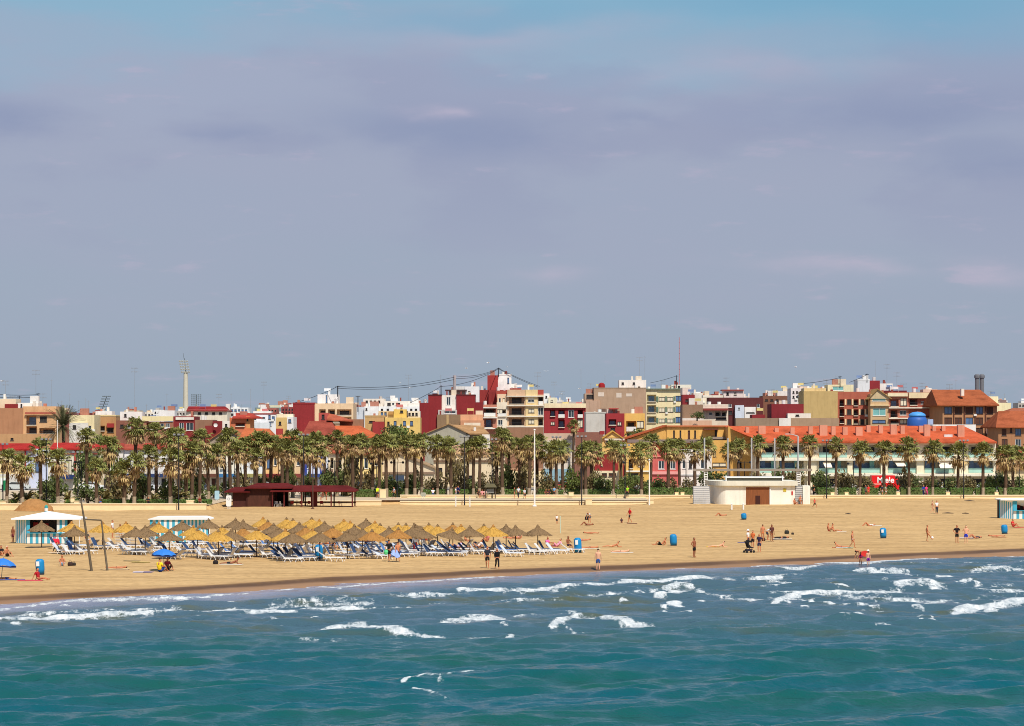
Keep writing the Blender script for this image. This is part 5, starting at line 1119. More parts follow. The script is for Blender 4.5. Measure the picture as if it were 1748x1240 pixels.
def cable(pts, lab, n=14, rad=.055):
    W = [(*P(px, py, Y_), Y_) for px, py, Y_ in pts]; mb = MB(); P3 = []
    for i in range(len(W)-1):
        a, b_ = W[i], W[i+1]
        for q in range(n):
            t = q/n; L_ = math.dist(a, b_); P3.append((a[0]+(b_[0]-a[0])*t, a[2]+(b_[2]-a[2])*t, a[1]+(b_[1]-a[1])*t-L_*.02*4*t*(1-t)*.9))
    P3.append((W[-1][0], W[-1][2], W[-1][1])); o_ = Vector(P3[0]); mb.tube([Vector(p)-o_ for p in P3], rad, 4)
    tag(mb.build('cable', IRON, None, (0,0,0), tuple(o_)), lab, 'cable')
cable([(576,660,600),(776,644,655)], 'upper black cable sagging from the white hut post to the pale thick post')
cable([(576,663,600),(776,648,655)], 'lower black cable sagging from the white hut post to the pale thick post')
cable([(776,642,655),(851,629,700)], 'upper cable rising from the pale thick post to the white tower')
cable([(776,646,655),(851,630,700)], 'lower cable rising from the pale thick post to the white tower')
cable([(851,629,700),(921,660,700)], 'upper cable falling from the white tower to the beige block'); cable([(851,630,700),(918,661,702)], 'lower cable falling from the white tower to the beige block')
cable([(700,688,645),(753,660,645),(851,630,700)], 'cable climbing over the dark red block to the white tower'); cable([(480,692,620),(545,674,605),(576,660,600)], 'thin cable climbing to the post on the white hut')
cable([(-10,673,610),(65,674,610)], 'top cable across the far left roofs'); cable([(-10,678,610),(65,678,610)], 'lower cable across the far left roofs'); cable([(1110,654,748),(1155,642,748)], 'cable reaching down left from the bent roof post')
cable([(1372,655,645),(1434,645,645)], 'cable from the khaki block to its post'); cable([(1450,653,690),(1480,640,690)], 'cable up to the post on the red and white huts')

# ---------------------------------------------------------------- vehicles on the road
RUB = mat('tyre_rubber', (.02,.02,.02), .8); CGL = mat('car_glass', (.03,.04,.05), .1, spec=.8); HL = mat('lamp_lens', (.8,.8,.75), .2)
def car(px, Yc, col, lab, van=False, cat='car', name='parked_car'):
    x = (px-874)/F*Yc; e = empty(name, (x,Yc,.67), lab, cat, 'vehicles parked on the seafront road' if cat == 'car' else None)
    m = mat('car_paint_%d_%d_%d' % col, S(*col), .35, .04, spec=.5)
    prof = [(-2.1,.3),(2.1,.3),(2.15,.65),(2.05,.88),(1.2,.98),(.65,1.42),(-1.0,1.46),(-1.75,1.05),(-2.1,.95)] if not van else [(-2.4,.35),(2.4,.35),(2.45,.9),(2.2,1.25),(1.6,2.0),(1.2,2.15),(-2.35,2.2),(-2.45,2.1)]
    MB().prism(prof[::-1], -.82, .82).build('body', m, e)
    g = MB()
    for s_ in (-1,1):
        y_ = s_*.825
        pts = [(-1.5,1.05),(1.05,1.02),(.58,1.37),(-.95,1.41)] if not van else [(.8,1.3),(2.0,1.3),(1.5,1.95),(.8,1.98)]
        g.poly([(a, y_, b_) for a, b_ in pts])
    g.build('side_window', CGL, e)
    for xx in (-1.3,1.35):
        for yy in (-.72,.72):
            w = MB().tube([(xx,yy-.12,.33),(xx,yy+.12,.33)], .33, 16).build('wheel', RUB, e); MB().tube([(xx,yy-.13,.33),(xx,yy+.13,.33)], .18, 12).build('rim', GREYP, w)
    for yy in (-.6,.6): MB().box(2.1, 2.18, yy-.14, yy+.14, .62, .78).build('headlight', HL, e)
for px, col, lab in [(85,(232,232,232),'white car half hidden by bushes left of the date palm'),(155,(240,240,240),'white car behind the low palms on the left'),(245,(220,224,228),'silver white car seen between left palm trunks'),(340,(60,70,90),'dark blue car behind the left hedges'),(450,(200,200,205),'light grey car behind the palms near the bar'),(622,(50,56,64),'dark car behind the hedge by the hi-vis walker'),(700,(150,155,160),'grey car behind the middle hedges'),(1075,(236,238,240),'white car roof arching above the hedge near the yellow-green walker'),(1130,(150,60,50),'dull red car behind the hedge below the coral house'),(960,(190,60,60),'red car behind the hedge right of the flagpole'),(1445,(225,225,220),'cream white car behind hedges at the residence'),(1600,(235,235,235),'white car parked before the right part of the residence'),(1650,(240,242,245),'bright white car between the last residence palms'),(1690,(120,130,140),'grey car near the right end of the residence'),(1560,(40,44,50),'black car left of the pink walker'),(30,(210,214,210),'pale car next to the far left lamp')]:
    car(px, 441.5+rnd.random()*.5, col, lab)
RED = mat('van_red', S(214,16,22), .4, .05, spec=.5); Yc = 436.5
xa, zt = P(1488, 812, Yc); xb, _ = P(1528, 812, Yc); xc, _ = P(1537, 812, Yc)
e = empty('delivery_truck', ((xa+xb)/2,Yc,.67), 'bright red box truck with white lettering behind the palms', 'truck'); o = Vector(e.location)
MB().box(xa, xb, Yc, Yc+2.2, 1.15, zt).build('cargo_box', RED, e, o)
MB().prism([(xb+.05,.95),(xc,.95),(xc,1.9),(xc-.3,2.7),(xb+.05,2.9)][::-1], Yc+.05, Yc+2.1).build('cab', RED, e, o)
MB().poly([(xb+.2,Yc+.04,1.9),(xc-.15,Yc+.04,1.9),(xc-.38,Yc+.04,2.5),(xb+.2,Yc+.04,2.6)]).build('cab_window', CGL, e, o)
MB().box(xa, xc, Yc+.1, Yc+2.0, .95, 1.12).build('chassis', IRON, e, o); MB().box(xa+.05, xa+1.6, Yc-.02, Yc-.003, 1.75, 1.95).build('side_stripe', mat('pink_stripe', S(240,150,140), .5), e, o)
for xx in (xa+.9, xc-.7):
    w = MB().tube([(xx,Yc+.1,1.05),(xx,Yc+.4,1.05)], .4, 16).build('wheel', RUB, e, o); MB().tube([(xx,Yc+.08,1.05),(xx,Yc+.42,1.05)], .2, 12).build('rim', GREYP, w, o)
tcu = bpy.data.curves.new('lettering', 'FONT'); tcu.body = 'Miele'; tcu.size = 1.35; tcu.extrude = .01; tcu.offset = .03; tcu.materials.append(WPAINT)
t0 = bpy.data.objects.new('t', tcu); COL.objects.link(t0); tme = bpy.data.meshes.new_from_object(t0.evaluated_get(bpy.context.evaluated_depsgraph_get())); bpy.data.objects.remove(t0)
to = link('lettering', tme, e); to.rotation_euler = (R(90),0,0)
xl, zl = P(1497, 824, Yc); to.location = (xl-o.x, -.02, zl-o.z); to.scale = (1.0,1,1)
# shop totem sign left
x, zt = P(5, 815, 430); e = empty('sign', (P(9,0,430)[0],430,.66), 'yellow and white totem sign with a green base, far left', 'sign'); o = Vector(e.location)
MB().box(x-.4, x+.9, 429.9, 430.1, 3.2, zt).build('yellow_panel', mat('sign_yellow', S(236,224,60)), e, o); MB().box(x-.4,x+.9,429.92,430.08,1.9,3.2).build('white_panel', WPAINT, e, o); MB().tube([(x+.6,429.5,.9),(x+.6,429.5,2.6)], [.55,.5], 14).build('green_drum', mat('sign_green', S(20,130,80)), e, o)
MB().box(x-.2, x-.1, 430, 430.05, .66, 1.9).box(x+.6,x+.7,430,430.05,.66,1.9).build('post', IRON, e, o)
# ---------------------------------------------------------------- beach bar
BARW = mat('bar_wood', (.060,.016,.012), .8, .3, 1.2, stretch=(4,1,1)); BARR = tiles((116,28,30)); BARD = mat('bar_post_red', (.11,.012,.010), .7)
Yb = 367.0
e = empty('beach_bar', (P(480,0,Yb)[0],Yb,0), 'dark red wooden beach bar with hut and long open canopy on the sand', 'beach bar'); o = Vector(e.location)
def bx(p0, p1, t, b_, y0, y1, name, m, par=e, oo=o):
    x0, z1 = P(p0, t, Yb); x1, z0 = P(p1, b_, Yb); return MB().box(x0, x1, Yb+y0, Yb+y1, z0, z1).build(name, m, par, oo)
bx(397, 421, 841, 868, 0, 5, 'side_hut', BARW); bx(421, 465, 833, 868, -.3, 6, 'main_hut', BARW)
bx(423, 463, 846, 865, -.36, -.31, 'shutter_panels', mat('bar_panel', (.075,.024,.014), .8, .35, 1.5, stretch=(4,1,1)))
def broof(p0, p1, r0, r1, ye_py, yr_py, y0, yr, name):
    x0, z0 = P(p0, ye_py, Yb); x1, _ = P(p1, ye_py, Yb); a, z1 = P(r0, yr_py, Yb); c, _ = P(r1, yr_py, Yb); y2 = 2*yr-y0; A = [(x0,Yb+y0,z0),(x1,Yb+y0,z0),(x1,Yb+y2,z0),(x0,Yb+y2,z0)]; Rg = [(a,Yb+yr,z1),(c,Yb+yr,z1)]
    mb = MB().poly([A[0],A[1],Rg[1],Rg[0]]).poly([A[2],A[3],Rg[0],Rg[1]]).poly([A[1],A[2],Rg[1]]).poly([A[3],A[0],Rg[0]])
    lo = [(p[0],p[1],p[2]-.16) for p in A]; mb.poly([lo[0],lo[1],A[1],A[0]]).poly([lo[1],lo[2],A[2],A[1]]).poly([lo[3],lo[0],A[0],A[3]]).poly([lo[2],lo[3],A[3],A[2]]).poly(lo[::-1])
    return mb.build(name, BARR, e, o)
broof(384, 428, 396, 420, 839, 832.5, -.8, 3, 'side_roof'); broof(418, 500, 436, 488, 832.5, 825.5, -1.0, 3, 'main_roof'); broof(462, 608, 478, 592, 838, 829.5, -1.2, 2.5, 'canopy_roof')
for px in (466,486,516,535,566,602):
    for yy in (-.9, 5.2): bx(px-1.1, px+1.1, 838, 869, yy, yy+.18, 'post', BARD)
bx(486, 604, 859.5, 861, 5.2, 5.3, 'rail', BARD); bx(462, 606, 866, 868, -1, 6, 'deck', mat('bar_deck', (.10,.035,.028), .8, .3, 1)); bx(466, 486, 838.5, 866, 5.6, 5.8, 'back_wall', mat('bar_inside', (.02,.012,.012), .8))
bx(530, 541, 838.5, 866, .5, .9, 'column_panel', BARD)
def plastic_chair(x, y, z, rz, m, lab, grp):
    c = empty('plastic_chair', (x,y,z), lab, 'chair', grp, rz)
    MB().box(-.22,.22,-.22,.22,.42,.46).build('seat', m, c); MB().box(-.22,.22,.2,.24,.46,.85).build('backrest', m, c)
    for a in (-.2,.17):
        for b_ in (-.2,.17): MB().box(a,a+.03,b_,b_+.03,0,.42).build('leg', m, c)
for i, px in enumerate((471,475,480,497,509,524,548,580)):
    x = P(px,0,Yb)[0]; plastic_chair(x, Yb+(.2 if i < 3 else 1.5), P(0,866,Yb)[1], i*1.1, WPAINT if i < 3 else mat('chair_red', S(190,60,50)), ('white plastic chair at the open end of the beach bar, %s from the left' if i < 3 else 'red terrace chair under the bar canopy, %s from the left') % nth(i+1 if i < 3 else i-2), 'chairs under the beach bar canopy')
def panel_sign(px0, px1, pt, pb, pbase, Ys, m, lab):
    x0, z1 = P(px0, pt, Ys); x1, z0 = P(px1, pb, Ys); _, zb = P(px0, pbase, Ys)
    s = empty('information_sign', ((x0+x1)/2,Ys,zb), lab, 'sign'); oo = Vector(s.location); w = (x1-x0)
    MB().prism([(x0,z0+.15),(x0+.15,z0),(x1-.15,z0),(x1,z0+.15),(x1,z1-.1),(x1-.1,z1),(x0+.1,z1),(x0,z1-.1)], Ys-.04, Ys+.04).build('panel', m, s, oo)
    for q in (.28,.66): MB().box(x0+w*q, x0+w*q+.09, Ys+.045, Ys+.12, zb-.1, z1-.2).build('leg', WPAINT, s, oo)
    return s, oo
s, oo = panel_sign(386, 395, 846, 865, 872, 358, WPAINT, 'white upright beach notice panel left of the dark red bar')
x, z = P(390.5, 852, 358); MB().lathe([(.12,0),(.2,0)], 12).build('emblem', mat('sign_grey', (.4,.42,.45)), s, (0,0,0), (0,-.05,z-oo.z)).rotation_euler = (R(90),0,0)
panel_sign(366.5, 374.5, 838, 853, 858, 376.5, mat('light_blue', S(170,205,220), .6), 'pale blue and white board on the wall left of the beach bar')
panel_sign(718, 727, 841, 848, 854, 389.5, mat('grey_board', S(165,165,150), .6), 'grey square board between the two middle walls')
# small wooden roofed info kiosk
Yk = 388; x, z = P(837, 826, Yk); e = empty('map_kiosk', (x,Yk,.6), 'small wooden notice board with a pitched roof before the middle palms', 'notice board'); zt = z-.6
for q in (-.75,.75): MB().box(q-.08,q+.08,-.08,.08,0,zt-.5).build('post', WOODB, e)
MB().box(-.55,.55,-.04,.04,.9,zt-.8).build('board', mat('board_grey', S(130,130,125)), e); MB().prism([(-1.0,zt-.55),(1.0,zt-.55),(.6,zt),(-.6,zt)][::-1], -.5, .5).build('roof', mat('olive_roof', S(110,105,80), .9), e)

# ---------------------------------------------------------------- lifeguard building
Yl = 374.0; LW = plaster((250,246,230)); e = empty('lifeguard_building', (P(1290,0,Yl)[0],Yl,0), 'low white curved lifeguard building with brown wooden doors and slatted screens', 'building'); o = Vector(e.location)
def lx(p0, p1, t, b_, y0, y1, name, m, par=None, yl=Yl):
    x0, z1 = P(p0, t, yl); x1, z0 = P(p1, b_, yl); return MB().box(x0, x1, yl+y0, yl+y1, z0, z1).build(name, m, par or e, o)
x0, z1 = P(1216, 828, Yl); x1, _ = P(1357, 828, Yl); xr = P(1240, 0, Yl)[0]; pts = []
for q in range(13):
    t = q/12*math.pi/2; pts.append((xr-(xr-x0)*math.sin(t), Yl+ (1-math.cos(t))*(5.0)))
ring = [(x1,Yl)] + pts + [(x0,Yl+9),(x1,Yl+9)]
mb = MB(); n_ = len(ring); 
for a, b_ in zip(ring, ring[1:]+ring[:1]): mb.poly([(a[0],a[1],-.2),(b_[0],b_[1],-.2),(b_[0],b_[1],z1),(a[0],a[1],z1)])
mb.poly([(a[0],a[1],z1) for a in ring]); mb.build('wall', LW, e, o)
zr = P(0,821.5,Yl)[1]; mb = MB(); big = [(x1+.35,Yl-.45)] + [(p[0]-.35*math.sin(i/12*1.57), p[1]-.45*math.cos(i/12*1.57)) for i, p in enumerate(pts)] + [(x0-.35,Yl+9.3),(x1+.35,Yl+9.3)]
for a, b_ in zip(big, big[1:]+big[:1]): mb.poly([(a[0],a[1],z1-.12),(b_[0],b_[1],z1-.12),(b_[0],b_[1],zr),(a[0],a[1],zr)])
mb.poly([(a[0],a[1],zr) for a in big]); mb.poly([(a[0],a[1],z1-.12) for a in big]); mb.build('roof_slab', plaster((232,228,206)), e, o)
lx(1243, 1338, 816.5, 821.4, 2, 6, 'roof_louvre', mat('louvre_dark', (.12,.11,.08), .7)); lx(1240, 1341, 814.8, 816.4, 1.8, 6.2, 'louvre_top', WPAINT)
for q in (1241,1338): lx(q-1, q+1, 812.5, 821.4, 1.5, 1.75, 'roof_upright', WPAINT)
lx(1273.5, 1313.5, 832, 863.5, -.06, -.01, 'wooden_doors', mat('door_planks', S(132,78,44), .7, .3, 1.5, stretch=(6,1,.5))); lx(1289.5, 1297.5, 846.5, 863.5, -.10, -.065, 'small_door', mat('dark_door', (.05,.012,.008), .7)); lx(1313.6, 1315.5, 829, 863.5, -.12, -.005, 'door_edge', WPAINT)
lx(1337, 1342, 834, 839.5, -.06, -.01, 'yellow_plate', mat('plate_yellow', S(200,180,60))); lx(1351, 1353.5, 839, 845, -.06, -.01, 'red_emblem', mat('plate_red', S(190,40,40)))
sl = MB(); xa, _ = P(1184, 0, Yl); xb, _ = P(1213, 0, Yl)
for q in range(10):
    z_ = q*.29; sl.box(xa+q*.0, xb-.0-q*.02, Yl+.2, Yl+.32, z_+.02, z_+.16)
sl.build('slatted_screen', WPAINT, e, o); 
for q in (1184.5,1190,1201,1212): lx(q-.4, q+.4, 830, 864, .33, .42, 'screen_post', mat('post_grey', (.25,.25,.25)))
lx(1184, 1213, 830.5, 864, 1.6, 1.7, 'screen_back', mat('screen_back', S(120,120,125))); 
sl = MB(); xa, _ = P(1358, 0, Yl); xb, _ = P(1371, 0, Yl)
for q in range(10): z_ = q*.29; sl.box(xa, xb, Yl+.4, Yl+.8, z_+.02, z_+.15)
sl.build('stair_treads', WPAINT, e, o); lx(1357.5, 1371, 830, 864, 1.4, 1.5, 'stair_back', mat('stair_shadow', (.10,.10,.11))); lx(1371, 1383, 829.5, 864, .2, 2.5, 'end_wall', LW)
for i, (px, pt, pb_) in enumerate([(1249,863.5,871),(1269,863.5,871)]):
    x, y, z = G(px, pb_); tag(MB().tube([(0,0,0),(0,0,.75)], [.12,.11], 10).lathe([(.12,.72),(.14,.8),(0,.86)], 10).build('white_post', WPAINT, None, (0,0,0), (x,y,z)), 'stubby white post before the lifeguard doors, %s one' % ('left' if i == 0 else 'right'), 'post')
for i, (px, pt, pb_) in enumerate([(778,848,865),(802,848,865),(1492,840,852),(1510,840,852)]):
    x, y, z = G(px, pb_); hh = (pb_-pt)*y/F; tag(MB().tube([(0,0,0),(0,0,hh)], [.09,.08], 10).lathe([(.09,hh-.04),(.11,hh),(0,hh+.05)], 10).build('white_post', WPAINT, None, (0,0,0), (x,y,z)), ['white wooden post before the middle wall, left one','white wooden post before the middle wall, right one','white goal post at the red truck, left one','white goal post at the red truck, right one'][i], 'post')

# ---------------------------------------------------------------- sand heap
x, y, z = G(62, 871.5); mb = MB(); prof = [(2.75*(1-t)**.8, 1.6*(1-(1-t)**1.6)) for t in [i/10 for i in range(11)]]
rr = random.Random(8); jt = {}
def jit(i, k):
    if (i,k) not in jt: jt[(i,k)] = (rr.uniform(-.18,.18)*(i < 10), rr.uniform(-.10,.10)*(0 < i < 10))
    return jt[(i,k)]
mb.lathe(prof, 28, (0,0,0), jit)
o_ = mb.build('sand_heap', mat('heap_sand', S(166,120,72), .95, .22, 2, bump=.8, bscale=5), None, (0,0,0), (x,y-1.5,z), smooth=True); tag(o_, 'brown heap of sand piled against the left sea wall', 'sand heap')

# ---------------------------------------------------------------- striped kiosks
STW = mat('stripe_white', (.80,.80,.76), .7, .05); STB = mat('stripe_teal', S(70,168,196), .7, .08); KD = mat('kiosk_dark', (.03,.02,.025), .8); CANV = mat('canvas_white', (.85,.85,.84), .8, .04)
def stripes(par, o, p, q, z0, z1, n, first=0, t=.03):
    """alternating vertical stripe panels from p to q (xy points)"""
    w_, t_ = MB(), MB(); nx, ny = (q[1]-p[1]), -(q[0]-p[0]); L = math.hypot(nx, ny); nx, ny = nx/L*t, ny/L*t
    for i in range(n):
        a, b_ = i/n, (i+1)/n; A = (p[0]+(q[0]-p[0])*a, p[1]+(q[1]-p[1])*a); B_ = (p[0]+(q[0]-p[0])*b_, p[1]+(q[1]-p[1])*b_)
        mb = (w_, t_)[(i+first) % 2]; v = [(A[0],A[1]),(B_[0],B_[1]),(B_[0]-nx,B_[1]-ny),(A[0]-nx,A[1]-ny)]
        b = len(mb.v); mb.v += [(x,y,z0) for x,y in v]+[(x,y,z1) for x,y in v]; mb.f += [(b,b+1,b+5,b+4),(b+1,b+2,b+6,b+5),(b+2,b+3,b+7,b+6),(b+3,b,b+4,b+7),(b+4,b+5,b+6,b+7)]
    w_.build('white_stripes', STW, par, o); t_.build('teal_stripes', STB, par, o)
def kiosk(pL, pR, pbase, pside, lab, apex=None, door=None, yback=3.2):
    xL, y, z = G(pL, pbase); s_ = y/F; xf = (pside-874)*s_; xR = (pR-874)*s_; H_ = 2.45
    e = empty('beach_kiosk', ((xL+xR)/2,y,0), lab, 'kiosk', 'striped beach kiosks'); o = Vector(e.location)
    yb = y+yback
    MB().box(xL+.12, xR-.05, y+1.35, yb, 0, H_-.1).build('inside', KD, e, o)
    w1, w2 = door; dx0, dx1 = (w1-874)*s_, (w2-874)*s_
    # side wall runs obliquely from the back left corner to the front corner
    stripes(e, o, (xL, y+1.2), (xf, y), 0, H_, 13, 1)
    stripes(e, o, (xf, y), (xR, y), 0, .98, 14, 0)
    stripes(e, o, (dx1, y), (xR, y), .985, H_, 4, 0); stripes(e, o, (xf, y), (dx0, y), .985, H_, 1, 1)
    MB().box(xf, xR, y-.25, y-.04, .985, 1.05).build('counter', STB, e, o)
    MB().box(dx0+.1, dx0+.6, y+1.1, y+1.3, 1.3, 2.0).box(dx0+1.0, dx0+1.6, y+1.1, y+1.3, 1.25, 1.9).build('goods', mat('goods_red', S(150,40,40)), e, o)
    # canopy: shallow pyramid with valance reaching past the front
    a = apex; x0, x1 = xL-.15, (a[2]-874)*s_; y0, y1 = y-.35, yb+.2; ax = (a[0]-874)*s_; az = CH-(a[1]-HY)*(y+1.4)/F; ze = H_
    mb = MB(); C_ = [(x0,y0,ze),(x1,y0,ze),(x1,y1,ze),(x0,y1,ze)]
    for i in range(4): mb.poly([C_[i], C_[(i+1)%4], (ax,(y0+y1)/2,az)]); b0, b1 = C_[i], C_[(i+1)%4]; mb.poly([(b0[0],b0[1],ze-.14),(b1[0],b1[1],ze-.14),b1,b0])
    mb.build('canopy', CANV, e, o)
    for xx in (x1-.15,): MB().tube([(xx,y0+.05,0),(xx,y0+.05,ze)], .04, 6).build('pole', WPAINT, e, o)
    return e, y
kiosk(22.5, 115, 928, 46, 'striped teal and white beach kiosk with a peaked white canopy at the left', (79,873,139), (51,97))
kiosk(1709, 1800, 886, 1730, 'striped teal and white beach kiosk cut by the right edge of the picture', (1768,870,1812), (1736,1790))
xL, y, z = G(256, 926); s_ = y/F; e = empty('beach_kiosk', ((306-874)*s_,y,0), 'closed striped kiosk with a flat white roof behind the straw parasols', 'kiosk', 'striped beach kiosks'); o = Vector(e.location)
xm = (308-874)*s_; xR = (357-874)*s_; stripes(e, o, (xL,y), (xm,y), 0, 2.25, 11, 1); stripes(e, o, (xm,y+.05), (xR,y+.6), 0, 2.25, 16, 1); stripes(e, o, (xL-.25,y+1.6), (xL,y), 0, 2.25, 3, 1)
MB().prism([(xL-.2,2.22),(xR+.1,2.22),(xR+.05,2.34),(xR-.6,2.50),(xL+.5,2.48),(xL-.15,2.30)][::-1], y-.15, y+3.4).build('canopy', CANV, e, o)
x, y, z = G(79, 875.5); e = empty('teal_bin', (x,y,z), 'small teal and white bin standing before the sand heap', 'bin'); MB().tube([(0,0,0),(0,0,.75)], [.24,.24], 12).build('body', STB, e); MB().tube([(0,0,.2),(0,0,.6)], .245, 12).build('label_band', STW, e); MB().lathe([(.26,.75),(.2,.9),(.05,1.05)], 12).build('lid', mat('bin_green', S(60,150,140)), e)

# ---------------------------------------------------------------- blue bins
BINB = mat('bin_blue', S(24,130,190), .5, .06); BIND = mat('bin_foot', (.03,.04,.06), .7)
bins = [(69,981,27,'left of the seated red bather',1),(545,955,25,'in front of the straw parasol rows',1),(987,944,26,'at the right end of the loungers',1),(1150,932,20,'beside the reclining sunbather',0),(1270,887,11,'before the lifeguard building',0),(1508,919,18,'in the open sand on the right',1),(1715,912,16,'below the right-hand kiosk',0)]
for px, pb_, h, lab, st in bins:
    x, y, z = G(px, pb_); hh = h*y/F; e = empty('litter_bin', (x,y,z), 'blue rounded litter bin %s' % lab, 'bin', 'blue litter bins on the sand'); e.rotation_euler = (0, R(-3), 0)
    MB().lathe([(.01,.08),(.30,.08),(.34,hh*.35),(.34,hh*.75),(.31,hh*.9),(.2,hh*.98),(.01,hh)], 18).build('body', BINB, e, smooth=True); MB().lathe([(.3,0),(.31,.1)], 18).lathe([(.01,.001),(.3,.001)],18).build('foot', BIND, e)
    MB().tube([(-.06,-.06,hh*.93),(.2,-.06,hh*.93)], .07, 8).build('lid_opening', BIND, e)
    if st: MB().box(-.22,.02,-.36,-.30,hh*.55,hh*.85).build('sticker', WPAINT, e)

# ---------------------------------------------------------------- straw parasols
def straw(nm, rgb): return mat(nm, tuple(c*.82 for c in S(*rgb)), .95, .30, 9, bump=1.0, bscale=30, stretch=(1,1,.5))
ST = {'y': straw('straw_yellow', (216,168,80)), 'g': straw('straw_grey', (146,118,84)), 'o': straw('straw_tan', (190,136,72))}
def thatch(seed):
    r = random.Random(seed); mb = MB(); N = 40
    prof = [(.02,2.42),(.10,2.36),(.30,2.20),(.62,2.02),(.95,1.84),(1.22,1.68),(1.30,1.60)]
    jt = {(i,k): (r.uniform(-.04,.04)*(i > 0)+(r.uniform(-.05,.1) if i == 6 else 0), r.uniform(-.035,.035)+(r.uniform(-.10,.02) if i == 6 else 0)) for i in range(7) for k in range(N)}
    mb.lathe(prof, N, (0,0,0), lambda i, k: jt[(i,k)])
    for i in range(260):        # loose straw ends round the rim and over the slope
        a = r.random()*6.283; rr = r.uniform(.2,1.28); z = 2.3-(rr-.1)*.56; ca, sa = math.cos(a), math.sin(a); l_ = r.uniform(.12,.26)
        p = Vector((ca*rr, sa*rr, z+.02)); d = Vector((ca, sa, -.62))*l_; s = Vector((-sa, ca, 0))*.02; mb.poly([p-s, p+s, p+d+s*.3+Vector((0,0,.03)), p+d-s*.3+Vector((0,0,.03))])
    c = MB(); c.lathe([(.12,2.28),(.15,2.36),(.10,2.46),(.05,2.55),(.01,2.57)], 12, (0,0,0), lambda i, k: (r.uniform(-.02,.02), 0))
    for i in range(30): a = r.random()*6.283; c.poly([(math.cos(a)*.05,math.sin(a)*.05,2.5),(math.cos(a)*.2,math.sin(a)*.2,2.33),(math.cos(a+.2)*.2,math.sin(a+.2)*.2,2.30)])
    return mesh_of(mb, 'thatch', ST['y']), mesh_of(c, 'straw_cap', ST['g'])
TH = [thatch(50+i) for i in range(3)]
POLE = mesh_of(MB().tube([(0,0,-.2),(0,0,2.3)], .042, 8), 'pole', mat('pole_dark', (.09,.06,.045), .8))
def ribs_me():
    mb = MB()
    for i in range(8): a = i*.785; mb.tube([(0,0,1.75),(math.cos(a)*1.15,math.sin(a)*1.15,1.66)], .018, 4)
    return mesh_of(mb, 'ribs', WOODB)
RIBS = ribs_me()
UMB = [(71,890,'g'),(122,891,'y'),(127,899,'g'),(175,892,'y'),(215,891,'y'),(231,900,'g'),(248,898,'g'),(263,890,'g'),(271,893,'y'),(311,889,'g'),(289,905,'g'),(330,896,'y'),(337,903,'y'),(356,886,'g'),(379,896,'y'),(373,905,'y'),(402,885,'g'),(415,889,'g'),(395,903,'g'),(415,900,'o'),(449,884,'y'),(457,889,'o'),(467,894,'g'),(438,902,'y'),(474,901,'g'),(489,885,'y'),(500,887,'y'),(487,904,'y'),(511,893,'g'),(500,907,'g'),(522,898,'o'),(532,884,'y'),(545,887,'y'),(554,891,'g'),(534,903,'y'),(546,907,'g'),(568,899,'o'),(587,888,'y'),(598,891,'y'),(605,896,'g'),(625,887,'g'),(593,904,'g'),(619,900,'g'),(640,891,'y'),(649,894,'y'),(635,904,'o'),(664,899,'g'),(680,892,'y'),(680,902,'o'),(693,894,'y'),(706,896,'g'),(718,891,'G'),(732,892,'y'),(747,894,'y'),(720,901,'g'),(762,901,'g'),(773,892,'o'),(787,894,'y'),(802,899,'g'),(826,894,'y'),(842,898,'y'),(864,894,'g'),(880,896,'g'),(918,896,'g')]
rr = random.Random(12); ucount = {}; UPOS = []
for i, (px, pa, k) in enumerate(sorted(UMB)):
    tilt = k == 'G'; k = k.lower(); yb = HY + (pa-HY)/(1-2.5/11); x, y, z = G(px, yb)
    rowname = 'front row' if pa >= 899 else 'middle row' if pa >= 891.5 else 'back row'; cn = {'y':'golden yellow','g':'weathered grey','o':'tan'}[k]
    ucount[(rowname,cn)] = ucount.get((rowname,cn),0)+1
    e = empty('straw_parasol', (x,y,z), '%s straw parasol in the %s, %s of its colour from the left' % (cn, rowname, nth(ucount[(rowname,cn)])), 'parasol', 'straw parasols over the loungers', rr.random()*6.28)
    if tilt: e.rotation_euler = (R(4), R(-14), 0)
    if px == 762: e.rotation_euler = (0, R(12), 0)
    if px == 71: e['label'] = 'lone weathered grey straw parasol in front of the left striped kiosk'
    if px == 918: e['label'] = 'last grey straw parasol at the right end of all rows'
    if tilt: e['label'] = 'grey straw parasol leaning sideways in the back row'
    s_ = rr.uniform(.88,1.02); sz = 1.0 + rr.uniform(-.02,.02); a, c = TH[rr.randrange(3)]
    t = link('thatch', a, e); setmat(t, ST[k]); t.scale = (s_,s_,sz); c = link('straw_cap', c, e); c.scale = (s_,s_,sz); setmat(c, ST['g'] if k != 'y' or rr.random() < .5 else ST['o']); link('pole', POLE, e); link('ribs', RIBS, e); UPOS.append((x,y,px,pa))

# ---------------------------------------------------------------- sun loungers
PLW = mat('lounger_white', (.80,.80,.79), .5, .04); CLB = mat('lounger_blue', S(50,74,112), .8, .12, 3); CLL = mat('lounger_lightblue', S(90,130,190), .8, .1, 3); CLW = mat('lounger_pale', S(200,210,225), .8, .08, 3)
def arch(x0, x1, y, r=.025, h=.32):
    mb = MB(); pts = [(x0+(x1-x0)*t, y, h*math.sin(t*math.pi)**.6) for t in [i/8 for i in range(9)]]; mb.tube(pts, r, 6, cap=True); return mb
LME = {}
fr = MB()
for yy in (-.31,.31): fr.box(-.35, 1.25, yy-.025, yy+.025, .29, .36)
fr.box(1.2,1.25,-.285,.285,.29,.36).box(-.35,-.3,-.285,.285,.29,.35)
LME['frame'] = mesh_of(fr, 'frame', PLW)
st = MB(); [st.box(-.28+q*.1, -.2+q*.1, -.28, .28, .315, .345) for q in range(15)]; LME['slats'] = mesh_of(st, 'slats', PLW)
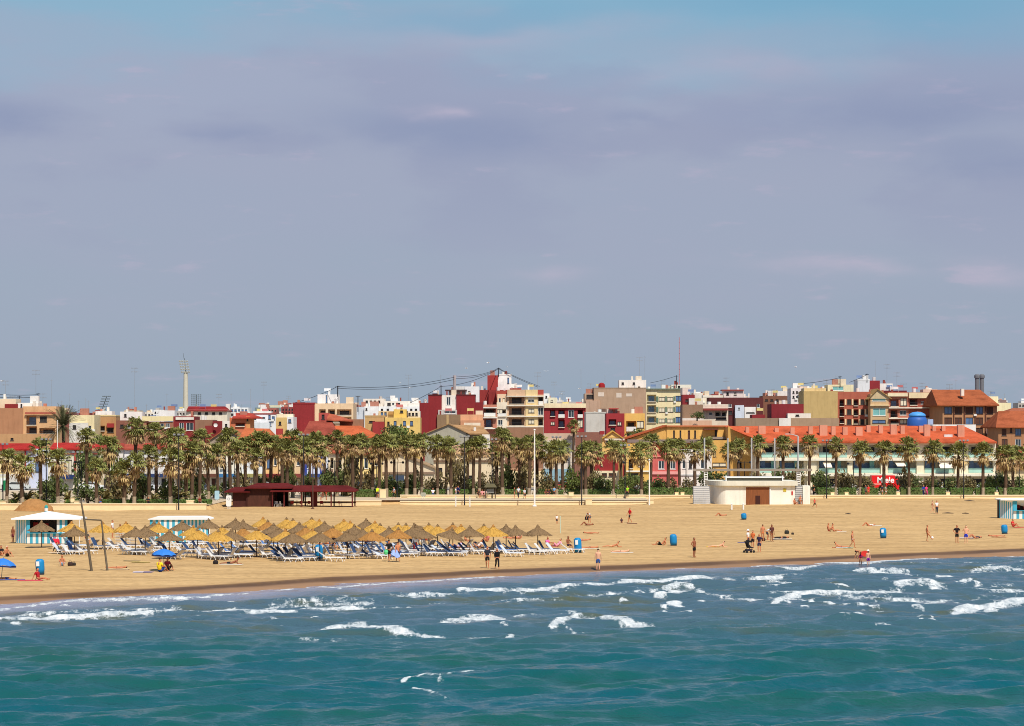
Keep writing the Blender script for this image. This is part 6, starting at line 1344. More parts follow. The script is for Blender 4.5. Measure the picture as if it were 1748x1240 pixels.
LME['legs'] = [mesh_of(arch(a, a+.55, yy), 'leg', PLW) for a in (-.3,.65) for yy in (-.33,.33)]
def back_me(th, L=.82):
    mb = MB(); c, s = math.cos(th), math.sin(th); n_ = 8
    for yy in (-.3,.26): mb.poly([(-.3,yy,.33),(-.3-c*L,yy,.33+s*L),(-.3-c*L,yy+.04,.33+s*L),(-.3,yy+.04,.33)]); mb.poly([(-.3+s*.05,yy,.30),(-.3-c*L+s*.04,yy,.33+s*L),(-.3-c*L,yy,.33+s*L),(-.3,yy,.33)])
    for q in range(n_):
        a, b_ = (q+.1)/n_*L, (q+.85)/n_*L
        P_ = lambda l_, yy, o: (-.3-c*l_+s*o, yy, .33+s*l_+c*o)
        mb.poly([P_(a,-.27,.0),P_(b_,-.27,.0),P_(b_,.27,.0),P_(a,.27,.0)]); mb.poly([P_(a,-.27,.02),P_(b_,-.27,.02),P_(b_,.27,.02),P_(a,.27,.02)])
    return mesh_of(mb, 'backrest', PLW)
def cloth_me(th, seat=True, L=.84):
    mb = MB(); c, s = math.cos(th), math.sin(th); t = .045
    P_ = lambda l_, yy, o: (-.3-c*l_+s*o, yy, .345+s*l_+c*o)
    pts = [(-.3-c*L, .345+s*L), (-.3,.345)] + ([(1.2,.35)] if seat else []); top = [(-.3-c*L+s*t, .345+s*L+c*t+.0), (-.28,.345+t)] + ([(1.2,.35+t)] if seat else [])
    mb.prism((pts+top[::-1]), -.29, .29); return mesh_of(mb, 'mattress', CLB)
BK = [back_me(a) for a in (.62,.85,1.05)]; CLO = [cloth_me(a) for a in (.62,.85,1.05)]; CLS = [cloth_me(a, False) for a in (.62,.85,1.05)]
LOUN = []
for (x,y,px,pa) in sorted(UPOS, key=lambda q: q[2]):
    if px < 80: continue
    for dx, dy in ((-1.1,.1),(.75,-.55),(-.2,1.1),(-.1,-1.3)):
        if rr.random() < .9: LOUN.append((x+dx+rr.uniform(-.3,.3), y+dy+rr.uniform(-.4,.4), None))
def gx(px, pb_): x, y, z = G(px, pb_); return (x,y,None)
LOUN += [(*gx(px,pb_)[:2], 'end%d' % i) for i, (px,pb_) in enumerate([(870,951),(910,948),(928,947),(948,946),(975,944),(815,948),(775,949),(200,942),(222,944),(500,952),(516,953)])]
keep = []
for L_ in sorted(LOUN, key=lambda q: (q[2] is None)):
    if all(abs(L_[0]-k[0]) > 1.0 or abs(L_[1]-k[1]) > .8 for k in keep): keep.append(L_)
keep.sort(key=lambda q: q[0]); lc = {}
for i, (x, y, sp) in enumerate(keep):
    z = GZ(x,y); k = rr.randrange(3); u = rr.random(); col = 'blue' if u < .46 else 'light' if u < .56 else 'half' if u < .68 else 'white'
    if sp: col = 'white' if i % 3 else 'half'
    desc = {'blue':'white lounger with a navy blue mattress','light':'white lounger with a light blue mattress','half':'white lounger with a pale cushion','white':'bare white slatted lounger'}[col]
    rn = 'in seaward rows' if y < 224 else 'in middle rows' if y < 243 else 'in landward rows'
    lc[(desc,rn)] = lc.get((desc,rn),0)+1
    e = empty('sun_lounger', (x,y,z+.01), '%s %s, %s from the left' % (desc, rn, nth(lc[(desc,rn)])), 'sun lounger', 'sun loungers under the straw parasols', R(-14)+rr.uniform(-.2,.2))
    if rr.random() < .12 and not sp: e.rotation_euler.z += math.pi*.9
    link('frame', LME['frame'], e); link('slats', LME['slats'], e); link('backrest', BK[k], e)
    for lg in LME['legs']: link('leg', lg, e)
    if col == 'blue': c = link('mattress', CLO[k] if rr.random() < .6 else CLS[k], e)
    elif col in ('light','half'): c = link('mattress', CLO[k], e); setmat(c, CLL if col == 'light' else CLW)
# stacks of spare loungers
for i, (px, pb_) in enumerate([(200,930),(213,931),(224,930)]):
    x, y, z = G(px, pb_)
    for q in range(9):
        e = empty('stacked_lounger', (x,y,z+q*.14), 'folded white lounger in the %s upright pile by the kiosks, layer %s from the ground' % (['left','middle','right'][i], nth(q+1)), 'sun lounger', 'folded loungers in piles')
        link('frame', LME['frame'], e).scale = (.45,1,.25); link('slats', LME['slats'], e).scale = (.45,1,.25)

# ---------------------------------------------------------------- beach umbrellas, goal, pole, odd things
UB = mat('umbrella_blue', S(50,122,208), .6, .06)
def cloth_umbrella(px, pbase, ptop, wpx, lab, tilt=0):
    x, y, z = G(px, pbase); s_ = y/F; H_ = (pbase-ptop)*s_; rad = wpx*s_/2
    e = empty('beach_umbrella', (x,y,z), lab, 'umbrella'); e.rotation_euler = (0, tilt, 0)
    mb = MB(); N = 8; prof = [(.02,H_),(rad*.4,H_-.10),(rad*.75,H_-.26),(rad,H_-.5)]
    mb.lathe(prof, N*3, (0,0,0), lambda i, k: ((-.05 if k % 3 else .02)*i/3, (.05 if i == 3 and k % 3 else 0))); mb.build('canopy', UB, e)
    v = MB(); v.lathe([(rad,H_-.49),(rad*.99,H_-.6)], N*3, (0,0,0), lambda i, k: ((-.05 if k % 3 else .02), 0)); v.build('valance', mat('umbrella_navy', S(20,50,110), .6), e)
    MB().tube([(0,0,-.1),(0,0,H_+.08)], .022, 6).build('pole', mat('pole_grey', (.2,.2,.2), .4), e)
    rb = MB(); [rb.tube([(0,0,H_-.15),(rad*.95*math.cos(a*.785),rad*.95*math.sin(a*.785),H_-.48)], .01, 4) for a in range(8)]; rb.build('ribs', GREYP, e)
cloth_umbrella(279, 974, 936, 42, 'bright blue beach umbrella over the yellow-shirted bather', R(2)); cloth_umbrella(2, 990, 953, 46, 'blue beach umbrella cut off by the left picture edge', R(6))
WG = mat('weathered_wood', (.12,.095,.065), .9, .3, 3)
x0, y0, z0 = G(157, 975); x1, y1, z1 = G(184, 975); e = empty('old_goal', (x0,y0,z0), 'old leaning wooden goal with one tall post, left of the beach', 'goal'); s_ = y0/F
MB().tube([(0,0,-.2),(-13*s_,.2,82*s_),(-20.5*s_,.3,124*s_)], [.11,.09,.055], 8).build('tall_post', WG, e); w_ = (x1-x0)
MB().tube([(w_,0,-.2),(w_-8*s_,.5,45*s_),(w_-14*s_,.9,85*s_)], [.09,.075,.06], 8).build('short_post', WG, e); MB().tube([(-14*s_,.25,88*s_),(w_-14*s_,.9,86*s_)], .055, 7).build('crossbar', WG, e)
x, y, z = G(956.5, 911); tag(MB().tube([(0,0,0),(0,0,1.75)], .045, 8).lathe([(.05,1.72),(.06,1.78),(0,1.82)], 8).build('net_post', mat('pale_green', S(190,205,185)), None, (0,0,0), (x,y,z)), 'thin pale green post upright in the open sand beside a child', 'post')
for i, (px, pb_, L_) in enumerate([(1655,858.5,1.6),(1648,877.5,.9),(1618,876.5,1.5),(1448,878,.8)]):
    x, y, z = G(px, pb_); tag(MB().tube([(-L_/2,0,.06),(0,.05,.10),(L_/2,0,.04)], [.03,.08,.03], 6).build('driftwood', WOODB, None, (0,0,0), (x,y,z)), 'dark strip of driftwood on the right sand, %s from the water wall' % nth(i+1), 'driftwood')
GUL = mat('gull_white', (.8,.8,.8), .6)
for i, (px, py, s_) in enumerate([(796,629,1.0),(833,620,1.1),(932,634,.9),(958,672,.9),(1358,627,1.0),(989,664,.8),(3,651,1.2),(955,638,.7),(866,627,.7),(683,654,.7),(700,662,.6)]):
    Y_ = 500; x, z = P(px, py, Y_); e = empty('gull', (x,Y_,z), 'tiny white gull in flight above the roofs, %s listed from the left' % nth(sorted([796,833,932,958,1358,989,3,955,866,683,700]).index(px)+1), 'gull', 'gulls flying above the town', i*.7); e.scale = (s_,)*3
    b_ = MB().tube([(-.28,0,0),(-.1,0,.02),(.15,0,.03),(.3,0,.02)], [.02,.08,.07,.01], 8)
    for s__ in (-1,1): b_.poly([(-.08,0,.03),(.12,0,.03),(.0,s__*.35,.16),(-.12,s__*.35,.14)]); b_.poly([(-.12,s__*.35,.14),(.0,s__*.35,.16),(-.15,s__*.72,.08)])
    b_.build('body', GUL, e)
# ---------------------------------------------------------------- people
SKIN = {'f': mat('skin_fair', S(224,168,134), .6, .05), 't': mat('skin_tan', S(196,126,88), .6, .05), 'd': mat('skin_deep', S(150,90,62), .6, .05)}
def cm(rgb): return mat('cloth_%d_%d_%d' % rgb, S(*rgb), .9, .12, 6)
def base_joints():
    J = dict(pelvis=(0,0,.95), waist=(0,.01,1.10), chest=(0,0,1.32), neck=(0,.01,1.47), skull=(0,0,1.56), head=(0,-.01,1.645), top=(0,0,1.72))
    for s, k in ((1,'l'),(-1,'r')):
        J['sh'+k]=(s*.175,.01,1.40); J['el'+k]=(s*.23,.03,1.13); J['wr'+k]=(s*.25,-.04,.89); J['ha'+k]=(s*.25,-.06,.82)
        J['hip'+k]=(s*.095,0,.90); J['kn'+k]=(s*.10,-.02,.50); J['an'+k]=(s*.10,.03,.08); J['toe'+k]=(s*.12,-.15,.035)
    return J
def pose(name):
    J = base_joints(); U = lambda **k: J.update(k)
    if name == 'walk':
        U(knl=(.09,-.18,.52), anl=(.09,-.20,.10), toel=(.10,-.38,.06), knr=(-.09,-.02,.50), anr=(-.09,.30,.16), toer=(-.10,.22,.03), ell=(.22,.16,1.15), wrl=(.22,.20,.92), hal=(.22,.18,.85), elr=(-.23,-.10,1.14), wrr=(-.22,-.26,.95), har=(-.21,-.30,.89))
    if name == 'hips':
        U(ell=(.36,.08,1.18), wrl=(.20,-.02,1.02), hal=(.15,-.05,.99), elr=(-.36,.08,1.18), wrr=(-.20,-.02,1.02), har=(-.15,-.05,.99))
    if name == 'carry':
        U(ell=(.27,.05,1.14), wrl=(.34,-.05,.92), hal=(.36,-.06,.86), elr=(-.25,-.06,1.14), wrr=(-.20,-.28,1.05), har=(-.16,-.34,1.05), knl=(.1,-.12,.51), anl=(.1,-.08,.09), toel=(.11,-.25,.04), knr=(-.1,.02,.5), anr=(-.1,.16,.10), toer=(-.11,.0,.03))
    if name == 'bend':
        U(pelvis=(0,.15,.92), waist=(0,.05,1.03), chest=(0,-.18,1.12), neck=(0,-.32,1.16), skull=(0,-.40,1.17), head=(0,-.48,1.17), top=(0,-.54,1.15))
        for s,k in ((1,'l'),(-1,'r')): U(**{'sh'+k:(s*.17,-.25,1.12),'el'+k:(s*.2,-.32,.86),'wr'+k:(s*.16,-.42,.66),'ha'+k:(s*.15,-.44,.60),'hip'+k:(s*.095,.14,.87),'kn'+k:(s*.1,-.02,.49),'an'+k:(s*.1,.06,.08),'toe'+k:(s*.11,-.12,.035)})
    if name == 'kick':
        U(knr=(-.1,-.25,.62), anr=(-.1,-.42,.30), toer=(-.1,-.58,.24), ell=(.34,.1,1.2), wrl=(.46,.05,1.05), hal=(.5,.02,1.0), elr=(-.32,.0,1.18), wrr=(-.42,-.1,1.05), har=(-.45,-.14,1.0), anl=(.1,.06,.08))
    if name == 'run':
        U(knl=(.1,-.34,.66), anl=(.1,-.22,.28), toel=(.11,-.36,.20), knr=(-.1,.10,.50), anr=(-.1,.44,.42), toer=(-.1,.42,.28), ell=(.24,.2,1.18), wrl=(.2,.05,1.05), hal=(.18,-.02,1.04), elr=(-.24,-.12,1.16), wrr=(-.18,-.30,1.25), har=(-.16,-.34,1.3))
    if name in ('sit','sitchair'):
        dz = 0 if name == 'sit' else .42
        U(pelvis=(0,.0,.14+dz), waist=(0,.05,.28+dz), chest=(0,.06,.52+dz), neck=(0,.03,.68+dz), skull=(0,.0,.77+dz), head=(0,-.02,.86+dz), top=(0,.0,.94+dz))
        for s,k in ((1,'l'),(-1,'r')):
            U(**{'sh'+k:(s*.175,.06,.61+dz),'el'+k:(s*.25,-.08,.38+dz),'wr'+k:(s*.18,-.30,.40+dz),'ha'+k:(s*.15,-.37,.42+dz),'hip'+k:(s*.1,-.04,.12+dz)})
            if name == 'sit': U(**{'kn'+k:(s*.14,-.42,.40),'an'+k:(s*.12,-.66,.09),'toe'+k:(s*.13,-.84,.04)})
            else: U(**{'kn'+k:(s*.12,-.44,.52),'an'+k:(s*.12,-.46,.10),'toe'+k:(s*.13,-.62,.04)})
    if name == 'legsout':
        U(pelvis=(0,0,.13), waist=(0,.06,.26), chest=(0,.12,.49), neck=(0,.13,.65), skull=(0,.11,.74), head=(0,.09,.83), top=(0,.1,.91))
        for s,k in ((1,'l'),(-1,'r')): U(**{'sh'+k:(s*.175,.13,.58),'el'+k:(s*.24,.26,.36),'wr'+k:(s*.25,.36,.12),'ha'+k:(s*.25,.40,.04),'hip'+k:(s*.1,-.04,.11),'kn'+k:(s*.12,-.46,.20),'an'+k:(s*.12,-.86,.07),'toe'+k:(s*.14,-.90,.20)})
    if name in ('supine','prone','recline','kneesup'):
        # body along -Y (head at +Y)
        U(pelvis=(0,0,.12), waist=(0,.15,.12), chest=(0,.38,.13), neck=(0,.53,.13), skull=(0,.61,.14), head=(0,.70,.16), top=(0,.78,.17))
        for s,k in ((1,'l'),(-1,'r')): U(**{'sh'+k:(s*.175,.45,.12),'el'+k:(s*.27,.20,.08),'wr'+k:(s*.27,-.03,.07),'ha'+k:(s*.26,-.1,.05),'hip'+k:(s*.1,-.06,.11),'kn'+k:(s*.1,-.47,.13),'an'+k:(s*.1,-.88,.08),'toe'+k:(s*.13,-.93,.20)})
        if name == 'prone':
            U(chest=(0,.36,.22), neck=(0,.48,.33), skull=(0,.54,.41), head=(0,.57,.50), top=(0,.56,.58), waist=(0,.16,.15))
            for s,k in ((1,'l'),(-1,'r')): U(**{'sh'+k:(s*.175,.42,.29),'el'+k:(s*.2,.50,.05),'wr'+k:(s*.1,.72,.04),'ha'+k:(s*.06,.78,.04),'toe'+k:(s*.1,-1.0,.03)})
        if name == 'recline':
            U(waist=(0,.12,.2), chest=(0,.28,.38), neck=(0,.38,.51), skull=(0,.41,.6), head=(0,.42,.69), top=(0,.44,.77))
            for s,k in ((1,'l'),(-1,'r')): U(**{'sh'+k:(s*.175,.34,.46),'el'+k:(s*.22,.42,.2),'wr'+k:(s*.22,.26,.06),'ha'+k:(s*.2,.2,.04)})
        if name in ('kneesup','recline'):
            U(knl=(.1,-.36,.46), anl=(.1,-.62,.09), toel=(.1,-.78,.04)); 
            if name == 'kneesup': U(knr=(-.1,-.38,.42), anr=(-.1,-.66,.09), toer=(-.1,-.82,.04))
    return J
RAD = dict(pelvis=(.155,.115), waist=(.125,.095), chest=(.155,.11), neck=(.055,.055), skull=(.075,.085), head=(.082,.10), top=(.05,.06), sh=(.062,.062), el=(.042,.042), wr=(.029,.026), ha=(.038,.020), hip=(.088,.088), kn=(.056,.056), an=(.038,.038), toe=(.042,.028))
E_BODY = [('pelvis','waist'),('waist','chest'),('chest','neck'),('neck','skull'),('skull','head'),('head','top')]
for k in 'lr': E_BODY += [('chest','sh'+k),('sh'+k,'el'+k),('el'+k,'wr'+k),('wr'+k,'ha'+k),('pelvis','hip'+k),('hip'+k,'kn'+k),('kn'+k,'an'+k),('an'+k,'toe'+k)]
def radk(n): return RAD.get(n) or RAD[n[:-1]]
def skin_mesh(name, J, edges, root, grow=0.0, extra=None, cut=None, rads=None, m=None):
    names = []; 
    for a, b in edges:
        for q in (a, b):
            if q not in names: names.append(q)
    co = [Vector(J[q]) for q in names]; ed = [(names.index(a), names.index(b)) for a, b in edges]; rd = [tuple(v+grow for v in ((rads or {}).get(q) or radk(q))) for q in names]
    if extra:
        for par, p, r_ in extra:
            i0 = par if isinstance(par, int) and par >= 0 else None
            pi = names.index(par) if isinstance(par, str) else len(co)+par
            co.append(Vector(p)); rd.append((r_, r_)); ed.append((pi, len(co)-1)); names.append('x%d' % len(co))
    me = bpy.data.meshes.new(name); me.from_pydata(co, ed, []); ob = bpy.data.objects.new(name, me); COL.objects.link(ob)
    ob.modifiers.new('s', 'SKIN'); 
    for i, (v, r_) in enumerate(zip(me.skin_vertices[0].data, rd)): v.radius = r_; v.use_root = names[i] == root
    sb = ob.modifiers.new('b', 'SUBSURF'); sb.levels = 1; sb.render_levels = 1
    return ob
def finish(obs):
    dg = bpy.context.evaluated_depsgraph_get(); res = []
    for ob, m in obs:
        me = bpy.data.meshes.new_from_object(ob.evaluated_get(dg)); me.name = ob.name; me.materials.clear(); me.materials.append(m)
        me.polygons.foreach_set('use_smooth', [True]*len(me.polygons)); res.append(me)
    for ob, m in obs: bpy.data.objects.remove(ob)
    return res
BODY, CLOTH = {}, {}
def lerp(a, b, t): return tuple(Vector(a).lerp(Vector(b), t))
def make_pose(name):
    J = pose(name); ex = []
    for k in 'lr':      # five fingers each, unequal and bent
        w, h = Vector(J['wr'+k]), Vector(J['ha'+k]); d = (h-w).normalized(); s = d.cross(Vector((1,0,0))); s = s.normalized() if s.length > .1 else Vector((0,1,0)); nn = s.cross(d)
        for f, (off, L_) in enumerate(((-.028,.075),(-.009,.088),(.010,.082),(.028,.062))):
            ex.append(('ha'+k, h + s*off + d*.035, .010)); ex.append((-1, h + s*off*1.25 + d*(.035+L_*.55), .0085)); ex.append((-1, h + s*off*1.3 + d*(.035+L_*.85) + nn*.02, .0075))
        ex.append(('ha'+k, h + s*-.045 + d*.0, .011)); ex.append((-1, h + s*-.065 + d*.03 + nn*.012, .009))
    hd = Vector(J['head']); up = (Vector(J['top'])-Vector(J['skull'])).normalized(); sx = Vector((1,0,0)); fw = sx.cross(up)*-1
    if fw.y > 0 and name not in ('supine','kneesup'): fw = -fw
    if name in ('supine','kneesup'): fw = Vector((0,0,1))
    ex.append(('head', hd + fw*.105 - up*.01, .016)); ex.append((-1, hd + fw*.118 - up*.025, .012))
    ex += [('head', hd + sx*.088 - up*.01, .018), ('head', hd - sx*.088 - up*.01, .018)]
    obs = [(skin_mesh('body', J, E_BODY, 'pelvis', extra=ex), SKIN['t'])]
    bk = -fw
    hj = dict(h1=tuple(hd+bk*.045-up*.05), h2=tuple(hd+bk*.03+up*.045), h3=tuple(hd+up*.078+fw*.015)); hr = dict(h1=(.07,.06), h2=(.088,.088), h3=(.06,.07))
    obs.append((skin_mesh('hair', hj, [('h1','h2'),('h2','h3')], 'h1', rads=hr), cm((40,28,22))))
    lj = dict(hj, h0=tuple(hd+bk*.07-up*.17)); obs.append((skin_mesh('hair', lj, [('h0','h1'),('h1','h2'),('h2','h3')], 'h0', rads=dict(hr, h0=(.05,.04))), cm((40,28,22))))
    Js = dict(J); 
    for k in 'lr': Js['sv'+k] = lerp(J['sh'+k], J['el'+k], .75); Js['th'+k] = lerp(J['hip'+k], J['kn'+k], .85); Js['tb'+k] = lerp(J['hip'+k], J['kn'+k], .18); Js['cf'+k] = lerp(J['kn'+k], J['an'+k], .85)
    Js['nk'] = lerp(J['chest'], J['neck'], .72)
    sr = {'nk':(.07,.07),'svl':(.052,.052),'svr':(.052,.052),'thl':(.07,.07),'thr':(.07,.07),'tbl':(.088,.088),'tbr':(.088,.088),'cfl':(.048,.048),'cfr':(.048,.048)}
    shirt = [('pelvis','waist'),('waist','chest'),('chest','nk')] + [q for k in 'lr' for q in (('chest','sh'+k),('sh'+k,'sv'+k))]
    obs.append((skin_mesh('shirt', Js, shirt, 'pelvis', .022, rads=sr), cm((30,30,34))))
    obs.append((skin_mesh('shirt', Js, shirt[:3]+[('chest','shl'),('shl','ell'),('ell','wrl'),('chest','shr'),('shr','elr'),('elr','wrr')], 'pelvis', .020, rads=sr), cm((30,30,34))))
    lo = lerp(J['pelvis'], J['waist'], .4); Js['pw'] = lo; sr['pw'] = (.14,.105)
    obs.append((skin_mesh('shorts', Js, [('pw','pelvis')]+[q for k in 'lr' for q in (('pelvis','hip'+k),('hip'+k,'th'+k))], 'pelvis', .020, rads=sr), cm((30,30,34))))
    obs.append((skin_mesh('swim_briefs', Js, [('pw','pelvis'),('pelvis','hipl'),('hipl','tbl'),('pelvis','hipr'),('hipr','tbr')], 'pelvis', .010, rads=sr), cm((30,30,34))))
    obs.append((skin_mesh('trousers', Js, [('pw','pelvis')]+[q for k in 'lr' for q in (('pelvis','hip'+k),('hip'+k,'kn'+k),('kn'+k,'cf'+k))], 'pelvis', .018, rads=sr), cm((30,30,34))))
    Js['c1'] = lerp(J['waist'], J['chest'], .72); Js['c2'] = lerp(J['chest'], J['neck'], .12); sr['c1'] = (.155,.108); sr['c2'] = (.150,.105)
    obs.append((skin_mesh('bikini_top', Js, [('c1','c2')], 'c1', .012, rads=sr), cm((30,30,34))))
    r_ = finish(obs); BODY[name] = r_[0]; CLOTH[name] = dict(hair=r_[1], longhair=r_[2], shirt=r_[3], longshirt=r_[4], shorts=r_[5], briefs=r_[6], trousers=r_[7], bikini=r_[8])
for nm in ('stand','walk','hips','carry','bend','kick','run','sit','sitchair','legsout','supine','prone','recline','kneesup'): make_pose(nm)
HAT = mesh_of(MB().lathe([(.20,-.01),(.105,.0),(.10,.08),(.06,.12),(.005,.13)], 14), 'hat', cm((230,230,225)), True)
def person(px, py, ps, label, rz=0, h=1.72, skin='t', hair=(40,28,22), long=False, at=None, group=None, hat=None, z=None, **cl):
    if at: x, y, zz_ = at
    else: x, y, zz_ = G(px, py)
    if z is not None: zz_ = z
    e = empty('person', (x,y,zz_), label, 'person', group, rz); s_ = h/1.75; e.scale = (s_,s_,s_)
    b = link('body', BODY[ps], e); setmat(b, SKIN[skin]); C_ = CLOTH[ps]
    hr = link('hair', C_['longhair' if long else 'hair'], e); setmat(hr, cm(hair))
    for k, col in cl.items():
        o_ = link({'longshirt':'shirt','briefs':'swim_briefs','bikini':'bikini_top'}.get(k, k), C_[k], e); setmat(o_, cm(col))
    if hat: J = pose(ps); ht = link('hat', HAT, e, (J['head'][0], J['head'][1]+.01, J['head'][2]+.03)); setmat(ht, cm(hat))
    return e
def towel(px, py, w, l_, col, lab, rz=0):
    x, y, z = G(px, py); e = tag(MB().box(-l_/2, l_/2, -w/2, w/2, .005, .025).build('towel', cm(col), None, (0,0,0), (x,y,z+.03)), lab, 'towel', 'towels laid out on the sand'); e.rotation_euler.z = rz
BK_, WH_, W90 = (24,24,28), (238,238,238), math.pi/2
# walkers by the water
e1 = person(664, 959, 'walk', 'man in black tee and black shorts carrying a green bag, seen from behind', rz=math.pi-.3, h=1.83, shirt=BK_, shorts=BK_)
person(679, 959, 'walk', 'woman in orange top with a pale blue sarong walking beside the loungers', rz=math.pi+.2, h=1.70, bikini=(240,120,60), shorts=(40,40,60), hair=(90,50,30))
x, y, z = G(677, 959); sr_ = MB().lathe([(.20,1.02),(.27,.85),(.36,.62),(.42,.52)], 16, (0,0,0), lambda i, k: (.05*math.sin(k*1.3)*i, .06*math.sin(k*.8)*i)).build('sarong', cm((150,175,235)), None, (0,0,0), (x-.15,y-.02,z)); tag(sr_, 'pale blue sarong cloth wrapped round the woman in orange', 'sarong')
x, y, z = G(659, 959); tag(MB().lathe([(.01,.55),(.16,.6),(.19,.8),(.12,.98),(.02,1.0)], 12).build('green_bag', cm((90,200,130)), None, (0,0,0), (x,y-.1,z)), 'small green carrier bag held by the man in black', 'bag')
person(832, 970, 'walk', 'man in dark grey tee and black shorts walking at the waterline', h=1.78, shirt=(44,46,58), shorts=(20,20,26), hair=(60,40,30))
person(848.5, 971.5, 'walk', 'woman in black top and black trousers walking next to the man in grey', h=1.66, rz=.25, longshirt=(18,18,22), trousers=(18,18,24), long=True, hair=(90,50,30))
person(1021, 969, 'stand', 'bare-backed man in blue shorts with a red waistband facing the beach', rz=math.pi, h=1.76, skin='f', shorts=(60,90,150), hair=(60,40,30))
person(1185, 952, 'hips', 'tanned man in black shorts standing hands on hips near the waterline', rz=.9, h=1.74, shorts=(22,22,26), skin='d')
person(1302, 924.5, 'stand', 'bather in orange bikini seen from behind in the stroller group', rz=math.pi, h=1.70, briefs=(220,120,60), bikini=(220,110,60), skin='t')
person(1311, 921, 'bend', 'person in white shirt bending down in the stroller group', rz=1.2, h=1.65, shirt=WH_, shorts=(40,50,70))
person(1317.5, 924, 'stand', 'woman in dark swimsuit standing rightmost in the stroller group', rz=.4, h=1.72, skin='d', shirt=(90,50,46), briefs=(20,20,24))
person(1277, 936, 'stand', 'person in white shirt and white hat behind the black stroller', rz=1.1, h=1.66, shirt=WH_, trousers=(40,44,60), hat=(240,240,240))
person(1285, 937, 'stand', 'adult in orange top beside the black stroller', rz=-.6, h=1.62, shirt=(210,110,60), shorts=(40,30,34), hair=(60,36,26))
person(1296, 943.5, 'stand', 'short-haired woman in a dark purple swimsuit right of the stroller', rz=-.3, h=1.68, shirt=(52,40,64), shorts=(40,40,80), skin='t')
person(1468.5, 957, 'bend', 'woman in purple shorts leaning over at the water edge', rz=-1.0, h=1.80, shorts=(150,30,90), skin='t', hair=(40,30,26), bikini=(190,90,50))
person(1482, 958.5, 'stand', 'child in purple shorts and white cap holding a red towel in the shallows', rz=.3, h=1.40, shorts=(130,40,150), skin='f', hat=(245,235,225))
x, y, z = G(1476, 957.5); tag(MB().prism([(-.35,.95),(-.05,.78),(.3,.85),(.35,1.2),(.0,1.3),(-.3,1.22)], -.04, .04).build('red_towel', cm((230,60,50)), None, (0,0,0), (x,y-.25,z)), 'red towel stretched between the woman and the child', 'towel')
person(1455, 936, 'walk', 'woman in a white bikini walking behind the leaning woman', rz=1.0, h=1.62, bikini=WH_, briefs=WH_, skin='t')
person(1583, 924.5, 'kick', 'boy in dark trunks kicking a white ball', rz=W90, h=1.66, briefs=(40,24,30), skin='t')
x, y, z = G(1591.5, 922); tag(MB().lathe([(.001,-.13),(.06,-.115),(.11,-.065),(.13,0),(.11,.065),(.06,.115),(.001,.13)], 14).build('ball', cm(WH_), None, (0,0,0), (x,y,z+.22), smooth=True), 'white football kicked by the boy', 'ball')
person(1633.5, 927, 'hips', 'man in black printed tee and black shorts on the right sand', rz=.2, h=1.78, shirt=(28,18,26), shorts=(16,16,18), skin='t')
person(1649, 927.5, 'hips', 'bare-chested man in bright blue shorts beside the man in black', rz=-.3, h=1.76, shorts=(30,50,190), skin='f')
person(1592, 876.5, 'walk', 'woman in bikini walking near the right wall', rz=W90, h=1.70, bikini=(120,60,50), briefs=(120,60,50), skin='f', long=True)
person(1599, 877.5, 'stand', 'person in white tee and dark trousers beside the bikini walker', rz=.4, h=1.76, shirt=WH_, trousers=(40,44,60))
person(1390.5, 869.5, 'run', 'runner in red top and black shorts right of the lifeguard building', rz=.8, h=1.5, shirt=(210,80,70), shorts=(24,24,28))
person(1075, 893, 'walk', 'man in a red tee and black shorts on the middle sand', rz=-1.2, h=1.80, shirt=(205,36,44), shorts=(30,20,24))
person(1061, 893.5, 'sit', 'child sitting beside the man in red', h=1.15, shirt=(60,50,60), skin='d')
person(1006, 894, 'bend', 'person with a black backpack stooping in the middle sand', rz=-.5, h=1.75, shirt=(200,200,200), shorts=(90,90,90), skin='t')
person(950.5, 895.5, 'stand', 'small child in a white shirt next to the thin post', h=1.08, shirt=WH_, shorts=(40,40,50))
person(709, 944, 'stand', 'man in white shirt, red trousers and hat among the loungers', rz=.2, h=1.80, longshirt=(230,232,236), trousers=(130,24,36), hat=(225,220,210))
person(184, 930, 'stand', 'figure in a white shirt behind the golden parasols at left', h=1.78, rz=1.5, shirt=WH_, shorts=(40,40,60), at=(*G(192,930)[:2], 0.6))
# stroller
x, y, z = G(1279, 944); e = empty('stroller', (x,y,z), 'black baby stroller with shopping in the standing group', 'stroller', rz=.5)
MB().tube([(.35,-.2,.1),(0,-.2,.6),(-.45,-.2,1.05)], .02, 6).tube([(.35,.2,.1),(0,.2,.6),(-.45,.2,1.05)], .02, 6).tube([(-.45,-.2,1.05),(-.45,.2,1.05)], .025, 6).tube([(-.4,-.2,.12),(.1,-.2,.62)], .02, 6).tube([(-.4,.2,.12),(.1,.2,.62)], .02, 6).build('frame', IRON, e)
MB().prism([(-.15,.45),(.3,.4),(.35,.5),(0,.55),(-.25,.95),(-.33,.9)], -.2, .2).build('seat', cm((30,28,34)), e); MB().prism([(-.35,.9),(-.2,1.15),(.12,1.1),(.2,.92),(-.1,.95)], -.22, .22).build('canopy', cm((24,24,28)), e); MB().box(-.35,.2,-.18,.18,.16,.34).build('basket', cm((60,50,60)), e)
for a in (-.4,.35):
    for b_ in (-.22,.22): MB().tube([(a,b_-.02,.12),(a,b_+.02,.12)], .12, 14).build('wheel', RUB, e)
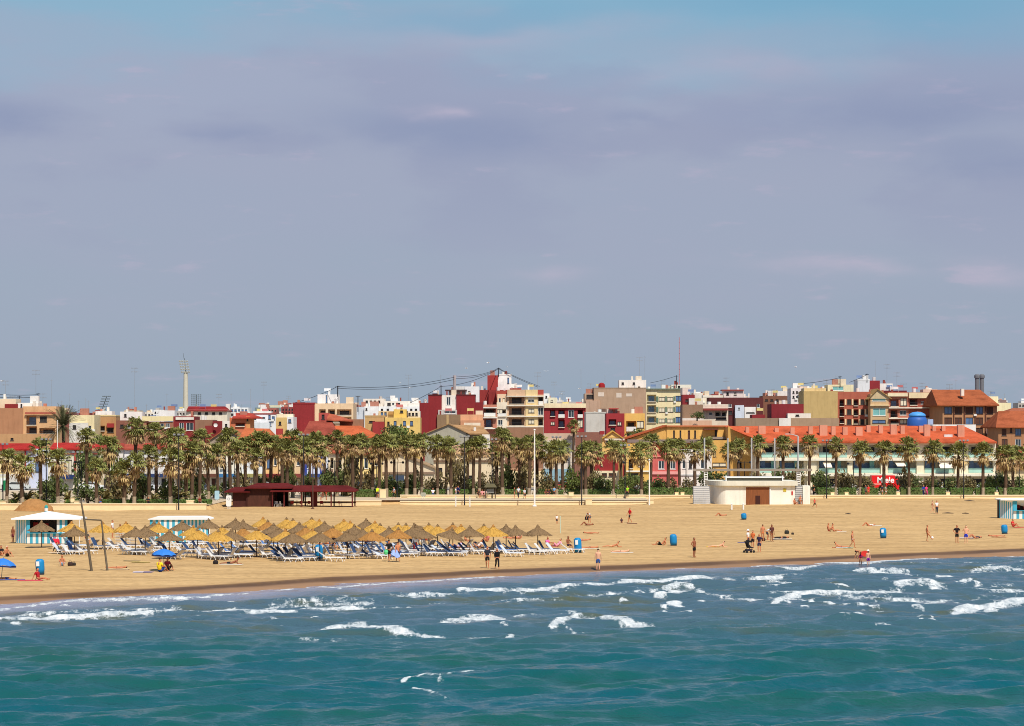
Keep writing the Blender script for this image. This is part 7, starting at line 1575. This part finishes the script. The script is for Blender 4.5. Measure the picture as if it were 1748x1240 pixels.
# promenade strollers
PR = [(644.5,391.5,'walk','walker in a hi-vis yellow jacket by the middle stone block',dict(longshirt=(214,240,40),shorts=(60,60,70)),1.78,.64),(672.5,389.5,'walk','person in white top and dark trousers at the gap in the wall',dict(shirt=(200,190,200),trousers=(24,24,40)),1.75,.64),
 (739,392.5,'sitchair','seated person in a white shirt on the middle wall',dict(shirt=(240,240,246),trousers=(50,70,120)),1.78,.75),(778,392.2,'stand','person in white beside the one in navy behind the middle wall',dict(shirt=WH_,shorts=(200,210,230)),1.7,.64),(782,393.5,'stand','person in a navy blue jacket behind the middle wall',dict(longshirt=(26,30,90),trousers=(30,30,50)),1.82,.7),
 (817,390.2,'sitchair','dark-haired person sitting left of the small notice board',dict(shirt=(40,30,30),shorts=(60,40,40)),1.7,.66),(823,390,'sitchair','person in pink sitting by the small notice board',dict(shirt=(230,160,160),shorts=(200,150,140)),1.7,.66),(828,390.1,'sitchair','person in pale pink sitting nearest the notice board',dict(shirt=(226,190,180),shorts=(190,120,110)),1.7,.66),
 (878,388.2,'stand','left of three walkers near the flagpole, in dark top',dict(shirt=(60,40,50),shorts=(190,150,120)),1.72,.64),(885,388.6,'walk','middle of three walkers near the flagpole, in white shirt',dict(shirt=(230,234,240),trousers=(24,30,50)),1.82,.64),(895.5,387.5,'walk','right of three walkers near the flagpole, in pale shirt and dark shorts',dict(shirt=(200,196,200),shorts=(30,30,40)),1.72,.5),
 (937,392,'sitchair','person in dark red sitting on the wall right of the flagpole',dict(shirt=(70,40,50),shorts=(60,50,60)),1.7,.68),(946,393,'stand','person in a light blue top right of the flagpole',dict(shirt=(130,180,220),shorts=(60,60,60)),1.7,.7),(932,392.1,'sitchair','person in brown sitting furthest left on the right wall bench',dict(shirt=(110,60,50),shorts=(60,50,60)),1.7,.68),
 (1071,390,'stand','walker in a lime green vest near the white car roof',dict(shirt=(170,230,50),trousers=(40,40,46)),1.8,.75),(1482.5,404.5,'stand','person in a red top before the red truck',dict(shirt=(215,50,40),shorts=(210,80,60)),1.7,.64),(1478,405,'stand','person in grey left of the red top before the truck',dict(shirt=(120,120,130),shorts=(90,90,100)),1.72,.64),(1506,404.8,'walk','dark-clad walker right of the red truck palm',dict(shirt=(50,50,70),shorts=(200,180,170)),1.72,.64),(1512,404.6,'walk','pale-clothed walker right of the red truck palm',dict(shirt=(210,200,190),shorts=(210,200,190)),1.65,.64),
 (1576.5,404.7,'walk','walker in a blue jacket in front of the residence palms',dict(longshirt=(40,70,170),trousers=(30,40,80)),1.72,.64),(1581.5,404.5,'walk','walker in a hot pink top in front of the residence palms',dict(shirt=(230,50,130),trousers=(200,60,120)),1.66,.64),(557,376.5,'stand','person in an orange-red shirt behind the beach bar canopy',dict(shirt=(230,70,40),shorts=(120,90,80)),1.78,.64),(551,377.4,'sitchair','person in dark clothes under the beach bar canopy',dict(shirt=(120,70,60),shorts=(120,90,80)),1.7,.66),
 (253,355,'sitchair','person in black seated on the left wall',dict(shirt=BK_,trousers=BK_),1.7,.45),(341,355,'sitchair','person in dark red seated on the wall left of the beach bar',dict(shirt=(110,40,30),trousers=(60,30,30)),1.7,.5),(171,355.5,'sitchair','person with a blue cloth sitting on the left wall',dict(shirt=(60,50,50),shorts=(50,110,200)),1.7,.5),(1389,404.5,'stand','person in black behind the wall right of the lifeguard building',dict(shirt=BK_,trousers=BK_),1.75,.64)]
for i, (px, Y_, ps, lab, cl, h, z) in enumerate(PR):
    person(0, 0, ps, lab, rz=[0.4,-1.2,2.6,1.5,-.5][i % 5] if ps != 'sitchair' else rnd.uniform(-.6,.6), h=h, at=((px-874)/F*Y_, Y_, z), **cl)
# sitting and lying bathers: (px, row, pose, heading)
S_ = [(12,951,'sit',.8,'left bather','seated bather with white hair at the left edge',dict(shorts=(50,40,40)),dict(hair=(230,225,220))),(2,950,'sit',.6,'','bather in black swimsuit seated at the very left edge',dict(shirt=(30,26,30)),{}),
 (66,991,'legsout',1.2,'','long-haired woman in red sitting in front of the blue bin at left',dict(shirt=(170,30,40),briefs=(150,24,30)),dict(long=True,hair=(30,14,16))),(106,965,'sit',.2,'','bare-chested man in light blue shorts sitting on the left sand',dict(shorts=(170,210,240)),{}),
 (99,944,'legsout',1.2,'','person in black with legs stretched out below the left kiosk',dict(longshirt=(26,20,28),shorts=(26,22,30)),{}),(8,990,'supine',1.4,'','bather lying under the left blue umbrella',dict(shorts=(40,60,130)),{}),(200,972,'supine',-1.5,'','bather lying flat on a towel between the goal and the blue umbrella',dict(briefs=(40,30,30)),{}),
 (273,976,'sit',2.6,'','person in a bright yellow tee seated under the blue umbrella, seen from behind',dict(shirt=(250,214,40),shorts=(30,70,150)),dict(h=2.0)),(286,973,'sit',.6,'','person in a red patterned shirt seated under the blue umbrella',dict(shirt=(190,50,70),shorts=(60,60,70)),dict(h=1.85)),
 (395,964,'prone',-1.5,'','tanned bather propped on elbows on the sand below the parasols',dict(shorts=(30,30,40)),dict(skin='d')),(1008,911,'supine',1.4,'','bather lying flat upper middle sand, upper of two rows',dict(briefs=(30,20,24)),{}),(1002,897.5,'kneesup',-1.4,'','bather lying near the stooping person with the backpack',dict(briefs=(40,20,24)),dict(skin='d')),
 (1046,934,'prone',-1.45,'','bather propped on elbows, upper of two on the sand right of the loungers',dict(shorts=(210,160,120)),{}),(1060,943,'supine',-1.4,'','fair bather lying on a pale towel, lower of two right of the loungers',dict(briefs=(40,30,30)),dict(skin='f')),(1129,931.5,'recline',-1.5,'','bather reclining with raised knees beside a blue bin',dict(shorts=(26,26,30)),{}),(1226,934.5,'prone',-1.5,'','bather propped on elbows by a small yellow cloth',dict(briefs=(210,190,120)),dict(skin='f')),
 (1334,919.5,'supine',-1.4,'','dark-clothed person lying on a white towel right of the stroller group',dict(longshirt=(30,30,34),trousers=(36,34,36)),{}),(1414,907,'sit',1.3,'','left of the seated pair in the far right sand',dict(briefs=(150,50,50)),{}),(1423,907,'legsout',1.2,'','right of the seated pair in the far right sand',dict(bikini=(200,190,180),briefs=(170,60,60)),{}),(1483,899,'kneesup',-1.4,'','bather lying with knees raised above the open-sand bin',dict(shirt=(220,210,205)),{}),
 (1436,936,'prone',1.4,'','bather lying beside the white towel left of the bikini walker',dict(briefs=(40,40,60)),{}),(1664,920,'kneesup',-1.3,'','bather with raised knees behind the man in blue shorts',dict(shirt=(36,30,60)),{}),(1700,917,'supine',1.5,'','red-haired bather lying below the right-hand bin',dict(briefs=(140,50,46)),dict(hair=(130,40,34))),(1729,901,'sit',.9,'','person in red seated below the right kiosk',dict(shirt=(210,50,50),shorts=(220,90,80)),{}),
 (970,940,'sitchair',.6,'','bare-chested man sitting up on the last lounger',dict(shorts=(60,50,60)),dict(skin='d')),(950,942,'recline',-1.2,'','person in a pink dress reclining on a lounger',dict(shirt=(240,170,200),shorts=(240,150,180)),dict(z=.42)),(935,941,'sitchair',.9,'','person in rose pink sitting among the last loungers',dict(shirt=(230,110,170),shorts=(230,130,170)),{}),
 (995,925,'supine',-1.4,'','bather lying behind the bin at the end of the loungers',dict(briefs=(60,50,120)),{}),(1008,937,'supine',-1.3,'','bather lying on a pale towel just right of the loungers bin',dict(briefs=(30,40,60)),{}),(865,917,'sit',1.2,'','bather in dark seated behind the right parasols',dict(shirt=(50,40,44)),{}),(874,919,'supine',-1.4,'','bather lying behind the last parasols, left one',dict(briefs=(190,60,60)),{}),(883,920,'recline',-1.4,'','bather reclining behind the last parasols, right one',dict(shirt=(220,150,140)),{}),
 (795,931,'sitchair',.8,'','dark-haired bather sitting on a lounger under the right parasols',dict(briefs=(60,40,50)),{}),(832,925,'sit',-.8,'','bather with light hair seated behind the right loungers',dict(shirt=(210,120,120)),dict(hair=(190,150,90))),(780,944,'recline',-1.3,'','person in lilac reclining on a front lounger',dict(shirt=(200,190,230),shorts=(40,50,100)),dict(z=.40)),(815,943,'recline',-1.3,'','person in white reclining on a front lounger left of the walkers',dict(shirt=(240,230,230),briefs=(40,40,60)),dict(z=.40)),
 (560,938,'recline',-1.3,'','bather in blue shirt reclining behind the front blue bin',dict(shirt=(40,80,170)),dict(z=.42)),(571,938,'sitchair',.4,'','bather in dark clothes sitting behind the front blue bin',dict(shirt=(40,24,26),shorts=(40,30,30)),{}),(625,940,'sitchair',1.4,'','bather sitting on a lounger left of the walking pair',dict(shirt=(44,60,110),shorts=(40,40,60)),{}),(728,931,'recline',-1.3,'','tanned bather reclining behind the man with the hat',dict(briefs=(160,40,40)),dict(skin='d',z=.42)),(205,918,'sitchair',.2,'','bather standing waist-high behind the golden parasols left',dict(briefs=(60,40,40)),dict(skin='d')),(148,931,'sitchair',.6,'','person in dark top sitting at the kiosk tables',dict(shirt=(40,40,60),shorts=(200,200,210)),{}),(22,925,'stand',-.6,'','tanned person leaning at the far left wall of the kiosk',dict(shorts=(120,50,60)),dict(skin='d',h=1.6)),(1231,882,'kneesup',-1.3,'','bather lying alone between the middle wall and the lifeguard posts',dict(briefs=(90,60,60)),{}),(1356,864,'sit',.6,'','bather sitting at the lifeguard stair, left one',dict(briefs=(160,90,70)),{}),(1366,863.5,'sitchair',.3,'','bather at the lifeguard stair, right one',dict(briefs=(120,60,50)),{})]
for px, py, ps, rz, _, lab, cl, kw in S_:
    kw = dict(kw); kw.setdefault('h', 1.72)
    person(px, py, ps, lab, rz=rz, **cl, **kw)
TW = [(20,991,.7,1.9,(70,90,150),'navy blue towel under the left umbrella'),(52,992,.8,1.8,(225,90,100),'pink towel of the long-haired woman'),(200,973,.8,1.9,(225,200,160),'sand-coloured towel between goal and umbrella'),(245,976,.8,1.5,(50,80,170),'blue and white towel left of the yellow-shirted bather'),(236,976.5,.8,.8,(225,220,240),'white crumpled towel left of the yellow-shirted bather'),(395,965,.8,1.9,(235,225,205),'white towel under the propped bather'),(240,961,.7,1.6,(215,190,110),'straw yellow mat in the left sand'),(225,959,.4,1.4,(50,66,50),'dark green rolled mat in the left sand'),(1062,944.5,.8,2.0,(238,228,214),'pale towel under the lower right bather'),(1335,920.5,.8,2.0,(240,238,230),'white towel under the dark-clothed person'),(1437,908,.6,1.0,(240,234,226),'white cloth right of the seated pair'),(1498,899,.6,1.0,(240,234,226),'white cloth right of the bather with raised knees'),(1437,936,.7,1.1,(240,240,240),'white towel left of the bikini walker'),(1448,936.5,.7,.9,(120,170,150),'green patterned towel left of the bikini walker'),(1214,934,.6,.9,(240,200,70),'yellow cloth at the head of the propped bather'),(1650,920,.8,1.4,(190,200,235),'pale blue towel behind the man in blue shorts'),(1706,918,.7,1.6,(214,150,110),'tan towel of the red-haired bather'),(1740,902,.7,1.2,(220,90,80),'red towel below the right kiosk'),(1008,938,.7,1.8,(220,214,190),'pale towel just right of the loungers bin'),(1266,927,.4,.8,(50,80,170),'blue cloth left of the stroller'),(100,945.5,.8,1.8,(226,200,170),'cream towel below the left kiosk'),(1079,894.5,.6,1.2,(120,70,60),'brown mat at the feet of the man in red')]
for px, py, w, l_, col, lab in TW: towel(px, py, w, l_, col, lab, rnd.uniform(-.2,.2))
def bag(px, py, col, lab, s_=1.0):
    x, y, z = G(px, py); e = empty('beach_bag', (x,y,z), lab, 'bag'); e.scale = (s_,)*3
    MB().lathe([(.18,0),(.22,.1),(.20,.26),(.14,.32),(.01,.33)], 12, (0,0,0), lambda i, k: (.02*math.sin(k*2), 0)).build('body', cm(col), e, smooth=True); MB().tube([(-.12,0,.3),(-.06,0,.45),(.06,0,.45),(.12,0,.3)], .012, 5).build('handle', cm(col), e)
bag(120, 965, (60,44,40), 'small brown bag right of the bare-chested seated man'); bag(126, 964.5, (50,44,40), 'second dark bag right of the bare-chested seated man', .8); bag(95, 930, (214,40,60), 'bright red backpack with pink top behind the person in black', 1.8); bag(368, 963.5, (40,34,34), 'dark bag at the head of the propped bather'); bag(1303, 923, (30,30,30), 'black bag at the feet of the stroller group'); bag(1343, 912, (50,50,44), 'dark upright bag behind the dark-clothed person', 1.2); bag(1002, 888, (20,18,24), 'black backpack of the stooping person', 1.3); bag(1353, 913, (60,50,44), 'small dark bag far right of the white towel', .7)
